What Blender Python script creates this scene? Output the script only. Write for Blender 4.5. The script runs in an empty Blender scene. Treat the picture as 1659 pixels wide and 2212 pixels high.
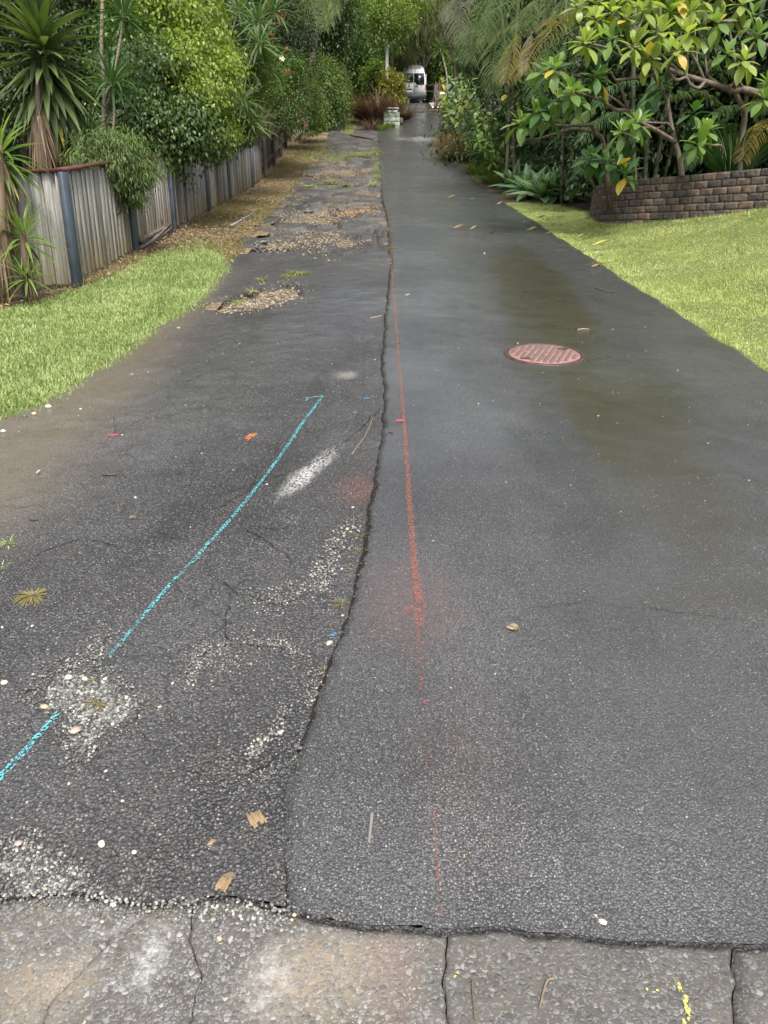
import bpy, math, numpy as np
from mathutils import Matrix, Vector

# ------------------------------------------------------------------ camera, world, sun, exposure
SC = bpy.context.scene
PITCH = math.radians(20.0)
FD = 1597.0                      # focal length in the units of a 1659 x 2212 picture
CAMZ = 1.786
cd = bpy.data.cameras.new('camera'); cam = bpy.data.objects.new('camera', cd); SC.collection.objects.link(cam)
cam.location = (0, 0, CAMZ); cam.rotation_euler = (math.radians(90) - PITCH, 0, 0)
cd.sensor_fit = 'VERTICAL'; cd.sensor_height = 24.0; cd.lens = 24.0 * FD / 2212.0
cd.clip_start = 0.05; cd.clip_end = 600
SC.camera = cam
SUN_EL, SUN_AZ = math.radians(56), math.radians(168)     # azimuth clockwise from +Y
w = bpy.data.worlds.new("World"); SC.world = w; w.use_nodes = True
wn = w.node_tree.nodes; wl = w.node_tree.links
bg = wn['Background']
sky = wn.new('ShaderNodeTexSky'); sky.sky_type = 'NISHITA'; sky.sun_disc = False
sky.sun_elevation = SUN_EL; sky.sun_rotation = SUN_AZ
sky.air_density = 1.0; sky.dust_density = 4.0; sky.ozone_density = 1.0
hs = wn.new('ShaderNodeHueSaturation'); hs.inputs['Saturation'].default_value = 0.30
wl.new(sky.outputs[0], hs.inputs['Color']); wl.new(hs.outputs[0], bg.inputs['Color'])
bg.inputs['Strength'].default_value = 0.10
sd = bpy.data.lights.new('sun', 'SUN'); sun = bpy.data.objects.new('sun', sd); SC.collection.objects.link(sun)
sd.energy = 1.5; sd.angle = math.radians(14); sd.color = (1.0, 0.95, 0.86)
sv = Vector((math.sin(SUN_AZ) * math.cos(SUN_EL), math.cos(SUN_AZ) * math.cos(SUN_EL), math.sin(SUN_EL)))
sun.rotation_euler = sv.to_track_quat('Z', 'Y').to_euler(); sun.location = (0, -10, 30)
SC.view_settings.view_transform = 'Standard'; SC.view_settings.look = 'None'
SC.view_settings.gamma = 1.0; SC.view_settings.use_curve_mapping = False
SC.view_settings.exposure = 1.6
SC.cycles.max_bounces = 6; SC.cycles.diffuse_bounces = 3; SC.cycles.glossy_bounces = 2
SC.cycles.transmission_bounces = 3; SC.cycles.transparent_max_bounces = 6

RNG = np.random.default_rng(7)
R = RNG.uniform
cp, sp = math.cos(PITCH), math.sin(PITCH)
CAM = np.array([0, 0, CAMZ])

# ------------------------------------------------------------------ ground shape and placing helpers
_ys = np.linspace(-30, 200, 4601)
def _ss(a, b, t):
    t = np.clip((t - a) / (b - a), 0, 1); return t * t * (3 - 2 * t)
_sl = 0.1334 + 0.0926 * _ss(23, 31, _ys) - 0.19 * _ss(60.5, 67, _ys)
_zz = np.concatenate([[0], np.cumsum((_sl[1:] + _sl[:-1]) / 2 * np.diff(_ys))]); _zz -= np.interp(0, _ys, _zz)
def gz(x, y):
    x = np.asarray(x, float); y = np.asarray(y, float)
    t = np.clip(x - 3.2, 0, 3.6)
    r = 0.088 * t * t * (1 - 0.75 * _ss(15.5, 19, y))
    l = 0.02 * np.clip(-x - 2.4, 0, 3)
    return np.interp(y, _ys, _zz) + r + l
def ray(px, py):
    a = (px - 829.5) / FD; b = (1106 - py) / FD
    return np.array([a, cp + b * sp, -sp + b * cp])
def PZ(px, py, Z):
    """point seen at (px, py) whose depth in front of the camera is Z metres"""
    return CAM + Z * ray(px, py)
def G(px, py):
    """where the line of sight through (px, py) meets the ground"""
    d = ray(px, py); lo, hi = 0.5, 0.5
    while hi < 120:
        hi += 0.1 if hi < 30 else 0.4
        p = CAM + d * hi
        if p[2] < gz(p[0], p[1]): break
        lo = hi
    for _ in range(24):
        m = (lo + hi) / 2; p = CAM + d * m
        if p[2] < gz(p[0], p[1]): hi = m
        else: lo = m
    return CAM + d * hi
def ground(x, y, dz=0.0): return np.array([x, y, float(gz(x, y)) + dz])

_vt = {}
def vn(x, y, scale, seed=0, octs=3):
    """value noise, about -1..1"""
    out = 0; amp = 1; tot = 0
    for o in range(octs):
        k = (seed, o)
        if k not in _vt: _vt[k] = np.random.default_rng(seed * 31 + o).uniform(-1, 1, (256, 256))
        T = _vt[k]; X = np.asarray(x) * scale * 2 ** o + 1000; Y = np.asarray(y) * scale * 2 ** o + 1000
        i = np.floor(X).astype(int); j = np.floor(Y).astype(int); f = X - i; g = Y - j
        f = f * f * (3 - 2 * f); g = g * g * (3 - 2 * g)
        a = T[i % 256, j % 256]; b = T[(i + 1) % 256, j % 256]; c = T[i % 256, (j + 1) % 256]; e = T[(i + 1) % 256, (j + 1) % 256]
        out = out + amp * ((a * (1 - f) + b * f) * (1 - g) + (c * (1 - f) + e * f) * g); tot += amp; amp *= .5
    return out / tot
def inpoly(x, y, P):
    P = np.asarray(P)[:, :2]; ins = np.zeros(np.shape(x), bool); n = len(P)
    for i in range(n):
        x1, y1 = P[i]; x2, y2 = P[(i + 1) % n]
        c = ((y1 > y) != (y2 > y)) & (x < (x2 - x1) * (y - y1) / (y2 - y1 + 1e-12) + x1)
        ins ^= c
    return ins
def polydist(x, y, P, closed=True):
    P = np.asarray(P)[:, :2]; d = np.full(np.shape(x), 1e9); n = len(P)
    for i in range(n if closed else n - 1):
        a = P[i]; b = P[(i + 1) % n]; ab = b - a
        t = np.clip(((x - a[0]) * ab[0] + (y - a[1]) * ab[1]) / (ab @ ab + 1e-12), 0, 1)
        d = np.minimum(d, np.hypot(x - a[0] - t * ab[0], y - a[1] - t * ab[1]))
    return d

# ------------------------------------------------------------------ mesh and object helpers
COL = SC.collection
def mesh(name, V, F, mats=(), smooth=False, uv=None, attr=None, midx=None):
    V = np.asarray(V, np.float32); Fs = F if isinstance(F, (list, tuple)) else [F]
    Fs = [np.asarray(f, np.int32) for f in Fs if len(f)]
    me = bpy.data.meshes.new(name)
    me.vertices.add(len(V)); me.vertices.foreach_set('co', V.ravel())
    loops = np.concatenate([f.ravel() for f in Fs]); tot = np.concatenate([np.full(len(f), f.shape[1], np.int32) for f in Fs])
    st = np.concatenate([[0], np.cumsum(tot)[:-1]]).astype(np.int32)
    me.loops.add(len(loops)); me.loops.foreach_set('vertex_index', loops)
    me.polygons.add(len(tot)); me.polygons.foreach_set('loop_start', st); me.polygons.foreach_set('loop_total', tot)
    if smooth: me.polygons.foreach_set('use_smooth', np.ones(len(tot), bool))
    for m in (mats if isinstance(mats, (list, tuple)) else [mats]): me.materials.append(m)
    if midx is not None: me.polygons.foreach_set('material_index', np.asarray(midx, np.int32))
    if uv is not None:
        l = me.uv_layers.new(name='UVMap'); l.data.foreach_set('uv', np.asarray(uv, np.float32)[loops].ravel())
    for k, a in (attr or {}).items():
        t = me.attributes.new(k, 'FLOAT', 'POINT'); t.data.foreach_set('value', np.asarray(a, np.float32))
    me.update(calc_edges=True); me.validate()
    return me
ROOT = {}
def tag(o, label, cat, group=None):
    o['label'] = label; o['category'] = cat
    if group: o['group'] = group
    return o
def thing(name, label, cat, loc, group=None, rz=0.0):
    o = bpy.data.objects.new(name, None); COL.objects.link(o); o.empty_display_size = 0.2
    o.location = [float(v) for v in loc]; o.rotation_euler = (0, 0, rz); ROOT[o.name] = np.array(loc, float)
    return tag(o, label, cat, group)
def rootloc(o):
    while o.parent: o = o.parent
    return np.array(o.location)
def put(name, me, parent=None, M=None, kind=None):
    o = bpy.data.objects.new(name, me); COL.objects.link(o)
    if parent is not None: o.parent = parent
    if M is not None: o.matrix_basis = M
    if kind: o['kind'] = kind
    return o
def part(name, V, F, mat, parent, smooth=False, kind=None, **k):
    """V in world coordinates; the thing only has a translation"""
    return put(name, mesh(name, np.asarray(V) - rootloc(parent), F, mat, smooth, **k), parent, kind=kind)
def solo(name, V, F, mat, base, label, cat, group=None, smooth=False, **k):
    o = put(name, mesh(name, np.asarray(V) - np.asarray(base), F, mat, smooth, **k)); o.location = [float(v) for v in base]
    return tag(o, label, cat, group)
def struct(name, V, F, mat, kind='structure', **k): return put(name, mesh(name, V, F, mat, **k), kind=kind)
def M4(Rm, p, s=1.0):
    m = np.eye(4); m[:3, :3] = np.asarray(Rm) * np.asarray(s); m[:3, 3] = p
    return Matrix(m.tolist())

class MB:
    def __init__(s): s.V = []; s.F3 = []; s.F4 = []; s.n = 0
    def add(s, V, F):
        V = np.asarray(V, float); s.V.append(V)
        for f in (F if isinstance(F, (list, tuple)) and len(F) and isinstance(F[0], np.ndarray) else [np.asarray(F)]):
            if len(f): (s.F3 if f.shape[1] == 3 else s.F4).append(f + s.n)
        s.n += len(V); return s
    def get(s):
        return np.concatenate(s.V), [np.concatenate(f) for f in (s.F3, s.F4) if f]
def box(c, size, Rm=None):
    h = np.array(size) / 2
    V = np.array([[x, y, z] for x in (-1, 1) for y in (-1, 1) for z in (-1, 1)]) * h
    if Rm is not None: V = V @ np.asarray(Rm).T
    F = np.array([[0, 1, 3, 2], [4, 6, 7, 5], [0, 4, 5, 1], [2, 3, 7, 6], [0, 2, 6, 4], [1, 5, 7, 3]])
    return V + np.array(c), F
def bevbox(c, size, b, Rm=None):
    """box with chamfered edges"""
    h = np.array(size) / 2; V = []
    idx = {}
    for x in (-1, 1):
        for y in (-1, 1):
            for z in (-1, 1):
                s = np.array([x, y, z]); 
                for a in range(3):
                    p = s * h - s * b; p[a] = s[a] * h[a]; idx[(x, y, z, a)] = len(V); V.append(p)
    V = np.array(V); F4 = []; F3 = []
    for a in range(3):
        for s in (-1, 1):
            o = [i for i in range(3) if i != a]; q = []
            for u, v in ((-1, -1), (1, -1), (1, 1), (-1, 1)):
                k = [0, 0, 0]; k[a] = s; k[o[0]] = u; k[o[1]] = v; q.append(idx[(*k, a)])
            F4.append(q)
    for a in range(3):
        o = [i for i in range(3) if i != a]
        for u in (-1, 1):
            for v in (-1, 1):
                k0 = [0, 0, 0]; k0[o[0]] = u; k0[o[1]] = v; k1 = list(k0); k0[a] = -1; k1[a] = 1
                F4.append([idx[(*k0, o[0])], idx[(*k1, o[0])], idx[(*k1, o[1])], idx[(*k0, o[1])]])
    for x in (-1, 1):
        for y in (-1, 1):
            for z in (-1, 1): F3.append([idx[(x, y, z, a)] for a in range(3)])
    F4 = np.array(F4); F3 = np.array(F3)
    def fix(F):
        c3 = V[F].mean(1); n = np.cross(V[F[:, 1]] - V[F[:, 0]], V[F[:, 2]] - V[F[:, 0]])
        fl = (n * c3).sum(1) < 0; F[fl] = F[fl][:, ::-1]; return F
    F4 = fix(F4); F3 = fix(F3)
    if Rm is not None: V = V @ np.asarray(Rm).T
    return V + np.array(c), [F3, F4]
def nrm(v): v = np.asarray(v, float); return v / (np.linalg.norm(v, axis=-1, keepdims=True) + 1e-12)
def tube(P, rad, n=7, cap=True, jitter=0.0):
    P = np.asarray(P, float); m = len(P); rad = np.broadcast_to(np.asarray(rad, float), (m,)) if np.ndim(rad) else np.full(m, float(rad))
    T = np.gradient(P, axis=0); T = nrm(T); u = np.array([0.31, 0.87, 0.13]); A = nrm(np.cross(T, u)); Bv = np.cross(T, A)
    an = np.linspace(0, 2 * np.pi, n, endpoint=False)
    V = P[:, None, :] + rad[:, None, None] * (np.cos(an)[None, :, None] * A[:, None, :] + np.sin(an)[None, :, None] * Bv[:, None, :])
    if jitter: V = V + RNG.normal(0, jitter, V.shape)
    V = V.reshape(-1, 3)
    i = np.arange(m - 1)[:, None] * n; j = np.arange(n)[None, :]; k = (j + 1) % n
    F = np.stack([i + j, i + k, i + n + k, i + n + j], -1).reshape(-1, 4)
    Fs = [F]
    if cap:
        V = np.vstack([V, P[:1], P[-1:]]); c0, c1 = m * n, m * n + 1; j = np.arange(n); k = (j + 1) % n
        Fs = [np.concatenate([np.stack([np.full(n, c0), k, j], -1), np.stack([np.full(n, c1), (m - 1) * n + j, (m - 1) * n + k], -1)]), F]
    return V, Fs
def spline(P, n):
    """smooth curve through points (Catmull-Rom)"""
    P = np.asarray(P, float)
    if len(P) < 3: return P[0] + (P[-1] - P[0]) * np.linspace(0, 1, n)[:, None]
    Q = np.vstack([2 * P[0] - P[1], P, 2 * P[-1] - P[-2]]); t = np.linspace(0, len(P) - 1 - 1e-9, n); i = t.astype(int); f = (t - i)[:, None]
    a, b, c, d = Q[i], Q[i + 1], Q[i + 2], Q[i + 3]
    return 0.5 * (2 * b + (c - a) * f + (2 * a - 5 * b + 4 * c - d) * f ** 2 + (3 * b - a - 3 * c + d) * f ** 3)
def frames(D, U):
    D = nrm(D); S = np.cross(D, U); S = nrm(S + 1e-6); Nn = np.cross(S, D)
    return np.stack([S, D, Nn], -1)
def merge(t, Rm, P, S):
    V, F = t; N = len(P); S = np.asarray(S, float); S = S[:, None] * np.ones(3) if S.ndim == 1 else S
    W = np.einsum('nij,nvj->nvi', Rm, V[None] * S[:, None, :]) + P[:, None, :]
    Fs = F if isinstance(F, list) else [F]
    off = (np.arange(N) * len(V))[:, None, None]
    return W.reshape(-1, 3), [(f[None] + off).reshape(-1, f.shape[1]) for f in Fs]
def leaf_t(n=4, W=0.25, fold=0.25, droop=0.15, wmax=0.45, tip=0.02, base=0.03, wave=0.0):
    """unit-length leaf along +Y, face up +Z; midrib folded, tip drooping"""
    t = np.linspace(0, 1, n + 1)
    wd = np.where(t < wmax, base + (1 - base) * np.sin(np.clip(t / wmax, 0, 1) * np.pi / 2), tip + (1 - tip) * np.cos(np.clip((t - wmax) / (1 - wmax), 0, 1) * np.pi / 2)) * W / 2
    th = droop * t * t; y = t * np.cos(th * .6); z = -droop * t * t + wave * np.sin(t * 9)
    V = np.zeros((n + 1, 3, 3)); V[:, 0] = np.stack([-wd, y, z + fold * wd], -1); V[:, 1] = np.stack([0 * t, y, z], -1); V[:, 2] = np.stack([wd, y, z + fold * wd], -1)
    V = V.reshape(-1, 3); F = []
    for i in range(n):
        a = i * 3; F += [[a, a + 1, a + 4, a + 3], [a + 1, a + 2, a + 5, a + 4]]
    return V, np.array(F)
DIAMOND = (np.array([[0, 0, 0], [-.5, .45, .06], [0, 1, -.12], [.5, .45, .06], [0, .45, -.03]]) , np.array([[0, 4, 1], [0, 3, 4], [4, 2, 1], [4, 3, 2]]))
BLADE = (np.array([[-.5, 0, 0], [.5, 0, 0], [-.42, .55, .12], [.42, .55, .12], [0, 1, -.05]]), [np.array([[2, 3, 4]]), np.array([[0, 1, 3, 2]])])
def rand_dirs(n):
    v = RNG.normal(size=(n, 3)); return nrm(v)
def pebble_t(seed, flat=.65):
    r = np.random.default_rng(seed)
    ph = (1 + 5 ** .5) / 2
    V = nrm(np.array([[-1, ph, 0], [1, ph, 0], [-1, -ph, 0], [1, -ph, 0], [0, -1, ph], [0, 1, ph], [0, -1, -ph], [0, 1, -ph], [ph, 0, -1], [ph, 0, 1], [-ph, 0, -1], [-ph, 0, 1]]))
    F = np.array([[0, 11, 5], [0, 5, 1], [0, 1, 7], [0, 7, 10], [0, 10, 11], [1, 5, 9], [5, 11, 4], [11, 10, 2], [10, 7, 6], [7, 1, 8], [3, 9, 4], [3, 4, 2], [3, 2, 6], [3, 6, 8], [3, 8, 9], [4, 9, 5], [2, 4, 11], [6, 2, 10], [8, 6, 7], [9, 8, 1]])
    V = V * r.uniform(.72, 1.15, (12, 1)) * np.array([1, r.uniform(.6, .95), flat]) * .5
    return V, F
PEB = [pebble_t(i, f) for i, f in enumerate((.5, .6, .7, .8, .55, .65))]
def rotz(a):
    c, s = np.cos(a), np.sin(a); z = np.zeros_like(c); o = z + 1
    return np.stack([np.stack([c, -s, z], -1), np.stack([s, c, z], -1), np.stack([z, z, o], -1)], -2)
def pebbles(P, S, tilt=.4):
    """joined real stones"""
    mb = MB(); k = RNG.integers(0, len(PEB), len(P))
    for i in range(len(PEB)):
        q = k == i
        if not q.any(): continue
        n = q.sum(); Rm = frames(np.stack([np.cos(a := R(0, 6.28, n)), np.sin(a), R(-tilt, tilt, n)], -1), np.stack([R(-tilt, tilt, n), R(-tilt, tilt, n), np.ones(n)], -1))
        mb.add(*merge(PEB[i], Rm, P[q], S[q]))
    return mb.get()

# ------------------------------------------------------------------ material helpers
class NB:
    def __init__(s, name):
        s.m = bpy.data.materials.new(name); s.m.use_nodes = True; s.t = s.m.node_tree; s.t.nodes.clear()
        s.out = s.t.nodes.new('ShaderNodeOutputMaterial')
    def n(s, typ, ins=None, **props):
        x = s.t.nodes.new(typ)
        for k, v in props.items(): setattr(x, k, v)
        for k, v in (ins or {}).items():
            if v is None: continue
            if isinstance(v, bpy.types.NodeSocket): s.t.links.new(v, x.inputs[k])
            else: x.inputs[k].default_value = v
        return x
    def pos(s): 
        if not hasattr(s, '_p'): s._p = s.n('ShaderNodeNewGeometry').outputs['Position']
        return s._p
    def obj(s): return s.n('ShaderNodeTexCoord').outputs['Object']
    def math(s, op, a, b=None, c=None, clamp=False):
        x = s.n('ShaderNodeMath', operation=op, use_clamp=clamp)
        for i, v in enumerate((a, b, c)):
            if v is None: continue
            if isinstance(v, bpy.types.NodeSocket): s.t.links.new(v, x.inputs[i])
            else: x.inputs[i].default_value = v
        return x.outputs[0]
    def mapr(s, v, a, b, c=0.0, d=1.0, smooth=True):
        return s.n('ShaderNodeMapRange', {0: v, 1: a, 2: b, 3: c, 4: d}, interpolation_type='SMOOTHSTEP' if smooth else 'LINEAR').outputs[0]
    def mix(s, f, a, b, blend='MIX'):
        x = s.n('ShaderNodeMix', {0: f}, data_type='RGBA', blend_type=blend)
        for i, v in ((6, a), (7, b)):
            if isinstance(v, bpy.types.NodeSocket): s.t.links.new(v, x.inputs[i])
            else: x.inputs[i].default_value = (*v, 1) if len(v) == 3 else v
        return x.outputs[2]
    def noise(s, vec, scale, detail=4, rough=.55, out=0, dist=0.0):
        return s.n('ShaderNodeTexNoise', {'Vector': vec, 'Scale': scale, 'Detail': detail, 'Roughness': rough, 'Distortion': dist}).outputs[out]
    def vor(s, vec, scale, feature='F1', rnd=1.0):
        return s.n('ShaderNodeTexVoronoi', {'Vector': vec, 'Scale': scale, 'Randomness': rnd}, feature=feature)
    def xyz(s, v):
        x = s.n('ShaderNodeSeparateXYZ', {0: v}); return x.outputs
    def scalev(s, v, sc): return s.n('ShaderNodeMapping', {'Vector': v, 'Scale': sc}).outputs[0]
    def ramp(s, f, stops):
        x = s.n('ShaderNodeValToRGB', {0: f}); e = x.color_ramp.elements
        while len(e) < len(stops): e.new(0.5)
        for i, (p, c) in enumerate(stops): e[i].position = p; e[i].color = (*c, 1)
        return x.outputs[0]
    def bump(s, h, strength=.5, dist=.01, normal=None):
        return s.n('ShaderNodeBump', {'Height': h, 'Strength': strength, 'Distance': dist, 'Normal': normal}).outputs[0]
    def pbr(s, col, rough=.6, spec=.5, normal=None, metal=0.0, **kw):
        ins = {'Base Color': col if isinstance(col, bpy.types.NodeSocket) else (*col, 1), 'Roughness': rough, 'Specular IOR Level': spec, 'Metallic': metal, 'Normal': normal}
        ins.update(kw)
        return s.n('ShaderNodeBsdfPrincipled', ins).outputs[0]
    def done(s, sh):
        s.t.links.new(sh, s.out.inputs[0]); return s.m
    def rnd(s):
        a = s.n('ShaderNodeNewGeometry').outputs['Random Per Island']; b = s.n('ShaderNodeObjectInfo').outputs['Random']
        return s.math('FRACT', s.math('ADD', a, b))
    def blob(s, cx, cy, rx, ry, ang=0.0, edge=.5, nz=None, amt=.6):
        """0..1 patch on the ground at (cx, cy), radii rx, ry, turned by ang"""
        x, y, _ = s.xyz(s.pos()); dx = s.math('SUBTRACT', x, cx); dy = s.math('SUBTRACT', y, cy); c, sn = math.cos(ang), math.sin(ang)
        u = s.math('DIVIDE', s.math('ADD', s.math('MULTIPLY', dx, c), s.math('MULTIPLY', dy, sn)), rx)
        v = s.math('DIVIDE', s.math('SUBTRACT', s.math('MULTIPLY', dy, c), s.math('MULTIPLY', dx, sn)), ry)
        d = s.math('SQRT', s.math('ADD', s.math('MULTIPLY', u, u), s.math('MULTIPLY', v, v)))
        if nz is not None: d = s.math('ADD', d, s.math('MULTIPLY', s.math('SUBTRACT', nz, .5), amt))
        return s.mapr(d, 1.0, edge, 0, 1)

def leaf_mat(name, cols, rough=.45, trans=.35, spec=.4, tipcol=None, midrib=None, hue=.0):
    """cols: colour stops over the random leaf number"""
    b = NB(name); r = b.rnd(); st = [(i / max(1, len(cols) - 1), c) for i, c in enumerate(cols)]
    col = b.ramp(r, st)
    nz = b.noise(b.obj(), 3.0, 3); col = b.mix(b.mapr(nz, .3, .7, 0, .35), col, (col_dark := tuple(v * .55 for v in cols[0])), 'MIX')
    if tipcol is not None:
        y = b.xyz(b.obj())[1]; col = b.mix(b.mapr(b.math('ADD', y, b.math('MULTIPLY', b.math('SUBTRACT', nz, .5), .3)), .55, .95, 0, 1), col, tipcol)
    if midrib is not None:
        x = b.math('ABSOLUTE', b.xyz(b.obj())[0]); col = b.mix(b.mapr(x, .006, .016, .7, 0), col, midrib)
    p = b.pbr(col, rough, spec)
    tcol = b.mix(.5, col, (.6, .75, .12), 'MULTIPLY'); tcol = b.mix(1.0, tcol, (1.9, 1.9, 1.2), 'MULTIPLY')
    tr = b.n('ShaderNodeBsdfTranslucent', {'Color': tcol}).outputs[0]
    return b.done(b.n('ShaderNodeMixShader', {0: trans, 1: p, 2: tr}).outputs[0])
def plain(name, col, rough=.6, spec=.5, metal=0.0, var=.15, scale=6.0, bump=0.0, bscale=40.0, **kw):
    b = NB(name); v = b.obj(); nz = b.noise(v, scale, 5); c = b.mix(b.mapr(nz, .3, .7), tuple(x * (1 - var) for x in col), tuple(min(1, x * (1 + var)) for x in col))
    nm = b.bump(b.noise(v, bscale, 4), bump, .01) if bump else None
    return b.done(b.pbr(c, rough, spec, nm, metal, **kw))
def bark(name, c0, c1, scale=14, rings=False):
    b = NB(name); v = b.scalev(b.obj(), (1, 1, 6.0 if rings else .25)); nz = b.noise(v, scale, 6, .65)
    return b.done(b.pbr(b.mix(b.mapr(nz, .32, .68), c0, c1), .85, .25, b.bump(nz, .7, .02)))

# ------------------------------------------------------------------ ground materials
def asphalt(name, new):
    b = NB(name); p = b.pos(); x, y, z = b.xyz(p)
    big = b.noise(p, .55, 5, .6); mid = b.noise(p, 4.0, 6, .65); fine = b.noise(p, 60, 4, .6)
    s1 = 128 if new else 92
    v1 = b.vor(p, s1); v2 = b.vor(p, s1 * 1.9)
    r1 = b.xyz(v1.outputs['Color'])[0]; r2 = b.xyz(v2.outputs['Color'])[1]
    if new: base = b.mix(b.mapr(big, .3, .7), (.034, .033, .034), (.074, .072, .072))
    else: base = b.mix(b.mapr(big, .3, .7), (.028, .026, .026), (.066, .061, .060))
    base = b.mix(b.math('MULTIPLY', b.mapr(mid, .35, .65), .5), base, (.036, .035, .036))
    base = b.mix(b.mapr(v1.outputs['Distance'], .46, .70, 0, .7), base, (.012, .012, .012))
    damp = b.mapr(b.noise(b.scalev(p, (1.3, .7, 1)), 1.0, 6, .68), .50, .64); damp = b.math('MULTIPLY', damp, .38 if new else .55); base = b.mix(damp, base, (.017, .016, .017))
    stone = b.ramp(r1, [(0, (.06, .06, .06)), (.5, (.09, .089, .089)), (.8, (.14, .139, .138)), (.94, (.20, .198, .19)), (1, (.32, .31, .29))])
    grit = b.ramp(r2, [(0, (.03, .03, .03)), (.75, (.06, .06, .06)), (.95, (.12, .118, .115)), (1, (.28, .27, .25))])
    m1 = b.math('MULTIPLY', b.mapr(v1.outputs['Distance'], .42, .22), b.mapr(b.math('ADD', r1, b.math('MULTIPLY', mid, .3)), .62 if new else .55, .85, 0, .85))
    m2 = b.math('MULTIPLY', b.mapr(v2.outputs['Distance'], .45, .2), b.mapr(r2, .72, .9, 0, .8))
    col = b.mix(m2, base, grit); col = b.mix(m1, col, stone)
    rough = b.math('SUBTRACT', b.mapr(mid, .3, .7, .34 if new else .42, .50 if new else .62), b.math('MULTIPLY', damp, .25))
    if new:
        # olive brown patches along the lane and round the cover, and a red dust by the sprayed line
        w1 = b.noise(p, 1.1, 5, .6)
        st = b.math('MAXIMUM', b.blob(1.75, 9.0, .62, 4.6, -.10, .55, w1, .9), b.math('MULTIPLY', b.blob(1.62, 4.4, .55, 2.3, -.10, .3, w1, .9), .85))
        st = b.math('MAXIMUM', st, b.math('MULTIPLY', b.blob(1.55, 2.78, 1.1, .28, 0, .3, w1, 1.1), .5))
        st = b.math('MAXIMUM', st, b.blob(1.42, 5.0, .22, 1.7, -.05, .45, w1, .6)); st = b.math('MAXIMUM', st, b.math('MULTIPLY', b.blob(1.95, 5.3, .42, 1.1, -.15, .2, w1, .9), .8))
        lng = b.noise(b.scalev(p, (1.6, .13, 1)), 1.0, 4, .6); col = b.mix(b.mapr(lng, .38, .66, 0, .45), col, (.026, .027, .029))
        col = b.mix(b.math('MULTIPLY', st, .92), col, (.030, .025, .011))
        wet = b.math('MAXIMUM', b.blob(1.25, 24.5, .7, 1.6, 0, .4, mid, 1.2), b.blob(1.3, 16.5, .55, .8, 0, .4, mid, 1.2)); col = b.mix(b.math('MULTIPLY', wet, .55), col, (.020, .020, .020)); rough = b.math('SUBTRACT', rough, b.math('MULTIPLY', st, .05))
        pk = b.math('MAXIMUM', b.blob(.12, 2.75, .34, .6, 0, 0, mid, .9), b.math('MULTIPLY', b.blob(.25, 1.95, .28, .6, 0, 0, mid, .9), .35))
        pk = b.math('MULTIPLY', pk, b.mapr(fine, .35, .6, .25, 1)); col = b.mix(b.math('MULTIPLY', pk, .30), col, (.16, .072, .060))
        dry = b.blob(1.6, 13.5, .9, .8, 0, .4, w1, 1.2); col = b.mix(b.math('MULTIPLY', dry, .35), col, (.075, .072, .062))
        silt = b.blob(1.9, 39.6, 1.7, 1.3, -.15, .2, b.noise(b.scalev(p, (1, .6, 1)), 1.8, 5, .75), 2.6)  # pale sky reflection on the wet far lane, put into the colour
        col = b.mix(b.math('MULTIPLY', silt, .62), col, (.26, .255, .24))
    else:
        # tan silt along the lawn, pale salts by the crack, dirt where the surface has gone
        w1 = b.noise(p, 1.4, 5, .6)
        e = b.math('SUBTRACT', b.math('ADD', x, b.math('MULTIPLY', y, .035)), b.math('MULTIPLY', w1, .5))
        sl = b.math('MULTIPLY', b.mapr(e, -1.55, -2.25), b.mapr(y, 12, 9.5))
        sl = b.math('MULTIPLY', sl, b.mapr(y, 2.9, 3.8))
        col = b.mix(b.math('MULTIPLY', sl, .62), col, (.13, .105, .065))
        bl = b.blob(-.40, 8.4, .55, 2.3, 0, .1, w1, .8); col = b.mix(b.math('MULTIPLY', bl, .45), col, (.040, .041, .060))  # bluish sheen of the wet surface, painted as a tint
        strk = b.noise(b.scalev(p, (22, 7, 1)), 1.0, 5, .7)
        wh = b.blob(-.44, 4.08, .09, .50, -.36, .15, strk, 1.1)
        wh = b.math('MULTIPLY', wh, b.mapr(b.math('ADD', b.math('MULTIPLY', v1.outputs['Distance'], -.5), fine), .08, .38, .1, 1)); col = b.mix(b.math('MULTIPLY', wh, .85), col, (.50, .49, .47))
        wh2 = b.blob(-.3, 5.95, .15, .14, 0, .1, strk, 1.2); col = b.mix(b.math('MULTIPLY', wh2, .35), col, (.36, .33, .29))
        rd = b.blob(-.14, 3.85, .2, .28, 0, .1, mid, .9); col = b.mix(b.math('MULTIPLY', b.math('MULTIPLY', rd, b.mapr(fine, .35, .6, .2, 1)), .32), col, (.20, .065, .055))
        far = b.math('MULTIPLY', b.mapr(y, 11.5, 17), b.mapr(w1, .42, .62)); col = b.mix(b.math('MULTIPLY', far, .5), col, (.15, .13, .10))
        wq = b.n('ShaderNodeVectorMath', {0: p}, operation='ADD'); b.t.links.new(b.n('ShaderNodeVectorMath', {0: b.noise(p, 5.5, 5, .7, out=1), 1: (.22, .22, 0)}, operation='MULTIPLY').outputs[0], wq.inputs[1])
        ck = b.math('MULTIPLY', b.mapr(b.vor(wq.outputs[0], 2.6, 'DISTANCE_TO_EDGE').outputs['Distance'], .016, .003), b.mapr(b.noise(p, 1.1, 4, .6), .48, .62)); col = b.mix(b.math('MULTIPLY', ck, .50), col, (.014, .012, .011))
        h = b.n('ShaderNodeAttribute', attribute_name='hole').outputs['Fac']
        gs = b.vor(p, 42); gc = b.ramp(b.xyz(gs.outputs['Color'])[0], [(0, (.05, .036, .024)), (.4, (.11, .078, .046)), (.75, (.18, .135, .085)), (1, (.29, .25, .19))]); gc = b.mix(b.mapr(y, 4.5, 3.5), gc, (.05, .045, .04))
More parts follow.
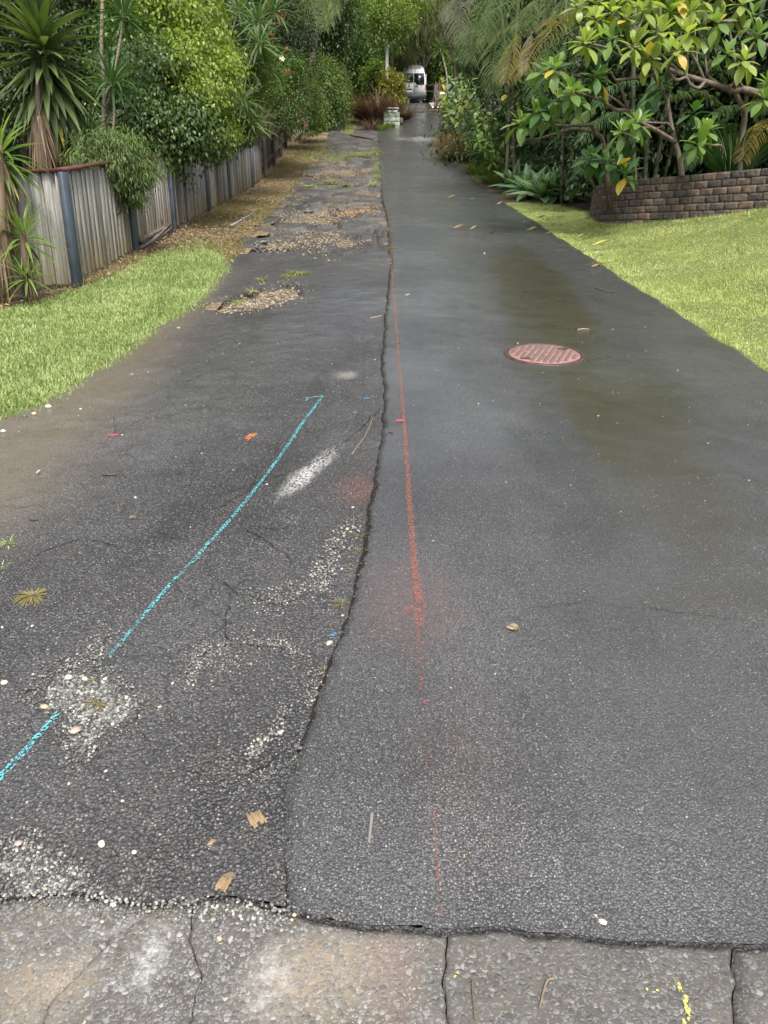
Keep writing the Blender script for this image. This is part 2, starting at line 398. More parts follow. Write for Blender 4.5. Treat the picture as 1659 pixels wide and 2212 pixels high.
        col = b.mix(b.mapr(b.math('ADD', h, b.math('MULTIPLY', b.math('SUBTRACT', mid, .5), .5)), .68, .95), col, gc); rough = b.math('ADD', rough, b.math('MULTIPLY', h, .3))
    hgt = b.math('ADD', b.math('MULTIPLY', b.math('SUBTRACT', 1.0, v1.outputs['Distance']), .8), b.math('MULTIPLY', b.math('SUBTRACT', 1.0, v2.outputs['Distance']), .35))
    hgt = b.math('ADD', hgt, b.math('MULTIPLY', fine, .5))
    if not new: hgt = b.math('SUBTRACT', hgt, b.math('MULTIPLY', ck, .9))
    nm = b.bump(hgt, .6 if new else .8, .007 if new else .010)
    nm = b.bump(mid, .35, .02, nm)
    cn = b.bump(hgt, .2, .003)
    return b.done(b.pbr(col, rough, .5, nm, **{'Coat Weight': b.mapr(big, .35, .6, .45, 1.0) if new else b.mapr(big, .4, .6, .05, .55), 'Coat Roughness': .2, 'Coat Normal': cn}))
def concrete_agg():
    b = NB('exposed_aggregate'); p = b.pos()
    wp = b.n('ShaderNodeVectorMath', {0: p}, operation='ADD'); b.t.links.new(b.n('ShaderNodeVectorMath', {0: b.noise(p, 70, 2, .5, out=1), 1: (.008, .008, .008)}, operation='MULTIPLY').outputs[0], wp.inputs[1]); q = wp.outputs[0]
    big = b.noise(p, 2.2, 5, .6); mid = b.noise(p, 9, 5, .6); fine = b.noise(p, 150, 4, .7)
    v1 = b.vor(q, 78); ve = b.vor(q, 78, 'DISTANCE_TO_EDGE'); v2 = b.vor(q, 170); e2 = b.vor(q, 170, 'DISTANCE_TO_EDGE'); r1 = b.xyz(v1.outputs['Color']); r2 = b.xyz(v2.outputs['Color'])[0]
    mat_ = b.mix(b.mapr(mid, .3, .7), (.060, .052, .042), (.122, .104, .080)); mat_ = b.mix(b.mapr(fine, .35, .7, 0, .5), mat_, (.24, .215, .175))
    tan = b.math('MAXIMUM', b.blob(-.16, 1.26, .26, .13, .2, .2, mid, 1.1), b.blob(-.78, 1.24, .16, .12, .4, .2, mid, 1.1))
    mat_ = b.mix(b.math('MULTIPLY', tan, .75), mat_, (.27, .215, .155))
    mat_ = b.mix(b.mapr(big, .45, .72, 0, .7), mat_, (.055, .05, .046))
    st = b.ramp(r1[0], [(0, (.075, .074, .074)), (.35, (.115, .114, .113)), (.7, (.16, .16, .16)), (.92, (.23, .235, .24)), (1, (.36, .35, .33))]); s2 = b.ramp(r2, [(0, (.06, .058, .055)), (.7, (.13, .125, .12)), (1, (.30, .29, .26))])
    c2 = b.math('MULTIPLY', b.mapr(e2.outputs['Distance'], .04, .14), b.mapr(b.math('ADD', r2, b.math('MULTIPLY', mid, .5)), .7, .85))
    cover = b.math('MULTIPLY', b.mapr(b.math('ADD', ve.outputs['Distance'], b.math('MULTIPLY', b.math('SUBTRACT', fine, .5), .12)), .06, .15), b.mapr(b.math('ADD', r1[1], b.math('MULTIPLY', big, .7)), .62, .78))
    cover = b.math('MULTIPLY', cover, b.math('SUBTRACT', 1.0, b.math('MULTIPLY', tan, .6)))
    col = b.mix(c2, mat_, s2); col = b.mix(cover, col, st)
    wn_ = b.noise(p, 55, 5, .75)
    wh = b.math('MAXIMUM', b.blob(-.57, 1.30, .06, .13, -.35, .0, wn_, 1.3), b.math('MULTIPLY', b.blob(-.27, 1.25, .08, .12, 0, .0, wn_, 1.4), .8))
    wh = b.math('MULTIPLY', wh, b.mapr(b.noise(p, 24, 5, .75), .40, .62, .1, 1)); wh = b.math('MULTIPLY', wh, b.mapr(fine, .3, .55, .3, 1)); col = b.mix(b.math('MULTIPLY', wh, .8), col, (.48, .48, .47))
    xx = b.xyz(p)[0]; dk_ = b.mapr(b.math('ADD', xx, b.math('MULTIPLY', b.math('SUBTRACT', mid, .5), .6)), -.12, .35, .22, .66); col = b.mix(b.math('MULTIPLY', dk_, b.mapr(fine, .3, .7, .6, 1)), col, (.045, .043, .042))
    pk = b.blob(.02, 1.28, .1, .2, 0, .2, mid, .8); col = b.mix(b.math('MULTIPLY', pk, .2), col, (.20, .12, .105))
    h = b.math('ADD', b.math('MULTIPLY', cover, b.mapr(ve.outputs['Distance'], .04, .3)), b.math('ADD', b.math('MULTIPLY', c2, .3), b.math('MULTIPLY', fine, .35)))
    return b.done(b.pbr(col, b.mapr(mid, .3, .7, .42, .65), .45, b.bump(h, .42, .005, b.bump(mid, .4, .02))))
def soil(name, c0, c1, c2):
    b = NB(name); p = b.pos(); n1 = b.noise(p, 1.3, 6, .65); v = b.vor(p, 30)
    c = b.mix(b.mapr(n1, .35, .65), c0, c1); c = b.mix(b.mapr(b.xyz(v.outputs['Color'])[0], .6, .9, 0, .7), c, c2)
    return b.done(b.pbr(c, .85, .2, b.bump(v.outputs['Distance'], .7, .02)))
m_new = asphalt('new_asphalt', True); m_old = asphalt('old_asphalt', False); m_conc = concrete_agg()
m_earth = soil('dark_earth', (.035, .028, .018), (.06, .048, .03), (.11, .085, .05))
m_litter = soil('litter_soil', (.085, .062, .036), (.16, .12, .07), (.28, .21, .13))
m_turf = soil('turf_soil', (.07, .085, .028), (.11, .13, .04), (.16, .16, .06))
m_crack = plain('dirt_and_gap_shade', (.014, .012, .010), .9, .2)
m_pad = plain('pale_concrete', (.55, .54, .5), .7)

# ------------------------------------------------------------------ ground, driveways, crossover
def W(pts): return np.array([G(*q) for q in pts])
EDGE_L = W([(0, 912), (110, 875), (235, 790), (330, 720), (440, 650), (500, 557), (528, 520), (600, 440), (648, 380), (690, 322), (722, 270)])[:, :2]
EDGE_L = np.vstack([[-4.4, .4], [-4.0, 3.2], [-3.1, 4.3], EDGE_L, [-2.0, 78]])
SEAM = W([(600, 1960), (613, 1720), (648, 1620), (690, 1510), (735, 1370), (792, 1190), (803, 1060), (822, 960), (832, 880), (826, 780), (836, 640), (845, 565), (838, 480), (825, 430), (821, 380), (818, 330), (815, 295)])[:, :2]
SEAM = np.vstack([[SEAM[0, 0] - .02, .9], SEAM, [-.6, 78]])
JOINT = W([(-300, 1930), (0, 1938), (150, 1925), (330, 1952), (500, 1942), (640, 1977), (770, 1997), (960, 2008), (1080, 2002), (1180, 2022), (1400, 2038), (1659, 2042), (2000, 2050)])[:, :2]
def jag(t, seed, amp, f): return amp * vn(t * f, t * 0 + seed * 7.3, 1.0, seed, 4)
def edge_l(y): return np.interp(y, EDGE_L[:, 1], EDGE_L[:, 0]) + jag(y, 3, .09, 1.7)
def seam_x(y): return np.interp(y, SEAM[:, 1], SEAM[:, 0]) + jag(y, 4, .022, 5.0)
def edge_r(y): return 3.13 + jag(y, 5, .06, 1.2) + jag(y, 8, .03, 6.0) + 0 * y + .5 * _ss(44, 50, y)
def joint_y(x): return np.interp(x, JOINT[:, 0], JOINT[:, 1]) + jag(x, 6, .014, 9.0) + jag(x, 9, .006, 45)
def gridF(r, c):
    i = np.arange(r - 1)[:, None] * c; j = np.arange(c - 1)[None]
    return np.stack([i + j, i + j + 1, i + c + j + 1, i + c + j], -1).reshape(-1, 4)
HOLES = [W([(428, 662), (455, 652), (500, 645), (535, 628), (575, 617), (620, 611), (652, 620), (650, 640), (610, 658), (560, 668), (500, 682), (450, 672)]),
         W([(548, 530), (585, 520), (640, 518), (640, 530), (600, 537), (560, 538)]),
         W([(716, 452), (740, 446), (808, 443), (812, 456), (780, 463), (735, 464)]),
         W([(612, 470), (660, 458), (705, 452), (735, 464), (770, 470), (730, 480), (640, 486), (600, 482)]),
         W([(640, 372), (700, 366), (800, 364), (805, 378), (740, 384), (650, 384)]),
         W([(85, 1520), (120, 1465), (180, 1450), (232, 1470), (285, 1518), (255, 1560), (210, 1590), (175, 1632), (150, 1600), (135, 1545)]),
         W([(0, 1850), (70, 1815), (130, 1845), (165, 1880), (180, 1915), (140, 1935), (0, 1940)])]
HDEPTH = [.09, .07, .10, .07, .07, .016, .012]

def warp(X, Y, dp): return X + .05 * vn(X, Y, 7, 14), Y + .12 * vn(X, Y, 5, 15) * (dp > .02) + .03 * vn(X, Y, 14, 16)
yg = [.9]
while yg[-1] < 76: yg.append(yg[-1] + max(.016, .0042 * yg[-1]))
yg = np.array(yg); nc = 96
u = np.linspace(0, 1, nc)
jy = lambda xl, xr: None
# old lane
XL, XR = edge_l(yg), seam_x(yg) + .01
X = XL[:, None] + (XR - XL)[:, None] * u[None]; Y = np.maximum(np.repeat(yg[:, None], nc, 1), joint_y(X) + .004)
hole = np.zeros_like(X); dz = .004 + .010 * vn(X, Y, 2.3, 11) + .006 * vn(X, Y, 9, 12) + .014 * vn(X, Y, .9, 13)
for H, dp in zip(HOLES, HDEPTH):
    X_, Y_ = warp(X, Y, dp); ins = inpoly(X_, Y_, H)
    d = polydist(X_, Y_, H); k = np.where(ins, _ss(0, .06, d) * .6 + .4, 0); hole = np.maximum(hole, k)
    dz = dz - dp * k * (1 + .3 * vn(X, Y, 8, 16))
    rim = np.where(~ins, np.clip(1 - d / .25, 0, 1), 0); dz = dz + .012 * rim * (dp > .03)
brk = _ss(11.0, 13.5, Y) * (1 - _ss(34, 42, Y))
_pr = np.random.default_rng(5); _sd = np.stack([_pr.uniform(-3.2, .3, 210), _pr.uniform(10.5, 42, 210)], -1); _h = _pr.uniform(-.075, .03, 210); _tx = _pr.normal(0, .05, (210, 2))
Xw = X + .12 * vn(X, Y, 2.5, 19); Yw = Y * 1.0 + .2 * vn(X, Y, 2, 20); plate = np.zeros_like(X); low = np.zeros_like(X)
for a_ in range(0, len(yg), 64):
    sl = slice(a_, a_ + 64); dd = np.hypot(Xw[sl][..., None] - _sd[:, 0], (Yw[sl][..., None] - _sd[:, 1]) * .62); o2 = np.argpartition(dd, 1, -1)[..., :2]; d12 = np.take_along_axis(dd, o2, -1); sw = d12[..., 0] > d12[..., 1]; i1 = np.where(sw, o2[..., 1], o2[..., 0]); gapd = np.abs(d12[..., 0] - d12[..., 1])
    plate[sl] = _h[i1] + ((Xw[sl] - _sd[i1, 0]) * _tx[i1, 0] + (Yw[sl] - _sd[i1, 1]) * _tx[i1, 1]) - .05 * np.exp(-gapd / .05); low[sl] = np.where(_h[i1] < -.03, .95, 0) * np.clip(gapd / .1, 0, 1)
dz = dz + brk * plate; hole = np.maximum(hole, brk * low * np.clip(.75 + .8 * vn(X, Y, 3, 22), 0, 1))
keep = np.ones_like(X, bool); keep[:-1] = Y[1:] > joint_y(X[:-1]) + .0045
V = np.stack([X, Y, gz(X, Y) + dz], -1).reshape(-1, 3); F = gridF(len(yg), nc); F = F[keep.reshape(-1)[F].all(1)]
struct('old_driveway', V, F, m_old, smooth=True, attr={'hole': hole.ravel()})
def old_z(x, y): return gz(x, y) + .004 + .010 * vn(x, y, 2.3, 11) + .006 * vn(x, y, 9, 12) + .014 * vn(x, y, .9, 13)
def lane_z(x, y): return gz(x, y) + .002 + .024 * _ss(.0, .45, y - joint_y(x)) + .004 * vn(x, y, 1.1, 21) + .003 * vn(x, y, 6, 22)
# new lane, laid a little higher, with a rounded ragged lip along the seam
XL, XR = seam_x(yg), edge_r(yg)
uu = np.concatenate([[0, 0, .002, .006, .012, .02], np.linspace(.03, 1, nc - 6)])
X = XL[:, None] + (XR - XL)[:, None] * uu[None]; Y = np.maximum(np.repeat(yg[:, None], nc, 1), joint_y(X) + .004)
lift = lane_z(X, Y) - gz(X, Y)
drop = np.array([.06, .034, .016, .006, .002, 0] + [0] * (nc - 6)); ed = _ss(.985, 1.0, uu) * .05
Z = gz(X, Y) + lift - (drop + ed)[None]
X[:, :4] += .012 * vn(X[:, :4], Y[:, :4], 30, 23)
keep = np.ones_like(X, bool); keep[:-1] = Y[1:] > joint_y(X[:-1]) + .0045
V = np.stack([X, Y, Z], -1).reshape(-1, 3); F = gridF(len(yg), nc); F = F[keep.reshape(-1)[F].all(1)]
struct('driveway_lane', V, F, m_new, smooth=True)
# front face of both lanes where they end at the crossover
xs = np.linspace(-3.6, 3.2, 700); ysj = joint_y(xs); top = np.where(xs > seam_x(ysj), lane_z(xs, ysj), old_z(xs, ysj))
V = np.concatenate([np.stack([xs, ysj + .006, top - .002], -1), np.stack([xs, ysj - .006 + .005 * vn(xs, xs * 0, 40, 32), gz(xs, ysj) - .05], -1)])
n = len(xs); i = np.arange(n - 1); struct('driveway_edge', V, np.stack([i, i + 1, n + i + 1, n + i], -1), m_new, smooth=True)
# crossover slabs of exposed aggregate with open joints
cr = [W([(330, 1962), (250, 2020), (180, 2100), (120, 2165), (90, 2212), (40, 2330)]), W([(415, 1965), (405, 2030), (428, 2085), (440, 2120), (412, 2170), (405, 2212), (400, 2330)]),
      W([(968, 2012), (962, 2060), (960, 2110), (966, 2160), (962, 2212), (960, 2330)]), W([(1580, 2040), (1583, 2090), (1592, 2130), (1588, 2212), (1590, 2330)])]
xo = thing('concrete_crossover', 'worn exposed aggregate concrete crossover slabs across the foot of the driveway', 'crossover', (0, 1.4, gz(0, 1.4)))
bounds = [lambda y: -3.5 + 0 * y] + [(lambda c, k: (lambda y: np.interp(y, c[::-1, 1], c[::-1, 0]) + jag(y, 40 + k, .020, 9) + jag(y, 60 + k, .011, 45)))(c, k) for k, c in enumerate(cr)] + [lambda y: 3.5 + 0 * y]
gaps = [0, .0012, .0018, .0022, .0022, 0]
def slab_z(x, y): return gz(x, y) - .004 + .004 * vn(x, y, 3, 51) + .002 * vn(x, y, 25, 52)
for k in range(5):
    r, c = 70, 60; t = np.linspace(0, 1, r)[:, None]; uu = np.linspace(0, 1, c)[None]
    y0 = .35 + 0 * uu; ytop0 = 1.75
    for it in range(3):
        Y = .35 + (ytop0 - .35) * t * np.ones_like(uu)
        X = (bounds[k](Y) + gaps[k]) * (1 - uu) + (bounds[k + 1](Y) - gaps[k + 1]) * uu
        ytop0 = joint_y(X[-1:]) - .004
    Zs = slab_z(X, Y); e = np.minimum(np.minimum(uu, 1 - uu) * (X[:, -1:] - X[:, :1]), (1 - t) * 1.3); Zs = Zs - .002 * np.exp(-np.clip(e, 0, 1) / .005)
    V = np.stack([X, Y, Zs], -1).reshape(-1, 3); F = gridF(r, c)
    bd = np.concatenate([np.arange(c), np.arange(1, r) * c + c - 1, (r - 1) * c + np.arange(c - 2, -1, -1), np.arange(r - 2, 0, -1) * c])
    lo = V[bd] - [0, 0, .06]; nb = len(bd); q = np.arange(nb); F2 = np.stack([bd[q], len(V) + q, len(V) + (q + 1) % nb, bd[(q + 1) % nb]], -1)
    part('slab', np.vstack([V, lo]), np.vstack([F, F2]), m_conc, xo, smooth=False)
# terrain under everything
xs = np.concatenate([np.linspace(-75, -8, 24), np.linspace(-7, 8, 60), np.linspace(9, 75, 24)]); ys = np.concatenate([np.linspace(-12, 24, 110), np.linspace(25, 130, 60)])
X, Y = np.meshgrid(xs, ys); V = np.stack([X, Y, gz(X, Y) - .10], -1).reshape(-1, 3)
struct('ground', V, gridF(len(ys), len(xs)), m_earth, smooth=True)
def patch(name, P, res, zoff, m, bumpy=.015):
    P = np.asarray(P)[:, :2]; x0, y0 = P.min(0); x1, y1 = P.max(0)
    xs = np.arange(x0, x1 + res, res); ys = np.arange(y0, y1 + res, res); X, Y = np.meshgrid(xs, ys)
    ins = inpoly(X, Y, P); V = np.stack([X, Y, gz(X, Y) + zoff + bumpy * vn(X, Y, 2.5, 61)], -1).reshape(-1, 3); F = gridF(len(ys), len(xs))
    F = F[ins.reshape(-1)[F].any(1)]; us = np.unique(F); mp = np.zeros(len(V), int); mp[us] = np.arange(len(us))
    return struct(name, V[us], mp[F], m, smooth=True)
ye = np.linspace(3.2, 11.6, 40)
LAWN_L = np.vstack([np.stack([edge_l(ye) + .03, ye], -1), W([(470, 535), (430, 515), (330, 548), (215, 607), (100, 645), (0, 668)])[:, :2], [[-5.6, 8.3], [-6.0, 3.2]]])
patch('left_lawn', LAWN_L + 0, .12, -.012, m_turf)
ye = np.linspace(2.6, 20.8, 60)
LAWN_R = np.vstack([np.stack([edge_r(ye) - .02, ye], -1), [[4.1, 21.0], [4.45, 19.0], [4.45, 17.2], [4.2, 16.2], [4.2, 15.3], [4.45, 14.9], [4.85, 14.2], [5.35, 13.3], [5.92, 12.3], [6.6, 11.1], [7.4, 9.7], [7.4, 2.6]]])
patch('right_lawn', LAWN_R, .15, -.004, m_turf)
ye = np.linspace(7.5, 44, 120)
LITTER = np.vstack([np.stack([edge_l(ye) + .12, ye], -1), [[-5.2, 44], [-4.6, 30], [-4.5, 20], [-4.4, 12], [-4.6, 7.5]]])
patch('leaf_litter_strip', LITTER, .16, -.03, m_litter, .02)
ye = np.linspace(16.5, 58, 60)
BED_R = np.vstack([np.stack([edge_r(ye) - .05, ye], -1), [[14, 58], [14, 16.5]]])
patch('garden_bed', BED_R, .3, -.012, m_earth, .03)
patch('upper_pad', [[3.35, 57.5], [9, 57.5], [9, 74], [3.35, 74]], .4, .05, m_pad, 0)

# ------------------------------------------------------------------ timber fence with blue posts
def wood_mat(name, c0, c1, tan, moss=True):
    b = NB(name); p = b.obj(); r = b.n('ShaderNodeObjectInfo').outputs['Random']
    q = b.n('ShaderNodeVectorMath', {0: p}, operation='ADD'); cmb = b.n('ShaderNodeCombineXYZ', {0: b.math('MULTIPLY', r, 37.0), 1: b.math('MULTIPLY', r, 91.0), 2: b.math('MULTIPLY', r, 53.0)}).outputs[0]
    b.t.links.new(cmb, q.inputs[1]); v = q.outputs[0]
    g = b.noise(b.scalev(v, (30, 30, 1.1)), 1.6, 6, .65, dist=.6); g2 = b.noise(b.scalev(v, (6, 6, 1.2)), 1.3, 5, .6)
    c = b.mix(b.mapr(g, .3, .68), c0, c1); c = b.mix(b.mapr(g2, .5, .75, 0, .65), c, tuple(.30 * x for x in c1))
    z = b.xyz(p)[2]
    c = b.mix(b.math('MULTIPLY', b.mapr(b.math('ADD', z, b.math('MULTIPLY', g2, .5)), .75, .2), b.mapr(r, 0, .6, .25, .85)), c, tan)
    c = b.mix(b.mapr(b.math('ADD', z, b.math('MULTIPLY', g2, .25)), 1.08, 1.42, 0, .6), c, (.05, .045, .038))
    c = b.mix(b.math('MULTIPLY', b.mapr(r, .35, 1.0), .75), c, (.085, .078, .068))
    kn = b.vor(b.scalev(v, (9, 9, 2.2)), 1.0); c = b.mix(b.mapr(kn.outputs['Distance'], .13, .06, 0, .85), c, (.035, .025, .018))
    return b.done(b.pbr(c, .8, .25, b.bump(g, .6, .006)))
m_pal = wood_mat('weathered_paling', (.14, .13, .118), (.46, .445, .42), (.38, .30, .175))
m_pal2 = wood_mat('dark_paling', (.10, .088, .075), (.23, .21, .185), (.14, .11, .07))
m_post = plain('blue_grey_paint', (.048, .062, .085), .5, var=.2, bump=.2)
m_cap = plain('maroon_paint', (.085, .022, .022), .55, var=.3)
m_wpost = wood_mat('brown_post', (.075, .055, .042), (.16, .125, .10), (.10, .08, .06))
pb = W([(0, 641), (168, 616), (283, 544.5), (370, 497.6), (434, 455.5), (482.5, 430), (520, 402)])
pxy = pb[:, :2].copy(); pxy[2:, 0] = np.interp(pxy[2:, 1], [pxy[1, 1], 24], [pxy[1, 0], -4.15])
ext = pxy[0] + (pxy[0] - pxy[1]) * 1.6
line = np.vstack([ext, pxy, [-4.17, pxy[-1, 1] + 2.3]])
fence = thing('timber_fence', 'weathered grey timber paling fence with blue posts and maroon capping beside the lawn', 'fence', ground(*pxy[1]))
fb = rootloc(fence)
FH = 1.27
seg = np.diff(line, axis=0); L = np.hypot(*seg.T); S = np.concatenate([[0], np.cumsum(L)]); SFENCE = S.copy()
def on_line(s, ln=line, S=S):
    return np.array([np.interp(s, S, ln[:, 0]), np.interp(s, S, ln[:, 1])])
pal_me = []
for k in range(4):
    V, F = bevbox((0, 0, 0), (.104, .018, 1.0), .003); V[:, 2] += .5
    pal_me.append(mesh('paling', V, F, m_pal)); 
pal_me2 = []
V, F = bevbox((0, 0, 0), (.105, .018, 1.0), .003); V[:, 2] += .5
pal_me2 = [mesh('dark_paling', V, F, m_pal2)]
def paling_run(parent, line, s0, s1, hfun, step, mes, behind, skip=(), lean=.01, gap0=.02):
    seg = np.diff(line, axis=0); L = np.hypot(*seg.T); S = np.concatenate([[0], np.cumsum(L)]); s = s0; k = 0
    base = rootloc(parent)
    while s < s1:
        p = np.array([np.interp(s, S, line[:, 0]), np.interp(s, S, line[:, 1])]); q = np.array([np.interp(s + .05, S, line[:, 0]), np.interp(s + .05, S, line[:, 1])])
        t = nrm(q - p); n = np.array([-t[1], t[0]])       # n points away from the driveway
        pos = p + n * (behind + (.030 if k % 2 else 0.0)); z0 = float(gz(*p)) + R(-.01, .03) + gap0; h = hfun(s) + R(-.028, .010)
        a = R(-lean, lean); yaw = R(-.05, .05)
        Rm = np.array([[t[0], n[0], 0], [t[1], n[1], 0], [0, 0, 1]]) @ np.array([[math.cos(a), 0, math.sin(a)], [0, 1, 0], [-math.sin(a), 0, math.cos(a)]]) @ rotz(np.array(yaw))
        wdt = R(.92, 1.1)
        o = put('paling', mes[RNG.integers(len(mes))], parent, M4(Rm, np.array([*pos, z0]) - base, np.array([wdt, 1, h])))
        s += step; k += 1
paling_run(fence, line, 0, S[-1], lambda s: FH - .03 + .02 * math.sin(s), .083, pal_me, .05)
for i in range(1, 7):
    x, y = pxy[i]; z = float(gz(x, y)); t = nrm(on_line(S[i + 1] + .2) - on_line(S[i + 1] - .2)); a = math.atan2(t[1], t[0])
    Rm = rotz(np.array(a)); V, F = bevbox((x, y, z + .59), (.125, .075, 1.36), .006, None); V = (V - [x, y, 0]) @ Rm.T + [x, y, 0]
    part('post', V, F, m_post, fence)
def rail(parent, name, P, w_, h_, mat, m):
    P = np.asarray(P, float); T = nrm(np.gradient(P, axis=0)); N = nrm(np.cross(T, [0, 0, 1])); Z = np.cross(N, T); V = []
    for a, b in ((-1, -1), (1, -1), (1, 1), (-1, 1)): V.append(P + N * a * w_ / 2 + Z * b * h_ / 2)
    n = len(P); V = np.stack(V, 1).reshape(-1, 3); F = []
    for i in range(n - 1):
        for j in range(4): F.append([i * 4 + j, i * 4 + (j + 1) % 4, i * 4 + 4 + (j + 1) % 4, i * 4 + 4 + j])
    F += [[3, 2, 1, 0], [n * 4 - 4, n * 4 - 3, n * 4 - 2, n * 4 - 1]]
    return part(name, V, np.array(F), mat, parent)
for i in range(len(line) - 1):
    a, b_ = line[i], line[i + 1]; t = nrm(b_ - a); n = np.array([-t[1], t[0]])
    P = [np.array([*(a + t * .004 + n * .055), float(gz(*a)) + FH + .022]), np.array([*(b_ - t * .004 + n * .055), float(gz(*b_)) + FH + .022])]
    rail(fence, 'capping_rail', P, .12, .035, m_cap, 0)
# the older dark fence further up
e0 = np.array([-4.17, line[-1, 1]])
line2 = np.array([e0 + [.12, .05], [-4.15, 28], [-4.25, 34], [-4.55, 41.5]])
fence2 = thing('paling_fence', 'old dark unpainted paling fence with brown posts further up the driveway', 'fence', ground(*line2[0]))
seg2 = np.diff(line2, axis=0); S2 = np.concatenate([[0], np.cumsum(np.hypot(*seg2.T))])
paling_run(fence2, line2, 0, S2[-1], lambda s: 1.75, .135, pal_me2, .07, lean=.03, gap0=.06)
for s in np.arange(.6, S2[-1], 2.6):
    x, y = on_line(s, line2, S2); z = float(gz(x, y)); V, F = bevbox((x, y, z + .9), (.11, .11, 2.0), .008); part('post', V, F, m_wpost, fence2)
for hh in (.35, 1.45):
    rail(fence2, 'rail', [np.array([p[0] - .04, p[1], float(gz(*p)) + hh]) for p in line2], .05, .09, m_wpost, 0)

# ------------------------------------------------------------------ retaining wall of split concrete blocks
def block_mat():
    b = NB('split_block'); p = b.obj(); r = b.n('ShaderNodeObjectInfo').outputs['Random']
    c = b.ramp(r, [(0, (.07, .062, .057)), (.25, (.115, .096, .080)), (.5, (.155, .114, .088)), (.75, (.13, .104, .085)), (1, (.205, .135, .098))])
    cm = b.n('ShaderNodeCombineXYZ', {0: b.math('MULTIPLY', r, 50.), 1: b.math('MULTIPLY', r, 31.)}).outputs[0]
    q = b.n('ShaderNodeVectorMath', operation='ADD'); b.t.links.new(p, q.inputs[0]); b.t.links.new(cm, q.inputs[1])
    n1 = b.noise(q.outputs[0], 7, 6, .7); n2 = b.noise(q.outputs[0], 70, 4, .7)
    c = b.mix(b.mapr(n1, .42, .7, 0, .8), c, (.045, .042, .04)); c = b.mix(b.mapr(n2, .55, .8, 0, .5), c, (.30, .22, .16))
    return b.done(b.pbr(c, .85, .3, b.bump(n2, .9, .012, b.bump(n1, .6, .03))))
m_block = block_mat()
def block_mesh(seed):
    r = np.random.default_rng(seed); nx, nz_ = 9, 5; x = np.linspace(-.5, .5, nx); z = np.linspace(0, 1, nz_); X, Z = np.meshgrid(x, z)
    y = np.where(np.abs(X) > .36, (np.abs(X) - .36) * .34, 0) + np.where((Z < .05) | (Z > .95), .012, 0) + r.normal(0, .018, X.shape)
    V = np.stack([X * .995, y, Z * .99], -1).reshape(-1, 3); F = gridF(nz_, nx)
    bd = np.concatenate([np.arange(nx), np.arange(1, nz_) * nx + nx - 1, (nz_ - 1) * nx + np.arange(nx - 2, -1, -1), np.arange(nz_ - 2, 0, -1) * nx])
    lo = V[bd].copy(); lo[:, 1] = .75; n = len(bd); q = np.arange(n)
    F2 = np.stack([bd[(q + 1) % n], bd[q], len(V) + q, len(V) + (q + 1) % n], -1)
    return mesh('block', np.vstack([V, lo]) * np.array([.256, .27, .113]), [F[:, ::-1], F2[:, ::-1]], m_block)
blocks = [block_mesh(100 + k) for k in range(5)]
wl_pts = np.array([(4.50, 17.6), (4.26, 16.4), (4.15, 15.6), (4.22, 15.05), (4.55, 14.5), (4.98, 13.9), (5.42, 13.15), (5.92, 12.3), (6.6, 11.15), (7.3, 10.0), (7.9, 9.0)])
WL = spline(wl_pts, 300); SW = np.concatenate([[0], np.cumsum(np.hypot(*np.diff(WL, axis=0).T))])
WZ0, CH, NCOURSE = 2.06, .116, 7
wall = thing('retaining_wall', 'curved dry stacked retaining wall of brown and charcoal concrete blocks behind the right lawn', 'wall', (5.4, 13.2, WZ0))
for c in range(NCOURSE):
    s = -.13 * (c % 2) + .16
    while s < SW[-1] - .2:
        p = np.array([np.interp(s, SW, WL[:, 0]), np.interp(s, SW, WL[:, 1])]); q = np.array([np.interp(s + .1, SW, WL[:, 0]), np.interp(s + .1, SW, WL[:, 1])]); o_ = np.array([np.interp(s - .1, SW, WL[:, 0]), np.interp(s - .1, SW, WL[:, 1])])
        t = nrm(q - o_); n = np.array([-t[1], t[0]])     # into the bed
        Rm = np.array([[t[0], n[0], 0], [t[1], n[1], 0], [0, 0, 1]]) @ rotz(np.array(R(-.025, .025)))
        pos = np.array([*(p + n * (.012 * c + R(-.004, .006))), WZ0 + c * CH])
        put('block', blocks[RNG.integers(5)], wall, M4(Rm, pos - rootloc(wall)))
        s += .262
# soil held behind the wall
n_ = []
for i in range(0, 300, 6):
    p = WL[i]; t = nrm(WL[min(i + 1, 299)] - WL[max(i - 1, 0)]); n_.append(p + np.array([-t[1], t[0]]) * .1)
n_ = np.array(n_); V = []; F = []
for k, off in enumerate((0, .6, 2, 5, 9)):
    for p in n_: V.append([p[0] + off * .9, p[1] + off * .5, WZ0 + NCOURSE * CH - .06 + .06 * k + .03 * float(vn(p[0] + off, p[1], 2, 70))])
struct('raised_bed', V, gridF(5, len(n_)), m_earth, smooth=True)

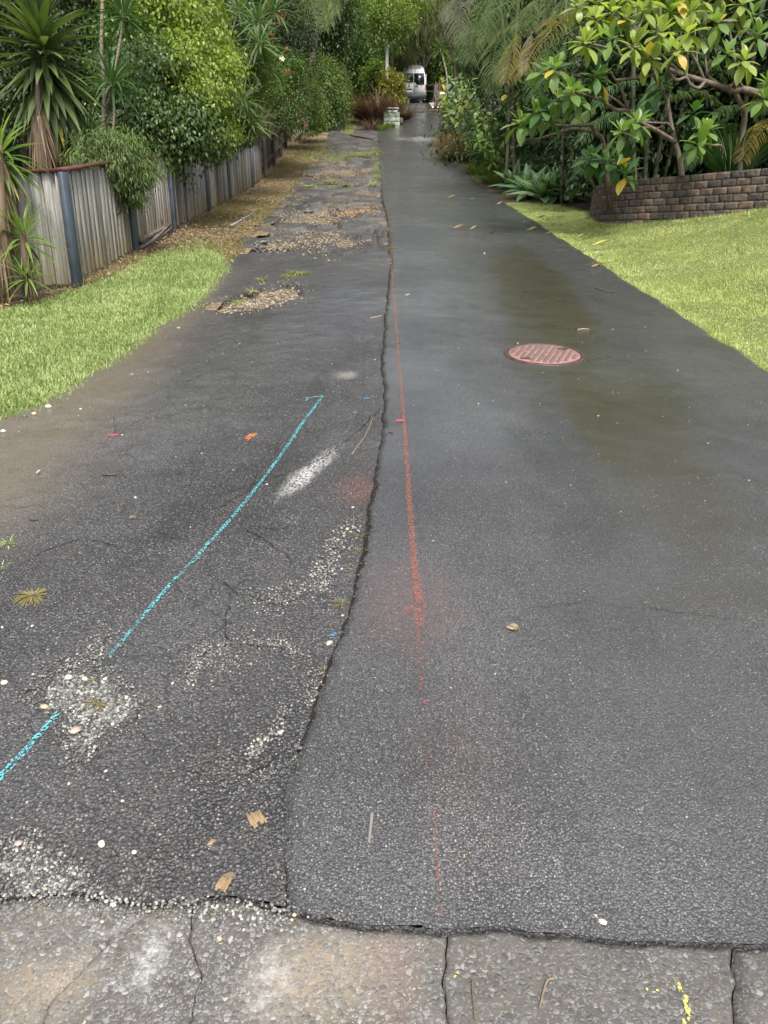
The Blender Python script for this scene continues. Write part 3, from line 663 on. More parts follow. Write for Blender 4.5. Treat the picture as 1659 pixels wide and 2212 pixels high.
# ------------------------------------------------------------------ manhole cover
m_lid = plain('faded_red_iron', (.22, .115, .10), .55, var=.35, scale=14, bump=.3)
m_stud = plain('worn_stud_iron', (.11, .075, .068), .5, var=.35, scale=20)
m_rim = plain('rusty_iron_rim', (.045, .025, .02), .6, var=.4, scale=20)
mc = G(1175, 772); mr = .30
slope = math.atan(.1334); Rs = np.array([[1, 0, 0], [0, math.cos(slope), -math.sin(slope)], [0, math.sin(slope), math.cos(slope)]])
mz = float(lane_z(mc[0], mc[1])); mbase = np.array([mc[0], mc[1], mz])
mh = thing('manhole_cover', 'round red iron manhole cover with rows of raised studs set in the wet lane', 'manhole cover', mbase)
def disc_ring(r0, r1, z0, z1, n=56):
    a = np.linspace(0, 2 * np.pi, n, endpoint=False); c = np.stack([np.cos(a), np.sin(a), 0 * a], -1)
    return c
def lathe(prof, n=56):
    a = np.linspace(0, 2 * np.pi, n, endpoint=False); V = np.concatenate([np.stack([np.cos(a) * r, np.sin(a) * r, 0 * a + z], -1) for r, z in prof]); F = []
    m = len(prof)
    i = np.arange(m - 1)[:, None] * n; j = np.arange(n)[None]; k = (j + 1) % n
    return V, np.stack([i + j, i + k, i + n + k, i + n + j], -1).reshape(-1, 4)
V, F = lathe([(.345, -.03), (.343, .007), (.335, .010), (.312, .009), (.309, -.012), (.30, -.015)]); part('frame', V @ Rs.T + mbase, F, m_rim, mh)
V, F = lathe([(.304, -.012), (.304, .004), (.299, .008), (.15, .008), (.0005, .008)]); part('lid', V @ Rs.T + mbase, F, m_lid, mh)
V, F = bevbox((0, 0, .010), (.030, .019, .009), .0035); st_me = mesh('stud', V, F, m_stud)
ca, sa = math.cos(math.radians(-22)), math.sin(math.radians(-22))
for i in range(-5, 6):
    for j in range(-9, 10):
        x, y = i * .052, j * .0315
        if math.hypot(x, y) > .275 or (abs(y) < .02 and abs(x) < .16 and (i + 9) % 3 == 0): continue
        X, Y = x * ca - y * sa, x * sa + y * ca
        if math.hypot(X - .19, Y - .15) < .055 or math.hypot(X + .19, Y + .15) < .055: continue
        Rm = Rs @ np.array([[ca, -sa, 0], [sa, ca, 0], [0, 0, 1]]); put('stud', st_me, mh, M4(Rm, Rs @ np.array([X, Y, 0.0])))
for sx in (1, -1):
    V, F = lathe([(.036, .0115), (.022, .012), (.020, .0085), (.0005, .0083)], 20); V = V * [1.3, .8, 1] + [sx * .19, sx * .15, 0]; part('key_slot', V @ Rs.T + mbase, F, m_rim, mh)

# ------------------------------------------------------------------ sprayed survey marks (thin films of paint)
def spray_mat(name, col, scale=190, bias=.5, top=.95, floor=0.0):
    b = NB(name); p = b.pos(); uv = b.n('ShaderNodeUVMap').outputs[0]; u, v, _ = b.xyz(uv)
    n1 = b.noise(p, scale, 3, .8); n2 = b.noise(p, 14, 4, .6); vv = b.vor(p, 110)
    dens = b.math('ADD', b.math('MULTIPLY', v, b.mapr(b.math('ABSOLUTE', b.math('SUBTRACT', u, .5)), .5, .12)), b.math('MULTIPLY', b.math('SUBTRACT', n2, .5), .6))
    a = b.mapr(b.math('ADD', b.math('MULTIPLY', dens, 1.1), b.math('MULTIPLY', b.math('SUBTRACT', n1, .5), 1.3)), bias, bias + .16)
    a = b.math('MULTIPLY', b.math('MULTIPLY', a, b.mapr(vv.outputs['Distance'], .62, .36, floor, 1)), b.mapr(n2, .3, .55, .4 * top, top))
    sh = b.pbr(col, .6, .3); tr = b.n('ShaderNodeBsdfTransparent').outputs[0]
    return b.done(b.n('ShaderNodeMixShader', {0: a, 1: tr, 2: sh}).outputs[0])
m_cyan = spray_mat('cyan_spray', (.09, .36, .42), bias=.58); m_blue = spray_mat('blue_spray', (.05, .25, .50)); m_red = spray_mat('red_spray', (.33, .105, .068), bias=.68, top=.5, floor=.25)
m_pink = spray_mat('pink_spray', (.75, .06, .16), bias=.35); m_orange = spray_mat('orange_spray', (.80, .20, .05)); m_yel = spray_mat('yellow_paint', (.62, .54, .14), bias=.74)
def film(name, pts, widths, strength, mat, label, cat, zf, dz=.006, group=None):
    """a strip of paint along points on the ground"""
    P = spline(np.array([G(*p)[:2] for p in pts]), max(24, 12 * len(pts))); n = len(P); t = np.linspace(0, 1, n)
    wd = np.interp(t, np.linspace(0, 1, len(widths)), widths); st = np.interp(t, np.linspace(0, 1, len(strength)), strength)
    T = nrm(np.gradient(P, axis=0)); N = np.stack([-T[:, 1], T[:, 0]], -1); V = []; UV = []
    for k in (-1, -.5, 0, .5, 1):
        q = P + N * (wd * k / 2)[:, None]; V.append(np.stack([q[:, 0], q[:, 1], zf(q[:, 0], q[:, 1]) + dz], -1)); UV.append(np.stack([0 * t + (k + 1) / 2, st], -1))
    V = np.stack(V, 1).reshape(-1, 3); UV = np.stack(UV, 1).reshape(-1, 2)
    return solo(name, V, gridF(n, 5), mat, V[len(V) // 2], label, cat, group, smooth=True, uv=UV)
film('paint_line', [(697, 856), (522, 1098), (350, 1290), (218, 1445)], [.038, .038, .035, .036, .04, .044], [1.0, 1.05, 1, .95, .9, .78, .62, .5], m_cyan, 'long cyan sprayed line running diagonally over the old asphalt', 'paint line', old_z)
film('paint_line', [(127, 1546), (60, 1622), (-20, 1705)], [.034, .038, .042], [1.0, 1.05, 1.05], m_cyan, 'short thick cyan sprayed line at the left edge below the gravel patch', 'paint line', old_z)
film('paint_mark', [(660, 868), (668, 861), (697, 857)], [.03, .028, .03], [.8, .7, .8], m_cyan, 'faint blue hooked tick at the top end of the long cyan line', 'paint mark', old_z, .009)
film('paint_mark', [(785, 860), (792, 860), (799, 860)], [.07, .09, .07], [.7, .9, .6], m_blue, 'small blue sprayed blotch near the seam above the white crack', 'paint mark', old_z)
film('paint_mark', [(230, 944), (243, 943), (256, 942)], [.035, .06, .035], [1, 1.2, 1], m_pink, 'pink sprayed dot on the old asphalt near the left lawn', 'paint mark', old_z)
film('paint_mark', [(531, 948), (541, 943), (554, 939)], [.03, .07, .06], [.8, 1.2, 1], m_orange, 'orange sprayed blotch left of the long cyan line', 'paint mark', old_z)
film('paint_mark', [(545, 941), (537, 950), (530, 957)], [.03, .03, .02], [.9, .7, .4], m_orange, 'small orange spray tail below the orange blotch', 'paint mark', old_z, .009)
film('paint_mark', [(849, 920), (860, 920), (873, 919)], [.03, .06, .04], [1, 1.2, 1], m_pink, 'pink sprayed dot touching the red line on the lane', 'paint mark', lane_z, .010)
film('paint_mark', [(912, 1533), (918, 1533), (924, 1532)], [.012, .02, .012], [.8, 1, .8], m_pink, 'tiny pale pink fleck on the red dusted lane', 'paint mark', lane_z)
film('paint_line', [(833, 298), (833, 360), (837, 450), (843, 540), (850, 640), (858, 740), (866, 840), (874, 940), (880, 1030), (886, 1120), (892, 1200), (902, 1300)], [.022, .025, .029, .036, .046, .056, .066], [1.2, 1.2, 1.2, 1.15, 1.1, 1.05, 1.0, .95, .95, 1, 1.0], m_red, 'thin red sprayed line following the seam up the new lane', 'paint line', lane_z)
film('paint_line', [(902, 1296), (906, 1330), (905, 1420), (914, 1560), (928, 1680)], [.06, .09, .06, .05, .05], [.95, .85, .64, .58, .55], m_red, 'fading pale red smear continuing the sprayed line down the lane', 'paint line', lane_z, .009)
film('paint_line', [(936, 1760), (945, 1880), (953, 1985)], [.03, .028, .024], [.58, .74, .66], m_red, 'short dark red line ending at the crossover joint', 'paint line', lane_z)
film('paint_mark', [(866, 1345), (882, 1336), (903, 1322)], [.05, .10, .08], [.5, .75, .7], m_red, 'orange red spray puff beside the foot of the red line', 'paint mark', lane_z, .010)
film('paint_mark', [(1455, 2112), (1470, 2135), (1482, 2165), (1484, 2195), (1478, 2225)], [.02, .028, .034, .03, .03], [.75, 1, .9, .85, .8], m_yel, 'broken yellow paint squiggle on the concrete crossover', 'paint mark', slab_z)
film('paint_mark', [(978, 2112), (984, 2106), (992, 2098)], [.012, .014, .012], [.9, 1, .7], m_yel, 'yellow paint flecks beside the crossover joint', 'paint mark', slab_z)
film('paint_mark', [(1395, 2138), (1412, 2143), (1424, 2140)], [.012, .014, .012], [.8, .9, .8], m_yel, 'faint yellow fleck left of the yellow squiggle', 'paint mark', slab_z)
film('paint_mark', [(717, 1375), (724, 1372), (731, 1368)], [.02, .026, .02], [.9, 1, .9], m_blue, 'blue spray speck beside a white stone at the seam', 'paint mark', old_z)

# ------------------------------------------------------------------ cracks (dirt filled)
def crack(pts, w0, seed, zf, dz=.0045, name='crack'):
    P = np.array([G(*p)[:2] for p in pts]); d = np.concatenate([[0], np.cumsum(np.hypot(*np.diff(P, axis=0).T))]); n = max(20, int(d[-1] / .012)); s = np.linspace(0, d[-1], n)
    X = np.interp(s, d, P[:, 0]) + .014 * vn(s, s * 0, 14, seed) + .010 * vn(s, s * 0, 55, seed + 1); Y = np.interp(s, d, P[:, 1]) + .016 * vn(s, s * 0, 13, seed + 2) + .012 * vn(s, s * 0, 50, seed + 3)
    T = nrm(np.stack([np.gradient(X), np.gradient(Y)], -1)); N = np.stack([-T[:, 1], T[:, 0]], -1); wd = w0 * .55 * (.2 + 1.3 * np.abs(vn(s, s * 0, 22, seed + 4))) * np.clip(np.minimum(s, d[-1] - s) / .1, .1, 1)
    V = np.concatenate([np.stack([X - N[:, 0] * wd / 2, Y - N[:, 1] * wd / 2], -1), np.stack([X + N[:, 0] * wd / 2, Y + N[:, 1] * wd / 2], -1)]); V = np.column_stack([V, zf(V[:, 0], V[:, 1]) + dz])
    i = np.arange(n - 1); return V, np.stack([i, i + 1, n + i + 1, n + i], -1)
CR = [([(822, 880), (780, 925), (735, 965), (690, 995), (640, 1015)], .016), ([(640, 1015), (560, 1040), (500, 1062), (440, 1078)], .009), ([(560, 1010), (540, 1060), (480, 1100), (400, 1120)], .010),
      ([(110, 908), (180, 912), (245, 905), (250, 945)], .006), ([(470, 800), (410, 825), (360, 830)], .012), ([(500, 1130), (560, 1165), (620, 1200), (650, 1230)], .010), ([(690, 1280), (600, 1310), (520, 1290), (460, 1250)], .011),
      ([(505, 1420), (480, 1360), (500, 1300)], .010), ([(390, 1480), (430, 1420), (470, 1395), (560, 1400), (640, 1410)], .010), ([(0, 1240), (90, 1200), (180, 1170), (280, 1190)], .009), ([(500, 1700), (580, 1660), (640, 1600)], .011),
      ([(120, 1480), (60, 1500), (0, 1520)], .012), ([(660, 1130), (600, 1150), (520, 1140)], .007), ([(300, 1690), (400, 1660), (470, 1690), (510, 1680)], .008), ([(330, 1500), (290, 1560), (330, 1640)], .006), ([(615, 930), (590, 980), (575, 1005)], .007)]
mb = MB()
for i, (pts, w0) in enumerate(CR): mb.add(*crack(pts, w0, 200 + 9 * i, old_z))
struct('pavement_cracks', *mb.get(), m_crack)
mb = MB().add(*crack([(1110, 1330), (1180, 1322), (1270, 1312), (1390, 1326), (1520, 1345), (1620, 1350)], .006, 401, lane_z)).add(*crack([(1390, 1326), (1410, 1400), (1420, 1440)], .004, 411, lane_z))
struct('lane_cracks', *mb.get(), m_crack)

mb = MB(); q = [(x_, y_) for x_, y_ in zip(SEAM[1:-1, 0], SEAM[1:-1, 1])]
def seam_fill(y0, y1, w0, seed):
    n = int((y1 - y0) / .012); y = np.linspace(y0, y1, n); x = seam_x(y); wd = w0 * (.35 + .9 * np.abs(vn(y, y * 0, 9, seed))) ; a = x - wd - .004 * vn(y, y * 0, 60, seed + 1); b_ = x + .012
    V = np.concatenate([np.stack([a, y, old_z(a, y) + .005], -1), np.stack([b_, y, old_z(b_, y) + .006], -1)]); i = np.arange(n - 1); return V, np.stack([i, n + i, n + i + 1, i + 1], -1)
struct('seam_dirt_and_shade', *seam_fill(1.95, 34, .010, 77), m_crack)  # dark strip stands for both dirt and shade in the open seam
# ------------------------------------------------------------------ letterbox pier of pale green blocks
m_lbb = plain('pale_green_block', (.30, .33, .265), .8, var=.3, scale=8, bump=.4); m_green = plain('dark_green_metal', (.06, .10, .085), .45); m_white = plain('white_plate', (.72, .73, .72), .4, var=.08); m_black = plain('black_print', (.02, .02, .02), .6)
lp = G(846, 271); lb = thing('letterbox_pier', 'letterbox pier of pale green painted blocks with white house number plate', 'letterbox', lp)
lw, lh = .92, .20
Zl = lp[1] * cp - (lp[2] - CAMZ) * sp; sc = Zl / FD         # metres per picture unit at the pier
bw = 35 * sc; bh = 9.2 * sc
for row in range(3):
    cuts = [[0, .49, 1.0], [0, .30, .73, 1.0], [0, .22, .72, 1.0]][row]
    for k in range(len(cuts) - 1):
        a, e = cuts[k] * bw, cuts[k + 1] * bw; V, F = bevbox((lp[0] - bw / 2 + (a + e) / 2, lp[1] + .2 + R(-.008, .008), lp[2] - .06 + bh * (row + .5)), (e - a - .012, .4, bh - .012), .012); part('block', V, F, m_lbb, lb)
top = lp[2] - .06 + bh * 3
V, F = bevbox((lp[0] + .02 * bw, lp[1] + .2, top + 7.0 * sc / 2), (bw * .76, .36, 7.0 * sc), .01); bx_ = part('letter_box', V, F, m_lbb, lb)
V, F = bevbox((lp[0] + .02 * bw, lp[1] + .02 - .012, top + 2.2 * sc), (bw * .60, .016, 3.4 * sc), .004); pl = part('number_plate', V, F, m_white, lb)
V, F = box((lp[0] - .22 * bw, lp[1] - .004, top + 2.2 * sc), (.022, .006, .075)); part('numeral', V, F, m_black, pl)
V, F = bevbox((lp[0] + .02 * bw, lp[1] + .015 - .004, top + 5.4 * sc), (bw * .60, .014, 1.8 * sc), .004); part('mail_slot', V, F, m_black, lb)
V, F = bevbox((lp[0] + .03 * bw, lp[1] + .18, top + 7.0 * sc + .02), (bw * .83, .46, .04), .01); part('lid', V, F, m_white, lb)
V, F = bevbox((lp[0] - bw * .42, lp[1] + .16, top + 1.4 * sc), (bw * .24, .34, 3.2 * sc), .01); part('paper_holder', V, F, m_green, lb)
V, F = bevbox((lp[0] + bw * .60, lp[1] + .12, lp[2] + bh * 1.0), (bw * .20, .2, bh * 1.25), .02); solo('paver_block', V, F, m_wpost, (lp[0] + bw * .6, lp[1] + .12, lp[2] + bh * .3), 'brown paver block leaning against the right side of the letterbox pier', 'block')

# ------------------------------------------------------------------ white van
m_van = plain('white_van_paint', (.84, .85, .86), .3, .5, var=.04, **{'Coat Weight': .6}); m_glass = plain('dark_glass', (.012, .014, .016), .06, .6, var=.1); m_blk = plain('black_plastic', (.035, .036, .04), .5); m_tyre = plain('tyre_rubber', (.018, .018, .018), .8); m_redl = plain('red_lens', (.22, .03, .03), .2); m_rimm = plain('wheel_steel', (.35, .36, .37), .4, metal=.6)
m_whl = plain('clear_lens', (.7, .6, .5), .2)
VW, VH = 1.92, 2.58; vp = PZ(893, 221.5, 57.0); vz = float(gz(vp[0], vp[1])) + .055
vb = np.array([vp[0], vp[1], vz]); van = thing('white_van', 'white high roof van parked facing away at the top of the driveway', 'van', vb, rz=0.0)
hw = VW / 2
prof = [(.30, hw * .97), (.45, hw), (1.15, hw), (1.35, hw * .985), (1.95, hw * .90), (2.30, hw * .80), (2.46, hw * .70), (2.55, hw * .52), (2.58, hw * .2)]
ring = [(x, z) for z, x in prof] + [(-x, z) for z, x in prof[::-1]]
st_ = [(.0, 1, 0), (.06, 1.0, 0), (3.6, 1.0, 0), (4.0, .96, -.02), (4.5, .93, -.55), (5.3, .86, -1.35), (5.45, .8, -1.5)]
V = []; 
for y, s_, dzz in st_:
    for x, z in ring: V.append([x * s_, y + (.05 * max(0, z - 1.3) if y < .05 else 0), min(z, 2.58 + dzz) if dzz else z])
V = np.array(V); nr = len(ring); F = [[i * nr + j, i * nr + (j + 1) % nr, (i + 1) * nr + (j + 1) % nr, (i + 1) * nr + j] for i in range(len(st_) - 1) for j in range(nr)]
cap = np.array([[0, .05, 1.4]]); V = np.vstack([V, cap]); F3 = [[len(V) - 1, (j + 1) % nr, j] for j in range(nr)]
bodyo = part('body', V + vb, [np.array(F3), np.array(F)], m_van, van)
def prism(poly, y, d, mat, name, par, off=.0):
    P = np.array(poly); n = len(P); yy = lambda z: .05 * np.clip(z - 1.3, 0, None)
    V = np.concatenate([np.stack([P[:, 0], y + yy(P[:, 1]), P[:, 1]], -1), np.stack([P[:, 0], y + d + yy(P[:, 1]), P[:, 1]], -1), [[P[:, 0].mean(), y + yy(P[:, 1]).mean(), P[:, 1].mean()]]])
    F4 = np.array([[(i + 1) % n, i, n + i, n + (i + 1) % n] for i in range(n)]); F3 = np.array([[2 * n, i, (i + 1) % n] for i in range(n)])
    return part(name, V + vb, [F3, F4], mat, par)
dl = prism([(-.88, .52), (-.005, .52), (-.005, 2.30), (-.70, 2.30), (-.80, 1.95), (-.88, 1.3)], -.012, .02, m_van, 'rear_door', van)
dr = prism([(.005, .52), (.88, .52), (.88, 1.3), (.80, 1.95), (.70, 2.30), (.005, 2.30)], -.012, .02, m_van, 'rear_door', van)
prism([(-.84, 1.40), (-.03, 1.40), (-.03, 2.02), (-.76, 2.02)], -.022, .012, m_glass, 'window', dl)
prism([(.03, 1.40), (.14, 1.38), (.24, 1.24), (.82, 1.24), (.82, 1.55), (.76, 2.02), (.03, 2.02)], -.022, .012, m_glass, 'window', dr)
prism([(.10, 1.12), (.34, 1.12), (.34, 1.18), (.10, 1.18)], -.04, .03, m_blk, 'handle', dr)
prism([(.56, 1.12), (.62, 1.12), (.62, 1.18), (.56, 1.18)], -.03, .02, m_blk, 'lock', dr)
prism([(-.82, .88), (-.12, .88), (-.12, .96), (-.82, .96)], -.03, .02, m_blk, 'plate_light_bar', dl)
prism([(-.62, .72), (-.14, .72), (-.14, .85), (-.62, .85)], -.03, .02, m_white, 'licence_plate', dl)
V, F = bevbox(vb + [0, -.06, .44], (VW * .99, .18, .34), .05); part('bumper', V, F, m_blk, van)
for s_ in (-1, 1):
    V, F = bevbox(vb + [s_ * (hw - .035), -.005, .98], (.075, .06, .60), .015); l_ = part('tail_light', V, F, m_redl, van)
    V, F = bevbox(vb + [s_ * (hw - .035), -.012, .80], (.085, .06, .10), .012); part('lens', V, F, m_whl, l_)
    V, F = bevbox(vb + [s_ * (hw - .02), .008, 1.5], (.04, .05, .9), .01); part('door_hinge', V, F, m_van, van)
    V, F = bevbox(vb + [s_ * (hw + .12), 4.05, 1.35], (.20, .12, .34), .03); part('mirror', V, F, m_blk, van)
    for wy in (.85, 4.35):
        for nm, r0, r1, wd_, mt in (('wheel', .34, .22, .2, m_tyre),):
            V, F = lathe([(.19, -.09), (.31, -.10), (.34, -.06), (.34, .06), (.31, .10), (.19, .09)], 24); Rm = np.array([[0, 0, 1], [0, 1, 0], [-1, 0, 0]]); wv = V @ Rm.T + vb + [s_ * (hw - .14), wy, .34]; wo = part('wheel', wv, F, m_tyre, van, smooth=True)
            V, F = lathe([(.0005, .05), (.08, .06), (.19, .085)], 20); V[:, 2] *= s_; part('rim', V @ Rm.T + vb + [s_ * (hw - .14), wy, .34], F, m_rimm, wo)
# ------------------------------------------------------------------ railing, car and sticks behind
m_rail = plain('grey_green_metal', (.06, .075, .07), .5)
ra = PZ(921, 184, 60); rb_ = PZ(965, 181, 60); zb = float(gz(ra[0], ra[1])) + .05
rl = thing('metal_railing', 'dark metal hand railing beyond the white van', 'railing', (ra[0], ra[1], zb))
for h in (0, -.45): rail(rl, 'rail', [ra - [0.3, 0, 0] + [0, 0, h], rb_ + [2.5, 0, h]], .06, .08, m_rail, 0)
for k in range(3):
    q = ra + (rb_ - ra) * (.4 + k * .95); V, F = box((q[0], q[1], (zb + q[2]) / 2), (.09, .09, q[2] - zb)); part('post', V, F, m_rail, rl)
m_car = plain('silver_green_paint', (.46, .52, .50), .22, metal=.3, var=.03, **{'Coat Weight': .5})
cb = PZ(962, 222, 57.5); cb[2] = float(gz(cb[0], cb[1])) + .05
car = thing('silver_car', 'pale silver green car mostly hidden behind the shrubs beside the van', 'car', cb)
sec = [(0, .35, .75, .70), (.25, .32, .86, .78), (1.1, .30, .98, .82), (1.15, .30, .99, .82), (3.2, .30, 1.0, .82), (3.9, .32, .96, .78), (4.1, .4, .8, .7)]
V = []; ring2 = lambda b0, t, h: [(-h, b0), (-h * 1.03, (b0 + t) / 2), (-h * .95, t - .05), (-h * .8, t), (h * .8, t), (h * .95, t - .05), (h * 1.03, (b0 + t) / 2), (h, b0)]
for y, b0, t, h in sec: V += [[x, y, z] for x, z in ring2(b0, t, h)]
nr = 8; F = [[i * nr + j, i * nr + (j + 1) % nr, (i + 1) * nr + (j + 1) % nr, (i + 1) * nr + j] for i in range(len(sec) - 1) for j in range(nr)] + [[3, 2, 1, 0], [7, 6, 5, 4], [7, 4, 3, 0]] + [[len(V) - 8 + k for k in q] for q in ([0, 1, 2, 3], [4, 5, 6, 7], [0, 3, 4, 7])]
part('body', np.array(V) + cb, np.array(F), m_car, car, smooth=False)
V = []; 
for y, t, h in ((1.0, .97, .76), (1.7, 1.42, .62), (2.7, 1.44, .62), (3.5, .98, .74)): V += [[-h, y, t], [h, y, t], [h * 1.05, y, .95], [-h * 1.05, y, .95]]
F = [[i * 4 + j, i * 4 + (j + 1) % 4, i * 4 + 4 + (j + 1) % 4, i * 4 + 4 + j] for i in range(3) for j in range(4)]; part('cabin', np.array(V) + cb, np.array(F), m_glass, car)
for s_ in (-1, 1):
    for wy in (.8, 3.3):
        V, F = lathe([(.0005, .1), (.2, .1), (.31, .08), (.31, -.08), (.2, -.1)], 20); Rm = np.array([[0, 0, 1], [0, 1, 0], [-1, 0, 0]]); part('wheel', V @ Rm.T * 1.0 + cb + [s_ * .74, wy, .31], F, m_tyre, car)
    V, F = bevbox(cb + [s_ * .55, .0, .66], (.3, .08, .14), .03); part('headlight', V, F, m_whl, car)
m_stick = bark('dead_stick', (.07, .042, .03), (.16, .105, .08))
sb = G(948, 236); stk = thing('stick_bundle', 'bundle of dead brown sticks leaning upright beside the far shrubs', 'sticks', sb)
for k in range(12):
    a = PZ(940 + R(-5, 6), 236 + R(-4, 0), 48 + R(-.2, .2)); e = PZ(950 + R(-9, 9), 176 + R(-6, 20), 48 + R(-.3, .3)); mid = (a + e) / 2 + R(-.06, .06, 3); V, F = tube(spline([a, mid, e], 6), .022, 5); part('stick', V, F, m_stick, stk)

# ------------------------------------------------------------------ plant materials
m_ficus = leaf_mat('ficus_leaf', [(.046, .088, .024), (.068, .122, .032), (.10, .165, .042)], .36, .3)
m_ficus_new_lit = leaf_mat('ficus_new_lit_leaf', [(.11, .185, .03), (.17, .245, .04), (.23, .295, .05), (.32, .35, .07)], .42, .4)
m_yucca = leaf_mat('yucca_leaf', [(.062, .095, .032), (.09, .135, .042), (.135, .185, .06)], .4, .25)
m_yucca_old = leaf_mat('yucca_leaf_yellow_tip', [(.07, .11, .02), (.10, .13, .025)], .4, .3, tipcol=(.42, .30, .03))
m_yucca_lt = leaf_mat('yucca_leaf_light', [(.09, .17, .03), (.14, .23, .045), (.21, .28, .06)], .4, .35)
m_drac = leaf_mat('dracaena_leaf', [(0.041, 0.088, 0.030), (0.061, 0.121, 0.038), (0.095, 0.162, 0.054)], .4, .25)
m_drac_lt = leaf_mat('dracaena_leaf_light', [(.06, .11, .04), (.09, .15, .05), (.13, .19, .07)], .42, .3)
m_fran = leaf_mat('frangipani_leaf', [(0.100, 0.177, 0.047), (0.142, 0.236, 0.059), (0.201, 0.295, 0.077)], .38, .38, midrib=(.22, .27, .10))
m_fran_lt = leaf_mat('frangipani_leaf_light', [(.18, .25, .06), (.26, .33, .085), (.34, .39, .11)], .38, .4, midrib=(.33, .36, .15))
m_fran_dk = leaf_mat('frangipani_leaf_dark', [(0.047, 0.115, 0.030), (0.068, 0.149, 0.041)], .36, .3, midrib=(.12, .17, .06))
m_grey_leaf = leaf_mat('grey_green_leaf', [(0.113, 0.196, 0.083), (0.166, 0.256, 0.106), (0.256, 0.330, 0.134)], .4, .3)
m_palm = leaf_mat('palm_leaflet', [(0.049, 0.081, 0.019), (0.074, 0.111, 0.027), (0.115, 0.149, 0.041)], .55, .3, .2)
m_palm_dk = leaf_mat('palm_leaflet_dark', [(0.047, 0.096, 0.031), (0.070, 0.134, 0.043)], .55, .25, .2)
m_palm_yl = leaf_mat('palm_leaflet_yellow', [(.17, .14, .025), (.26, .19, .03), (.13, .13, .03)], .45, .35)
m_palm_gr = leaf_mat('palm_leaflet_grey', [(.085, .085, .05), (.15, .145, .10)], .65, .15, .2)
m_agave = leaf_mat('agave_leaf', [(.11, .20, .095), (.15, .255, .12), (.20, .31, .15)], .45, .25)
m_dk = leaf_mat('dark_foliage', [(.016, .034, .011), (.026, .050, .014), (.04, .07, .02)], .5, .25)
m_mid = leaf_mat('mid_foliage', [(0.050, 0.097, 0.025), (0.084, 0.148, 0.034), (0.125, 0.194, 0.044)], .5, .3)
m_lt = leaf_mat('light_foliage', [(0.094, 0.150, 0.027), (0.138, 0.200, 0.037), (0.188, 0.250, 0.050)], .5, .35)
m_vine = leaf_mat('vine_leaf', [(.075, .125, .035), (.11, .165, .05), (.16, .21, .07)] or [(0.063, 0.127, 0.025), (0.098, 0.178, 0.034), (0.138, 0.230, 0.046)], .45, .35)
m_cas = leaf_mat('needle_foliage', [(0.063, 0.075, 0.021), (0.098, 0.108, 0.030), (0.135, 0.143, 0.045)], .6, .25)
m_croton = leaf_mat('croton_leaf', [(.10, .13, .02), (.19, .18, .03), (.26, .22, .04)], .45, .3)
m_purple = leaf_mat('purple_grass', [(.085, .045, .038), (.15, .085, .065), (.26, .18, .14)], .7, .2)
m_brown_g = leaf_mat('brown_grass', [(.17, .115, .07), (.26, .18, .11), (.34, .26, .16)], .75, .2)
m_dead = leaf_mat('dead_leaf', [(.13, .095, .058), (.26, .195, .125), (.42, .34, .23)], .75, .15)
m_redtip = leaf_mat('red_new_leaf', [(.22, .045, .04), (.34, .09, .07)], .5, .3)
m_pinkf = leaf_mat('pink_petal', [(.42, .035, .12), (.55, .10, .22)], .5, .35)
m_whitef = leaf_mat('pale_petal', [(.7, .66, .45), (.75, .72, .6)], .5, .3)
m_trunk = bark('grey_trunk', (.10, .085, .065), (.24, .21, .17), 10, True)
m_branch = bark('frangipani_bark', (.085, .065, .048), (.19, .155, .12), 16)
m_darkbark = bark('dark_bark', (.028, .022, .016), (.07, .056, .042), 12)
m_skirt = leaf_mat('dry_skirt_leaf', [(.055, .036, .022), (.12, .08, .048), (.22, .165, .105)], .75, .1)
m_white_trunk = bark('pale_trunk', (.30, .29, .26), (.60, .58, .54), 12, True)
m_cane = bark('palm_cane', (.05, .05, .03), (.12, .115, .075), 9, True)

CAMV = CAM
def leaves_as_parts(parent, tmpl, name, mat, Rm, P, S, cap=300, tname='foliage', variants=None):
    """the leaves nearest the camera each an object, the rest joined"""
    P = np.asarray(P); S = np.asarray(S); d = np.linalg.norm(P - CAMV, axis=1); o = np.argsort(d); base = rootloc(parent)
    me = mesh(name, *tmpl, mat, True); q = o[:cap]
    for i in q: put(name, me, parent, M4(Rm[i], P[i] - base, S[i]))
    q = o[cap:]
    if len(q):
        V, F = merge(tmpl, Rm[q], P[q], S[q]); part(tname, V, F, mat, parent, True, kind='stuff')
def crown(c, r, nl, per, spread, flat=1.0, shell=.55, rng=RNG):
    """leaf positions in clumps spread through an uneven crown; returns points and outward directions"""
    c = np.asarray(c, float); r = np.asarray(r, float) * np.ones(3)
    d = nrm(rng.normal(size=(nl, 3))); rad = rng.uniform(shell, 1.0, nl) ** .8 * (1 + .18 * rng.normal(size=nl)); cl = c + d * rad[:, None] * r
    n = rng.integers(int(per * .5), int(per * 1.5) + 1, nl); idx = np.repeat(np.arange(nl), n)
    off = rng.normal(size=(len(idx), 3)) * spread * np.array([1, 1, .75 * flat]); P = cl[idx] + off
    return P, nrm(d[idx] * .6 + nrm(off) * .6 + rng.normal(size=P.shape) * .35), cl
def leaf_frames(P, out, droop=.5, jit=.5):
    D = nrm(out + np.array([0, 0, -droop]) + RNG.normal(size=P.shape) * jit); U = nrm(np.array([0, 0, 1.0]) + out * .5 + RNG.normal(size=P.shape) * .4)
    return frames(D, U)
LEAF_S = leaf_t(2, .42, .25, .25); LEAF_M = leaf_t(3, .36, .25, .3); LEAF_BIG = leaf_t(6, .36, .18, .20, wmax=.62, tip=.10, base=.10)
STRAP = leaf_t(6, .085, .5, .22, wmax=.35, tip=.01, base=.35); STRAP_D = leaf_t(6, .085, .5, .55, wmax=.35, tip=.01, base=.35)
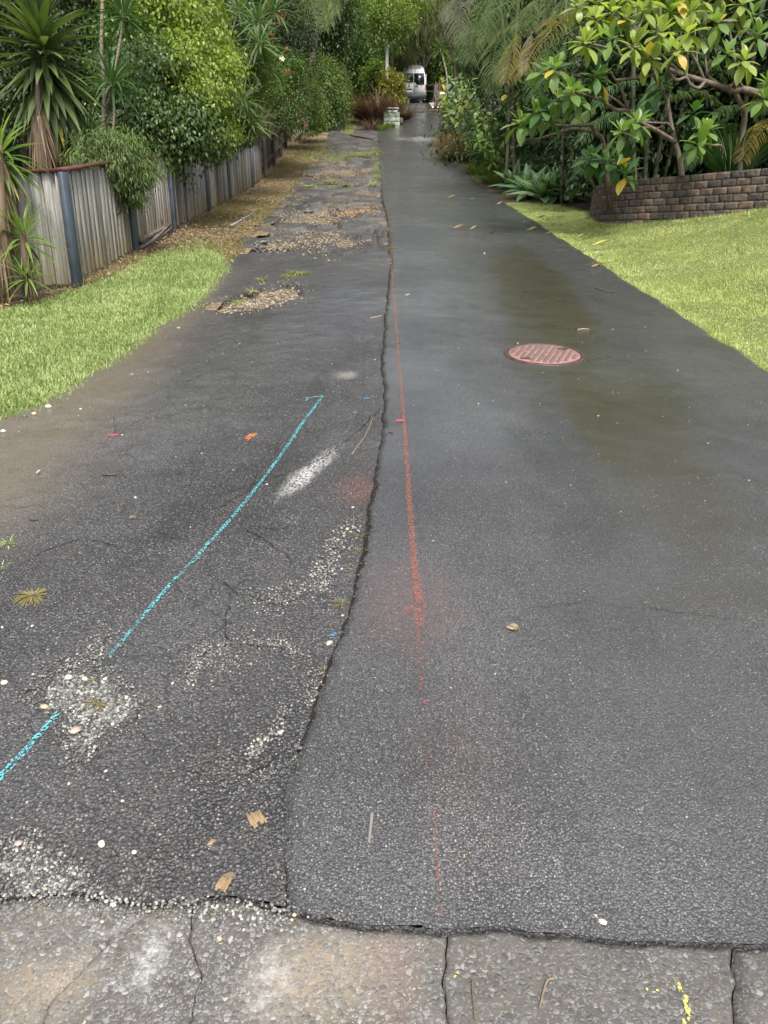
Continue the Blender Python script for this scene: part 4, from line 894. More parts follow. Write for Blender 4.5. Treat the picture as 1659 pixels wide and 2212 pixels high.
THIN = leaf_t(5, .035, .4, .45, wmax=.2, tip=.05, base=.6); AGV = leaf_t(6, .27, .35, .12, wmax=.45, tip=.01, base=.35)
def tri4(tm):                       # cheap version of a folded leaf
    return tm
def bush(name, label, cat, base, c, r, nl, per, spread, leaf, size, mat, group=None, droop=.5, jit=.5, parts=0, tmpl=None, trunk=True, tr=.05, extra=None, barkm=None, limbs=5):
    t = thing(name, label, cat, base, group); tmpl = tmpl or DIAMOND; w_ = leaf
    P, out, cl = crown(c, r, nl, per, spread); S = R(.65, 1.25, len(P))[:, None] * size * np.array([w_, 1, 1]); Rm = leaf_frames(P, out, droop, jit)
    k = P[:, 2] > gz(P[:, 0], P[:, 1]) + .03; P, S, Rm = P[k], S[k], Rm[k]
    if parts: leaves_as_parts(t, tmpl, 'leaf', mat, Rm, P, S, parts)
    else:
        V, F = merge(tmpl, Rm, P, S); part('crown', V, F, mat, t, True, kind='stuff')
    if trunk:
        mb = MB(); b0 = np.array(base, float); top = np.array(c, float) + [0, 0, np.ravel(r)[-1] * .2]; mid = (b0 + top) / 2 + R(-.12, .12, 3) * np.linalg.norm(top - b0) * .4
        mb.add(*tube(spline([b0 - [0, 0, .1], mid, top], 10), np.linspace(tr, tr * .45, 10), 7)); tp = spline([b0, mid, top], 10)
        for q in cl[RNG.integers(0, len(cl), limbs)]:
            a = tp[RNG.integers(4, 9)]; mb.add(*tube(spline([a, (a + q) / 2 + R(-.1, .1, 3), q], 6), np.linspace(tr * .45, tr * .12, 6), 5))
        part('trunk', *mb.get(), barkm or m_darkbark, t, True)
    return t
def rosette_frames(axis, n, el0, el1, jit=.12, pw=1.0):
    """n leaves in a spiral round an axis; el = angle above the plane across the axis, from the outermost to the innermost"""
    ax = nrm(axis); a = nrm(np.cross(ax, [.21, .9, .3])); b = np.cross(ax, a); k = np.arange(n); ph = k * 2.39996 + R(0, 6.28); el = np.radians(el0 + (el1 - el0) * (k / max(1, n - 1)) ** pw) + RNG.normal(0, jit, n)
    rad = np.cos(ph)[:, None] * a + np.sin(ph)[:, None] * b; D = rad * np.cos(el)[:, None] + ax * np.sin(el)[:, None]; U = ax * np.cos(el)[:, None] - rad * np.sin(el)[:, None]
    return frames(D, U), k / max(1, n - 1), rad

# ------------------------------------------------------------------ palm fronds
def frond(pts, L, mat, parent, n=44, width=.035, droop=.55, rot=0.0, two=True, seed=0, thick=.014):
    """feather frond: curved rib with drooping leaflets on both sides"""
    C = spline(pts, n + 6); T = nrm(np.gradient(C, axis=0)); rr = np.random.default_rng(seed)
    side = nrm(np.cross(T, [0, 0, 1.0]) + 1e-4); up = np.cross(side, T)
    if rot: side, up = side * math.cos(rot) + up * math.sin(rot), up * math.cos(rot) - side * math.sin(rot)
    V, F = tube(C, np.linspace(thick, thick * .25, len(C)), 5); mb = MB().add(V, F)
    i = np.arange(5, n + 6); t = (i - 5) / n; ln = L * (.45 + .75 * np.sin(np.pi * np.clip(t * .9 + .08, 0, 1))) * rr.uniform(.85, 1.1, len(i))
    for s in ((-1, 1) if two else (1,)):
        D = nrm(side[i] * s * .85 + T[i] * .62 + up[i] * .25 + rr.normal(0, .07, (len(i), 3))); prev_l = C[i]; wd = width * (1 - .35 * t); Nn = nrm(np.cross(D, T[i] * s) + 1e-4)
        Vs = []; segs = 4
        for k in range(segs + 1):
            f = k / segs; d = D * 1.0 + np.array([0, 0, -1.0]) * droop * f * 1.1; p = C[i] + nrm(d) * (ln * f)[:, None] ; wk = wd * [.55, 1, .9, .6, .04][k]
            wv = nrm(np.cross(nrm(d), Nn)) * wk[:, None] / 2; Vs.append(p + wv); Vs.append(p - wv)
        Vv = np.stack(Vs, 1); m = 2 * (segs + 1); Ff = np.array([[2 * k, 2 * k + 1, 2 * k + 3, 2 * k + 2] for k in range(segs)]); Fo = (Ff[None] + (np.arange(len(i)) * m)[:, None, None]).reshape(-1, 4); mb.add(Vv.reshape(-1, 3), Fo)
    return part('frond', *mb.get(), mat, parent, True)
def px(lst, Z):
    """picture points to places; each may carry its own depth"""
    return [PZ(q[0], q[1], q[2] if len(q) > 2 else Z) for q in lst]

# ------------------------------------------------------------------ left garden
def yucca_head(t, pos, axis, n, L, mat, old=0, oldmat=None, spread=(-70, 80), stem=.6, lw=1.0, pw=1.0, ro=.045):
    axis = nrm(axis); Rm, k, rad = rosette_frames(axis, n, *spread, pw=pw); P = pos - axis * stem * (1 - k)[:, None] + rad * ro; base = rootloc(t)
    me1 = mesh('leaf', *STRAP, mat, True); me2 = mesh('leaf', *STRAP_D, mat, True); me3 = mesh('leaf', *STRAP, oldmat, True) if oldmat else None
    for i in range(n):
        m_ = me3 if (oldmat and i < old) else (me2 if n * .3 < i < n * .55 and stem < .5 else me1); s = L * R(.8, 1.1) * (1 if k[i] < .8 else .75)
        put('leaf', m_, t, M4(Rm[i], P[i] - base, np.array([s * lw, s, s])))
def skirt(t, path, n, L, r=.05):
    C = spline(path, 30); i = RNG.integers(0, 30, n); a = R(0, 6.28, n); out = np.stack([np.cos(a), np.sin(a), 0 * a], -1); P = C[i] + out * r
    D = nrm(out * R(.05, .35, n)[:, None] + np.array([0, 0, -1.0])); Rm = frames(D, out); S = R(.5, 1.1, n)[:, None] * L * np.array([.75, 1, 1]); V, F = merge(leaf_t(3, .07, .3, .05), Rm, P, S); part('dry_skirt', V, F, m_skirt, t, True)
# tall yucca behind the fence
yb = PZ(92, 420, 10.4); yb[2] = float(gz(yb[0], yb[1])); hd = PZ(84, 62, 10.2)
t = thing('yucca', 'tall yucca with long dark green sword leaves behind the fence, lowest leaves yellow tipped', 'plant', yb)
low = PZ(82, 250, 10.2); path = [yb, PZ(88, 340, 10.3), low, hd]; part('trunk', *tube(spline(path, 16), np.linspace(.065, .035, 16), 9), m_darkbark, t, True)
yucca_head(t, hd + [0, 0, .12], [.03, -.12, 1], 210, .86, m_yucca, 0, None, (-55, 84), 1.05, 1.45, 1.4); yucca_head(t, hd - [0, 0, .25], [.03, -.05, 1], 88, .80, m_yucca, 36, m_yucca_old, (-80, -45), .95, 1.5, 1.0, .10); skirt(t, [PZ(86, 390, 10.3), PZ(82, 235, 10.2)], 420, .60, .085)
# leftmost yucca, paler
yb = G(8, 648); hd = PZ(-6, 305, 7.9)
t = thing('yucca', 'pale green yucca with shaggy brown trunk at the left edge of the fence', 'plant', yb)
part('trunk', *tube(spline([yb, PZ(2, 480, 7.9), hd], 14), np.linspace(.07, .05, 14), 9), m_skirt, t, True); yucca_head(t, hd, [.05, -.2, 1], 70, .46, m_yucca_lt, 8, m_yucca_old, (-45, 80), .3); skirt(t, [PZ(4, 560, 7.9), PZ(-4, 330, 7.9)], 150, .5, .06)
# small twin headed yucca in front of the fence
yb = G(62, 640); h1 = PZ(47, 492, 8.0); h2 = PZ(56, 588, 7.9)
t = thing('yucca', 'small yellow green yucca with two heads standing before the fence palings', 'plant', yb)
part('trunk', *tube(spline([yb, PZ(57, 590, 8.0), h1], 12), np.linspace(.055, .03, 12), 8), m_skirt, t, True)
yucca_head(t, h1, [.02, -.15, 1], 42, .44, m_yucca_lt, 4, m_yucca_old, (-40, 82), .2, .95); yucca_head(t, h2, [.05, -.3, 1], 28, .31, m_yucca_lt, 2, m_yucca_old, (-20, 80), .1, 1.0); skirt(t, [PZ(64, 630, 7.95), PZ(52, 520, 7.95)], 90, .28, .04)
# slender dracaena trunks with strappy heads
def drac(name, label, base, trunks, heads, mat=m_drac, tr=.03, n=46, L=.62, group=None, lw=.8, el=(-25, 82)):
    t = thing(name, label, 'plant', base, group)
    for p in trunks: part('trunk', *tube(spline(p, 16), np.linspace(tr, tr * .7, 16), 7), m_trunk, t, True)
    for h, ax, nn, LL in heads: yucca_head(t, h, ax, nn, LL, mat, 0, None, el, .12, lw)
    return t
b_ = ground(-4.72, 12.3)
drac('tall_dracaena', 'tall slender grey dracaena trunk rising out of the picture beside the yucca', b_, [[b_, PZ(224, 250, 12.3), PZ(219, 100, 12.3), PZ(223, -60, 12.3), PZ(226, -330, 12.3)]], [(PZ(226, -330, 12.3), [0, 0, 1], 50, .7)], tr=.036)
b_ = ground(-4.6, 12.1)
drac('dracaena', 'dracaena with two thin stems and strappy rosettes before the leafy fig hedge', b_, [[b_, PZ(243, 290, 12), PZ(241, 180, 12)], [PZ(226, 232, 12.2), PZ(236, 215, 12.1), PZ(242, 175, 12)], [PZ(241, 182, 12), PZ(257, 100, 12), PZ(262, 70, 12), PZ(267, 28, 12)]], [(PZ(242, 172, 12), [.15, -.1, 1], 60, .62), (PZ(267, 26, 12), [0, 0, 1], 55, .66)], tr=.024)
b_ = PZ(190, 380, 11.8); b_[2] = float(gz(b_[0], b_[1]))
drac('low_dracaena', 'low dark dracaena rosette between the tall yucca and the grey trunk', b_, [[b_, PZ(192, 300, 11.8)]], [(PZ(192, 290, 11.8), [0, 0, 1], 60, .55), (PZ(168, 320, 12.2), [-.2, 0, 1], 40, .5)])
# feathery bush spilling over the fence
c = PZ(248, 362, 11.0)
bush('feathery_bush', 'feathery green bush spilling over the fence capping between the first two posts', 'bush', ground(-4.3, 11.0), PZ(243, 350, 10.7), (.60, .50, .34), 110, 85, .10, .22, .085, m_vine, droop=1.1, jit=.45, parts=300, tmpl=leaf_t(2, 1.0, .2, .3), tr=.03)
bush('feathery_bush', 'trailing lower tail of feathery greenery hanging down the palings by the second post', 'bush', ground(-4.2, 10.8), PZ(276, 415, 10.8), (.19, .2, .28), 22, 70, .07, .22, .075, m_vine, droop=1.4, jit=.3, parts=0, tmpl=leaf_t(2, 1.0, .2, .3), tr=.02)
bush('low_shrub', 'low dark shrub behind the capping between the yucca and feathery bush', 'bush', ground(-4.8, 10.6), PZ(205, 335, 11.4), (.5, .5, .22), 30, 60, .10, .25, .10, m_mid, tmpl=leaf_t(2, 1.0, .2, .3))
# big fig hedge, top right leaf colour holds both new growth and sunlit tone
fb_ = ground(-5.3, 15.0)
t = thing('fig_tree', 'large glossy weeping fig bulging over the fence, yellow green at its upper right', 'tree', fb_)
lobes = [((375, 215), 13.8, (1.05, 1.0, 1.25), 95), ((300, 150), 14.1, (.8, .8, 1.0), 60), ((330, 20), 14.4, (.9, .9, 1.0), 55), ((400, 70), 14.2, (.85, .8, .9), 60), ((440, 170), 13.8, (.55, .7, .8), 45), ((440, 265), 13.6, (.45, .6, .5), 40), ((360, 285), 13.3, (.75, .55, .45), 55), ((400, -70), 14.4, (1.0, .9, .7), 50), ((290, 255), 13.9, (.6, .6, .6), 40)]
PP, OO = [], []
for (x, y), Z, r, nl in lobes:
    P, o, cl = crown(PZ(x, y, Z), r, nl, 78, .135, shell=.75); PP.append(P); OO.append(o)
P = np.concatenate(PP); o = np.concatenate(OO); Rm = leaf_frames(P, o, .9, .45); S = R(.7, 1.2, len(P))[:, None] * .082 * np.array([1.15, 1, 1])
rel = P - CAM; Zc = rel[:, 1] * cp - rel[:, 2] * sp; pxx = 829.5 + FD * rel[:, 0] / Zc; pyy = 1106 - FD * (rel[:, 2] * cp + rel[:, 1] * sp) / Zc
new_lit = ((pxx - 330) / 130 - (pyy - 120) / 150 + RNG.normal(0, .18, len(P)) + .7 * vn(P[:, 0], P[:, 2], 1.8, 81)) > .12
tm = leaf_t(2, .50, .25, .35)
leaves_as_parts(t, tm, 'leaf', m_ficus, Rm[~new_lit], P[~new_lit], S[~new_lit], 180); leaves_as_parts(t, tm, 'leaf', m_ficus_new_lit, Rm[new_lit], P[new_lit], S[new_lit], 110)
mb = MB(); top = PZ(345, 40, 15.0); mid = np.array([-5.0, 15.2, gz(-5, 15.2) + 1.7]); mb.add(*tube(spline([fb_, mid, top], 12), np.linspace(.12, .05, 12), 8))
for (x, y), Z, r, nl in lobes: mb.add(*tube(spline([mid + R(-.1, .1, 3), (mid + PZ(x, y, Z)) / 2 + R(-.1, .1, 3), PZ(x, y, Z)], 7), np.linspace(.045, .012, 7), 6))
part('trunk', *mb.get(), m_darkbark, t, True)
# dracaena thicket beyond the fig
hs_ = [((556, 45), 18.5), ((561, 90), 18.0), ((524, 215), 17.0), ((543, 262), 17.0), ((505, 118), 18.0), ((470, 12), 18.5), ((590, 20), 19), ((500, 180), 17.8), ((530, 150), 18.5), ((576, 135), 18.8), ((487, 250), 17.2), ((515, 20), 19.2)]
b_ = ground(-5.0, 19.5); tr_ = []; hd_ = []
for (x, y), Z in hs_:
    h = PZ(x, y, Z); tr_.append([b_ + R(-.2, .2, 3) * [1, 1, 0], (b_ * .4 + h * .6) + R(-.3, .3, 3), h]); hd_.append((h, [R(-.3, .3), R(-.4, .1), 1], 46, R(.62, .78)))
drac('dracaena_thicket', 'branching dracaena thicket with many spiky rosettes above the far blue posts', b_, tr_, hd_, mat=m_drac_lt, tr=.028, lw=1.05)
bush('fine_leaf_shrub', 'yellow green fine leaved shrub tucked among the dracaena rosettes', 'bush', ground(-4.9, 20), PZ(560, 170, 19.2), (.55, .6, 1.1), 60, 70, .14, .4, .075, m_lt, tr=.04)
bush('dark_shrub', 'dark low shrub over the fence top between fig and older fence', 'bush', ground(-4.8, 18.5), PZ(500, 275, 17.4), (.55, .6, .35), 45, 70, .12, .4, .09, m_mid)
# red tipped dark tree
bush('red_tip_tree', 'grey green small leaved tree with scattered red new tips behind the older fence', 'tree', ground(-5.4, 25), PZ(607, 60, 24.5), (1.1, 1.2, 1.9), 130, 90, .22, .42, .10, m_grey_leaf if False else m_dk, tr=.09)
bush('red_tip_tree', 'grey leaved middle tree under the red tips, pale flower at its edge', 'tree', ground(-5.0, 24), PZ(620, 200, 24), (.7, .8, 1.2), 80, 80, .18, .4, .09, m_mid, tr=.06)
t = thing('red_new_growth', 'red young leaf tufts at the tips of the grey green tree', 'leaves', PZ(610, 60, 23.3)); mb = MB()
for q in [(578, 20), (612, 38), (686 - 85, 40), (587, 78), (640 - 20, 110), (571, 60), (604, 56), (622, 160)]:
    P0 = PZ(q[0], q[1], 23.2); Rm, k, _ = rosette_frames([0, -.4, 1], 9, 10, 80); mb.add(*merge(LEAF_M, Rm, np.repeat(P0[None], 9, 0), R(.12, .2, 9)))
part('leaf', *mb.get(), m_redtip, t, True, kind='stuff')
# fan palm with hanging fronds over the lane
b_ = ground(-5.2, 29.0); t = thing('palm_tree', 'slender palm with drooping fronds hanging over the left lane fence', 'palm tree', b_)
cr_ = PZ(690, -95, 28.5); part('trunk', *tube(spline([b_, PZ(668, 150, 28.7), cr_], 14), np.linspace(.11, .08, 14), 8), m_trunk, t, True)
for k, e in enumerate([(676, 62), (700, 60), (724, 30), (650, 40), (735, -10), (640, -20), (690, 55), (712, 48)]):
    frond([cr_, PZ((690 + e[0]) / 2, (e[1] - 95) / 2 - 25, 28), PZ(e[0], e[1], 27.6)], .75, m_palm, t, 34, .05, 1.0, seed=k)
frond([cr_, PZ(680, -20, 28), PZ(657, 95, 27.9), PZ(655, 140, 27.9)], .22, m_palm_gr, t, 20, .05, 1.3, seed=31)
b_ = ground(-5.0, 26.5); t = thing('palm_clump', 'low drooping palm clump hanging behind the older dark fence', 'palm', b_); ctr = PZ(618, 130, 26.0)
part('trunk', *tube(spline([b_, (b_ + ctr) / 2, ctr], 8), .06, 6), m_cane, t, True)
for k, e in enumerate([(655, 190), (665, 225), (640, 250), (625, 270), (600, 260), (650, 150), (590, 235), (633, 295), (612, 300)]):
    frond([ctr, PZ((618 + e[0]) / 2 + 6, min(130, e[1]) - 12, 25.6), PZ(e[0], e[1], 25.4)], .5, m_palm if k % 3 else m_palm_yl, t, 30, .04, 1.0, seed=40 + k)
# dead skirt hanging over older fence
t = thing('dead_frond_skirt', 'brown dead fronds hanging over the older dark fence', 'fronds', PZ(585, 240, 24)); n = 160
P = np.stack([PZ(R(560, 612), R(205, 235), 24 + R(-.3, .3)) for _ in range(n)]); D = nrm(np.stack([R(-.2, .2, n), R(-.2, .2, n), -np.ones(n)], -1)); V, F = merge(THIN, frames(D, rand_dirs(n)), P, R(.5, 1.1, n)); part('frond', V, F, m_skirt, t, True, kind='stuff')
# pink flowering climber
bush('flowering_shrub', 'bright green flowering climber with pink trumpet flowers at the end of the older fence', 'shrub', ground(-4.7, 32), PZ(650, 215, 31.5), (.75, .8, 1.1), 80, 80, .2, .55, .11, m_vine, droop=.6, tr=.06)
bush('flowering_shrub', 'trailing green shrub hanging over the fence end under the pink flowers', 'shrub', ground(-4.6, 35), PZ(672, 235, 34), (.5, .6, .9), 60, 80, .2, .5, .11, m_lt, droop=.8, tr=.05)
PF = (np.concatenate([[[0, 0, 0]], np.stack([np.cos(np.arange(10) * .628), np.sin(np.arange(10) * .628), np.tile([.35, .25], 5)], -1) * np.array([[1, 1, 1], [.55, .55, 1]] * 5)]), np.array([[0, 1 + k, 1 + (k + 1) % 10] for k in range(10)]))
for k, q in enumerate([(650, 198), (663, 208), (620, 222), (641, 246), (651, 240), (657, 258), (672, 190), (635, 235), (661, 270), (646, 262), (629, 205)]):
    p = PZ(q[0], q[1], 30.4); V, F = merge(PF, frames(nrm(np.array([[R(-.3, .3), R(-.3, .3), 1.0]])), np.array([[R(-.4, .4), -1, .2]])), p[None], np.array([.10])); o_ = solo('flower', V, F, m_pinkf, p, 'pink trumpet flower among the climber leaves, ' + ['topmost of them', 'just below the topmost', 'leftmost of them', 'low in the lower left group', 'in the middle of the lower group', 'right end of the lower group', 'farthest right, up high', 'left of the middle', 'lowest of them', 'second lowest', 'high on the left'][k], 'flower', 'pink flowers on the climber', True)
for k, q in enumerate([(612, 128), (608, 125)]):
    p = PZ(q[0], q[1], 23.0); V, F = merge(PF, frames(np.array([[0., .2, 1.0]]), np.array([[R(-.4, .4), -1, .2]])), p[None], np.array([.09])); solo('flower', V, F, m_whitef, p, ['small cream flower on the grey leaved tree, the right one', 'small cream flower on the grey leaved tree, the left one'][k], 'flower', 'cream flowers on the grey leaved tree', True)
# vines and ferns along the lane edge
bush('vine_hedge', 'vine covered mound of bright leaves along the left lane edge', 'hedge', ground(-4.2, 39), PZ(700, 205, 39), (1.0, 1.6, 1.9), 120, 90, .26, .5, .14, m_vine, tr=.08)
bush('vine_hedge', 'second vine covered hedge mound nearer the dark end of the lane', 'hedge', ground(-3.9, 44), PZ(722, 205, 45), (.8, 1.8, 1.6), 90, 90, .26, .5, .15, m_lt, tr=.08)
bush('vine_hedge', 'tall ivy clad trunk mass above the vine hedge', 'hedge', ground(-5.0, 40), PZ(700, 110, 41), (1.2, 1.5, 2.4), 110, 90, .3, .5, .15, m_mid, tr=.1)
def fern(name, label, pos, n, L, mat, w_=.05, el=(10, 75), cat='fern', group=None):
    t = thing(name, label, cat, pos, group); a = np.arange(n) * 2.4 + R(0, 6); el = np.radians(np.linspace(el[0], el[1], n))
    for k in range(n):
        d = np.array([math.cos(a[k]) * math.cos(el[k]), math.sin(a[k]) * math.cos(el[k]), math.sin(el[k])]); l = L * R(.8, 1.15); p0 = np.array(pos) + [0, 0, .02]; p1 = p0 + d * l * .55; p2 = p0 + d * l + np.array([0, 0, -.35 * l * math.cos(el[k])]); frond([p0, p1, p2], L * .2, mat, t, 18, w_, .3, seed=k, thick=.006)
    return t
for k, (q, lab) in enumerate([((690, 283), 'bright fern clump at the foot of the older fence end'), ((668, 290), 'fern clump beside the last fence post of the older fence'), ((708, 270), 'fern clump under the vine hedge by the lane')]): fern('fern', lab, G(*q), 14, .8, m_vine, .06)
# ------------------------------------------------------------------ far trees across the top of the picture
def tree(label, px_, py_, Z, r, nl, per, spread, size, mat, leaf=.5, trx=None, droop=.5, name='tree', tr=.16):
    c = PZ(px_, py_, Z); b0 = PZ(trx if trx else px_ + R(-20, 20), 300, Z); b0[2] = float(gz(b0[0], b0[1])) - .05
    return bush(name, label, 'tree', b0, c, r, nl, per, spread, leaf, size, mat, 'trees behind the driveway', droop, .5, 0, tr=tr, limbs=8)
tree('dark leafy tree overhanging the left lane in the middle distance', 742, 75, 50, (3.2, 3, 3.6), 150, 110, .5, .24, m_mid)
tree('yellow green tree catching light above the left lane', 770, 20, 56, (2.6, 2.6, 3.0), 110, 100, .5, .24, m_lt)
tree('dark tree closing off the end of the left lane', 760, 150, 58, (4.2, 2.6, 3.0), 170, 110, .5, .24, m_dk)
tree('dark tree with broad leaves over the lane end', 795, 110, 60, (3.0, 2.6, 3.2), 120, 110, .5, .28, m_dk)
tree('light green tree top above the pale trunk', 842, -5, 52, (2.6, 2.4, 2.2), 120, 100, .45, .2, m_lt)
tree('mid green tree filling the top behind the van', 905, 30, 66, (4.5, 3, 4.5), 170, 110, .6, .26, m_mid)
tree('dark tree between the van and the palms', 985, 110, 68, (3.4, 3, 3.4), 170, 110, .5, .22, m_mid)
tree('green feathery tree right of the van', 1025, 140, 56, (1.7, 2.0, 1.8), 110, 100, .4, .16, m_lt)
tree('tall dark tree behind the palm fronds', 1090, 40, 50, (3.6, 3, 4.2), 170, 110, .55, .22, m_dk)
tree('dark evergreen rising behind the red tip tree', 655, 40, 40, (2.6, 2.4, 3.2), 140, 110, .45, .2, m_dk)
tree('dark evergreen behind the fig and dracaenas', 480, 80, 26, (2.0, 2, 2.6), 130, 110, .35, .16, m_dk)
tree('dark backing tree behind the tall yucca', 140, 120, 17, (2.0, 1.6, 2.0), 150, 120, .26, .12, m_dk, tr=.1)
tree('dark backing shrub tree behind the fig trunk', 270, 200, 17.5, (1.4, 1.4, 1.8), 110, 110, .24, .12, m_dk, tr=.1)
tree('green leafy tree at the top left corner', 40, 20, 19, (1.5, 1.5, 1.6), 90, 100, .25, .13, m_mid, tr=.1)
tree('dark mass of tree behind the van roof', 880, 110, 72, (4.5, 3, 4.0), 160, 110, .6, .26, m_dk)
# needle leaved tree hanging over the van
b_ = PZ(985, 240, 50); b_[2] = float(gz(b_[0], b_[1])); t = thing('she_oak', 'needle leaved tree with drooping brownish green foliage hanging in front of the van roof', 'tree', b_)
part('trunk', *tube(spline([b_, PZ(978, 120, 50.4), PZ(930, 0, 50)], 10), np.linspace(.14, .06, 10), 7), m_darkbark, t, True)
P, o, cl = crown(PZ(890, 30, 56.5), (3.0, 1.2, 1.9), 150, 70, .36); D = nrm(np.array([0, 0, -1.0]) + o * .35 + RNG.normal(size=P.shape) * .25); V, F = merge(leaf_t(3, .05, .3, .2), frames(D, rand_dirs(len(P))), P, R(.35, .8, len(P))); part('foliage', V, F, m_cas, t, True, kind='stuff')
P, o, cl = crown(PZ(874, 122, 55.6), (.8, .4, .5), 30, 50, .18); D = nrm(np.array([0, 0, -1.0]) + RNG.normal(size=P.shape) * .25); V, F = merge(leaf_t(3, .05, .3, .2), frames(D, rand_dirs(len(P))), P, R(.3, .6, len(P))); part('hanging_branch', V, F, m_cas, t, True, kind='stuff')
# far wood behind everything
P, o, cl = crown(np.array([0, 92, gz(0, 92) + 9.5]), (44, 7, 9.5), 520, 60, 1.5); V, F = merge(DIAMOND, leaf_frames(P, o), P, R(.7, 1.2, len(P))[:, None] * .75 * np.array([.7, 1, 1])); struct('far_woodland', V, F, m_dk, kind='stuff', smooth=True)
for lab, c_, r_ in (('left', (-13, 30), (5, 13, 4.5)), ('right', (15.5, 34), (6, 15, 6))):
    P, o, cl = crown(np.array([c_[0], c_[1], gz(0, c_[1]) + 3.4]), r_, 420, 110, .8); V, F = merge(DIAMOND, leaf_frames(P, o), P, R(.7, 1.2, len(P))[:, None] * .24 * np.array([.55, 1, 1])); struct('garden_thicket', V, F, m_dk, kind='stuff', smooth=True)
# fan palm rosettes in the gap right of the van
for q, Z, lab in (((1010 - 58, 105), 50, 'spiky fan rosette hanging dark in front of the tree by the van'), ((905, 75), 70, 'spiky grey rosette above the van')):
    p = PZ(q[0], q[1], Z); b_ = PZ(q[0] + 8, 260, Z); b_[2] = float(gz(b_[0], b_[1])); drac('pandanus', lab, b_, [[b_, (b_ + p) / 2 + [.3, 0, 0], p]], [(p, [-.2, -.3, 1], 40, 1.1)], mat=m_palm, tr=.07, lw=.8)
# ------------------------------------------------------------------ island round the letterbox
def tussock(name, label, pos, n, L, mat, r=.25, lean=.75, cat='grass clump', tm=THIN, w_=1.0, seedheads=None, group=None, el=.35):
    t = thing(name, label, cat, pos, group); a = R(0, 6.28, n); rr = r * np.sqrt(R(0, 1, n)); P = np.array(pos) + np.stack([np.cos(a) * rr, np.sin(a) * rr, 0 * a], -1)
    D = nrm(np.stack([np.cos(a) * lean * R(.1, 1.0, n), np.sin(a) * lean * R(.1, 1.0, n), np.ones(n) * R(.5, 1.0, n)], -1)); U = np.stack([-np.cos(a), -np.sin(a), np.full(n, el)], -1)
    V, F = merge(tm, frames(D, U), P, R(.55, 1.1, n)[:, None] * L * np.array([w_, 1, 1])); part('blade', V, F, mat, t, True, kind='stuff'); return t
tussock('fountain_grass', 'large purple brown fountain grass clump left of the letterbox pier', G(806, 268), 1700, 1.9, m_purple, .45, .9, tm=leaf_t(5, .02, .4, .4, wmax=.2, tip=.1, base=.6), w_=1.1)
tussock('fountain_grass', 'purple brown fountain grass spilling out right of the letterbox pier', G(876, 259), 420, 1.0, m_purple, .22, .7, tm=leaf_t(5, .022, .4, .6, wmax=.2, tip=.1, base=.6))
tussock('fountain_grass', 'small purple brown grass tuft low on the left of the island', G(803, 281), 300, .8, m_purple, .3, .8, tm=leaf_t(5, .022, .4, .6, wmax=.2, tip=.1, base=.6))
bush('croton', 'yellow green croton shrub rising behind the letterbox pier', 'shrub', G(862, 262), PZ(847, 202, 42.5), (.62, .6, 1.0), 70, 60, .17, .4, .20, m_croton, tr=.04)
bush('croton', 'taller green leafy sapling beside the pale trunk', 'shrub', G(855, 255), PZ(816, 168, 47), (.6, .6, .9), 45, 50, .18, .35, .28, m_lt, tr=.04)
b_ = G(838, 258); part_ = thing('pale_trunk_tree', 'slim straight tree with pale whitish trunk behind the letterbox', 'tree', b_); part('trunk', *tube(spline([b_, PZ(836, 180, 44), PZ(836, 90, 44), PZ(838, 0, 44)], 14), np.linspace(.11, .085, 14), 9), m_white_trunk, part_, True)
P, o, cl = crown(PZ(838, 38, 43), (1.5, 1.3, 1.2), 70, 80, .3); V, F = merge(DIAMOND, leaf_frames(P, o), P, R(.7, 1.2, len(P))[:, None] * .16 * np.array([.5, 1, 1])); part('crown', V, F, m_lt, part_, True, kind='stuff')
b_ = G(815, 278); t = thing('bare_shrub', 'bare twiggy branches sticking up out of the purple grass', 'shrub', b_)
for q in [(803, 212), (798, 200), (812, 196), (822, 188), (832, 192), (818, 205), (806, 190), (828, 205)]:
    e = PZ(q[0], q[1], 40.3); V, F = tube(spline([PZ(816, 235, 40.5), (PZ(816, 222, 40.4) + e) / 2 + R(-.05, .05, 3), e], 7), np.linspace(.03, .012, 7), 5); part('branch', V, F, m_stick, t)
for k, (q, r_, lab) in enumerate([((824, 282), .35, 'green weeds at the tip of the letterbox island'), ((842, 276), .3, 'short green weeds in front of the letterbox pier')]): tussock('weed_tuft', lab, G(*q), 220, .32, m_lt, r_, 1.0, 'weed', BLADE, .09)

# ------------------------------------------------------------------ right hand garden: frangipanis
def c8(x, y, Z): return PZ(1161.2 + x / 3.333, y / 3.333, Z)
def c4(x, y, Z): return PZ(929 + x / 2.273, y / 2.273, Z)
def gbase(p, z=None):
    p = np.array(p); p[2] = float(gz(p[0], p[1])) if z is None else z; return p
FR_ME = {}
def fr_leaf(mat, k):
    if (mat.name, k) not in FR_ME:
        FR_ME[(mat.name, k)] = mesh('leaf', *leaf_t(6, (.46, .43, .48)[k], .12, (.10, .28, .5)[k], wmax=.62, tip=.12, base=.10), mat, True)
    return FR_ME[(mat.name, k)]
def fran_rosette(t, pos, n, L, mat, axis=None, lo=-38, hi=72):
    ax = nrm(np.array([R(-.3, .3), R(-.55, -.05), 1.0])) if axis is None else axis; Rm, k, rad = rosette_frames(ax, n, lo, hi, .16); base = rootloc(t)
    for i in range(n):
        m_ = mat if R(0, 1) > .03 else m_yl_leaf; s = L * R(.72, 1.15) * (1 if k[i] < .75 else .7); P = pos - ax * .10 * (1 - k[i]) + rad[i] * .012
        put('leaf', fr_leaf(m_, 2 if k[i] < .25 else (1 if k[i] < .6 else 0)), t, M4(Rm[i], P - base, np.array([s, s, s])))
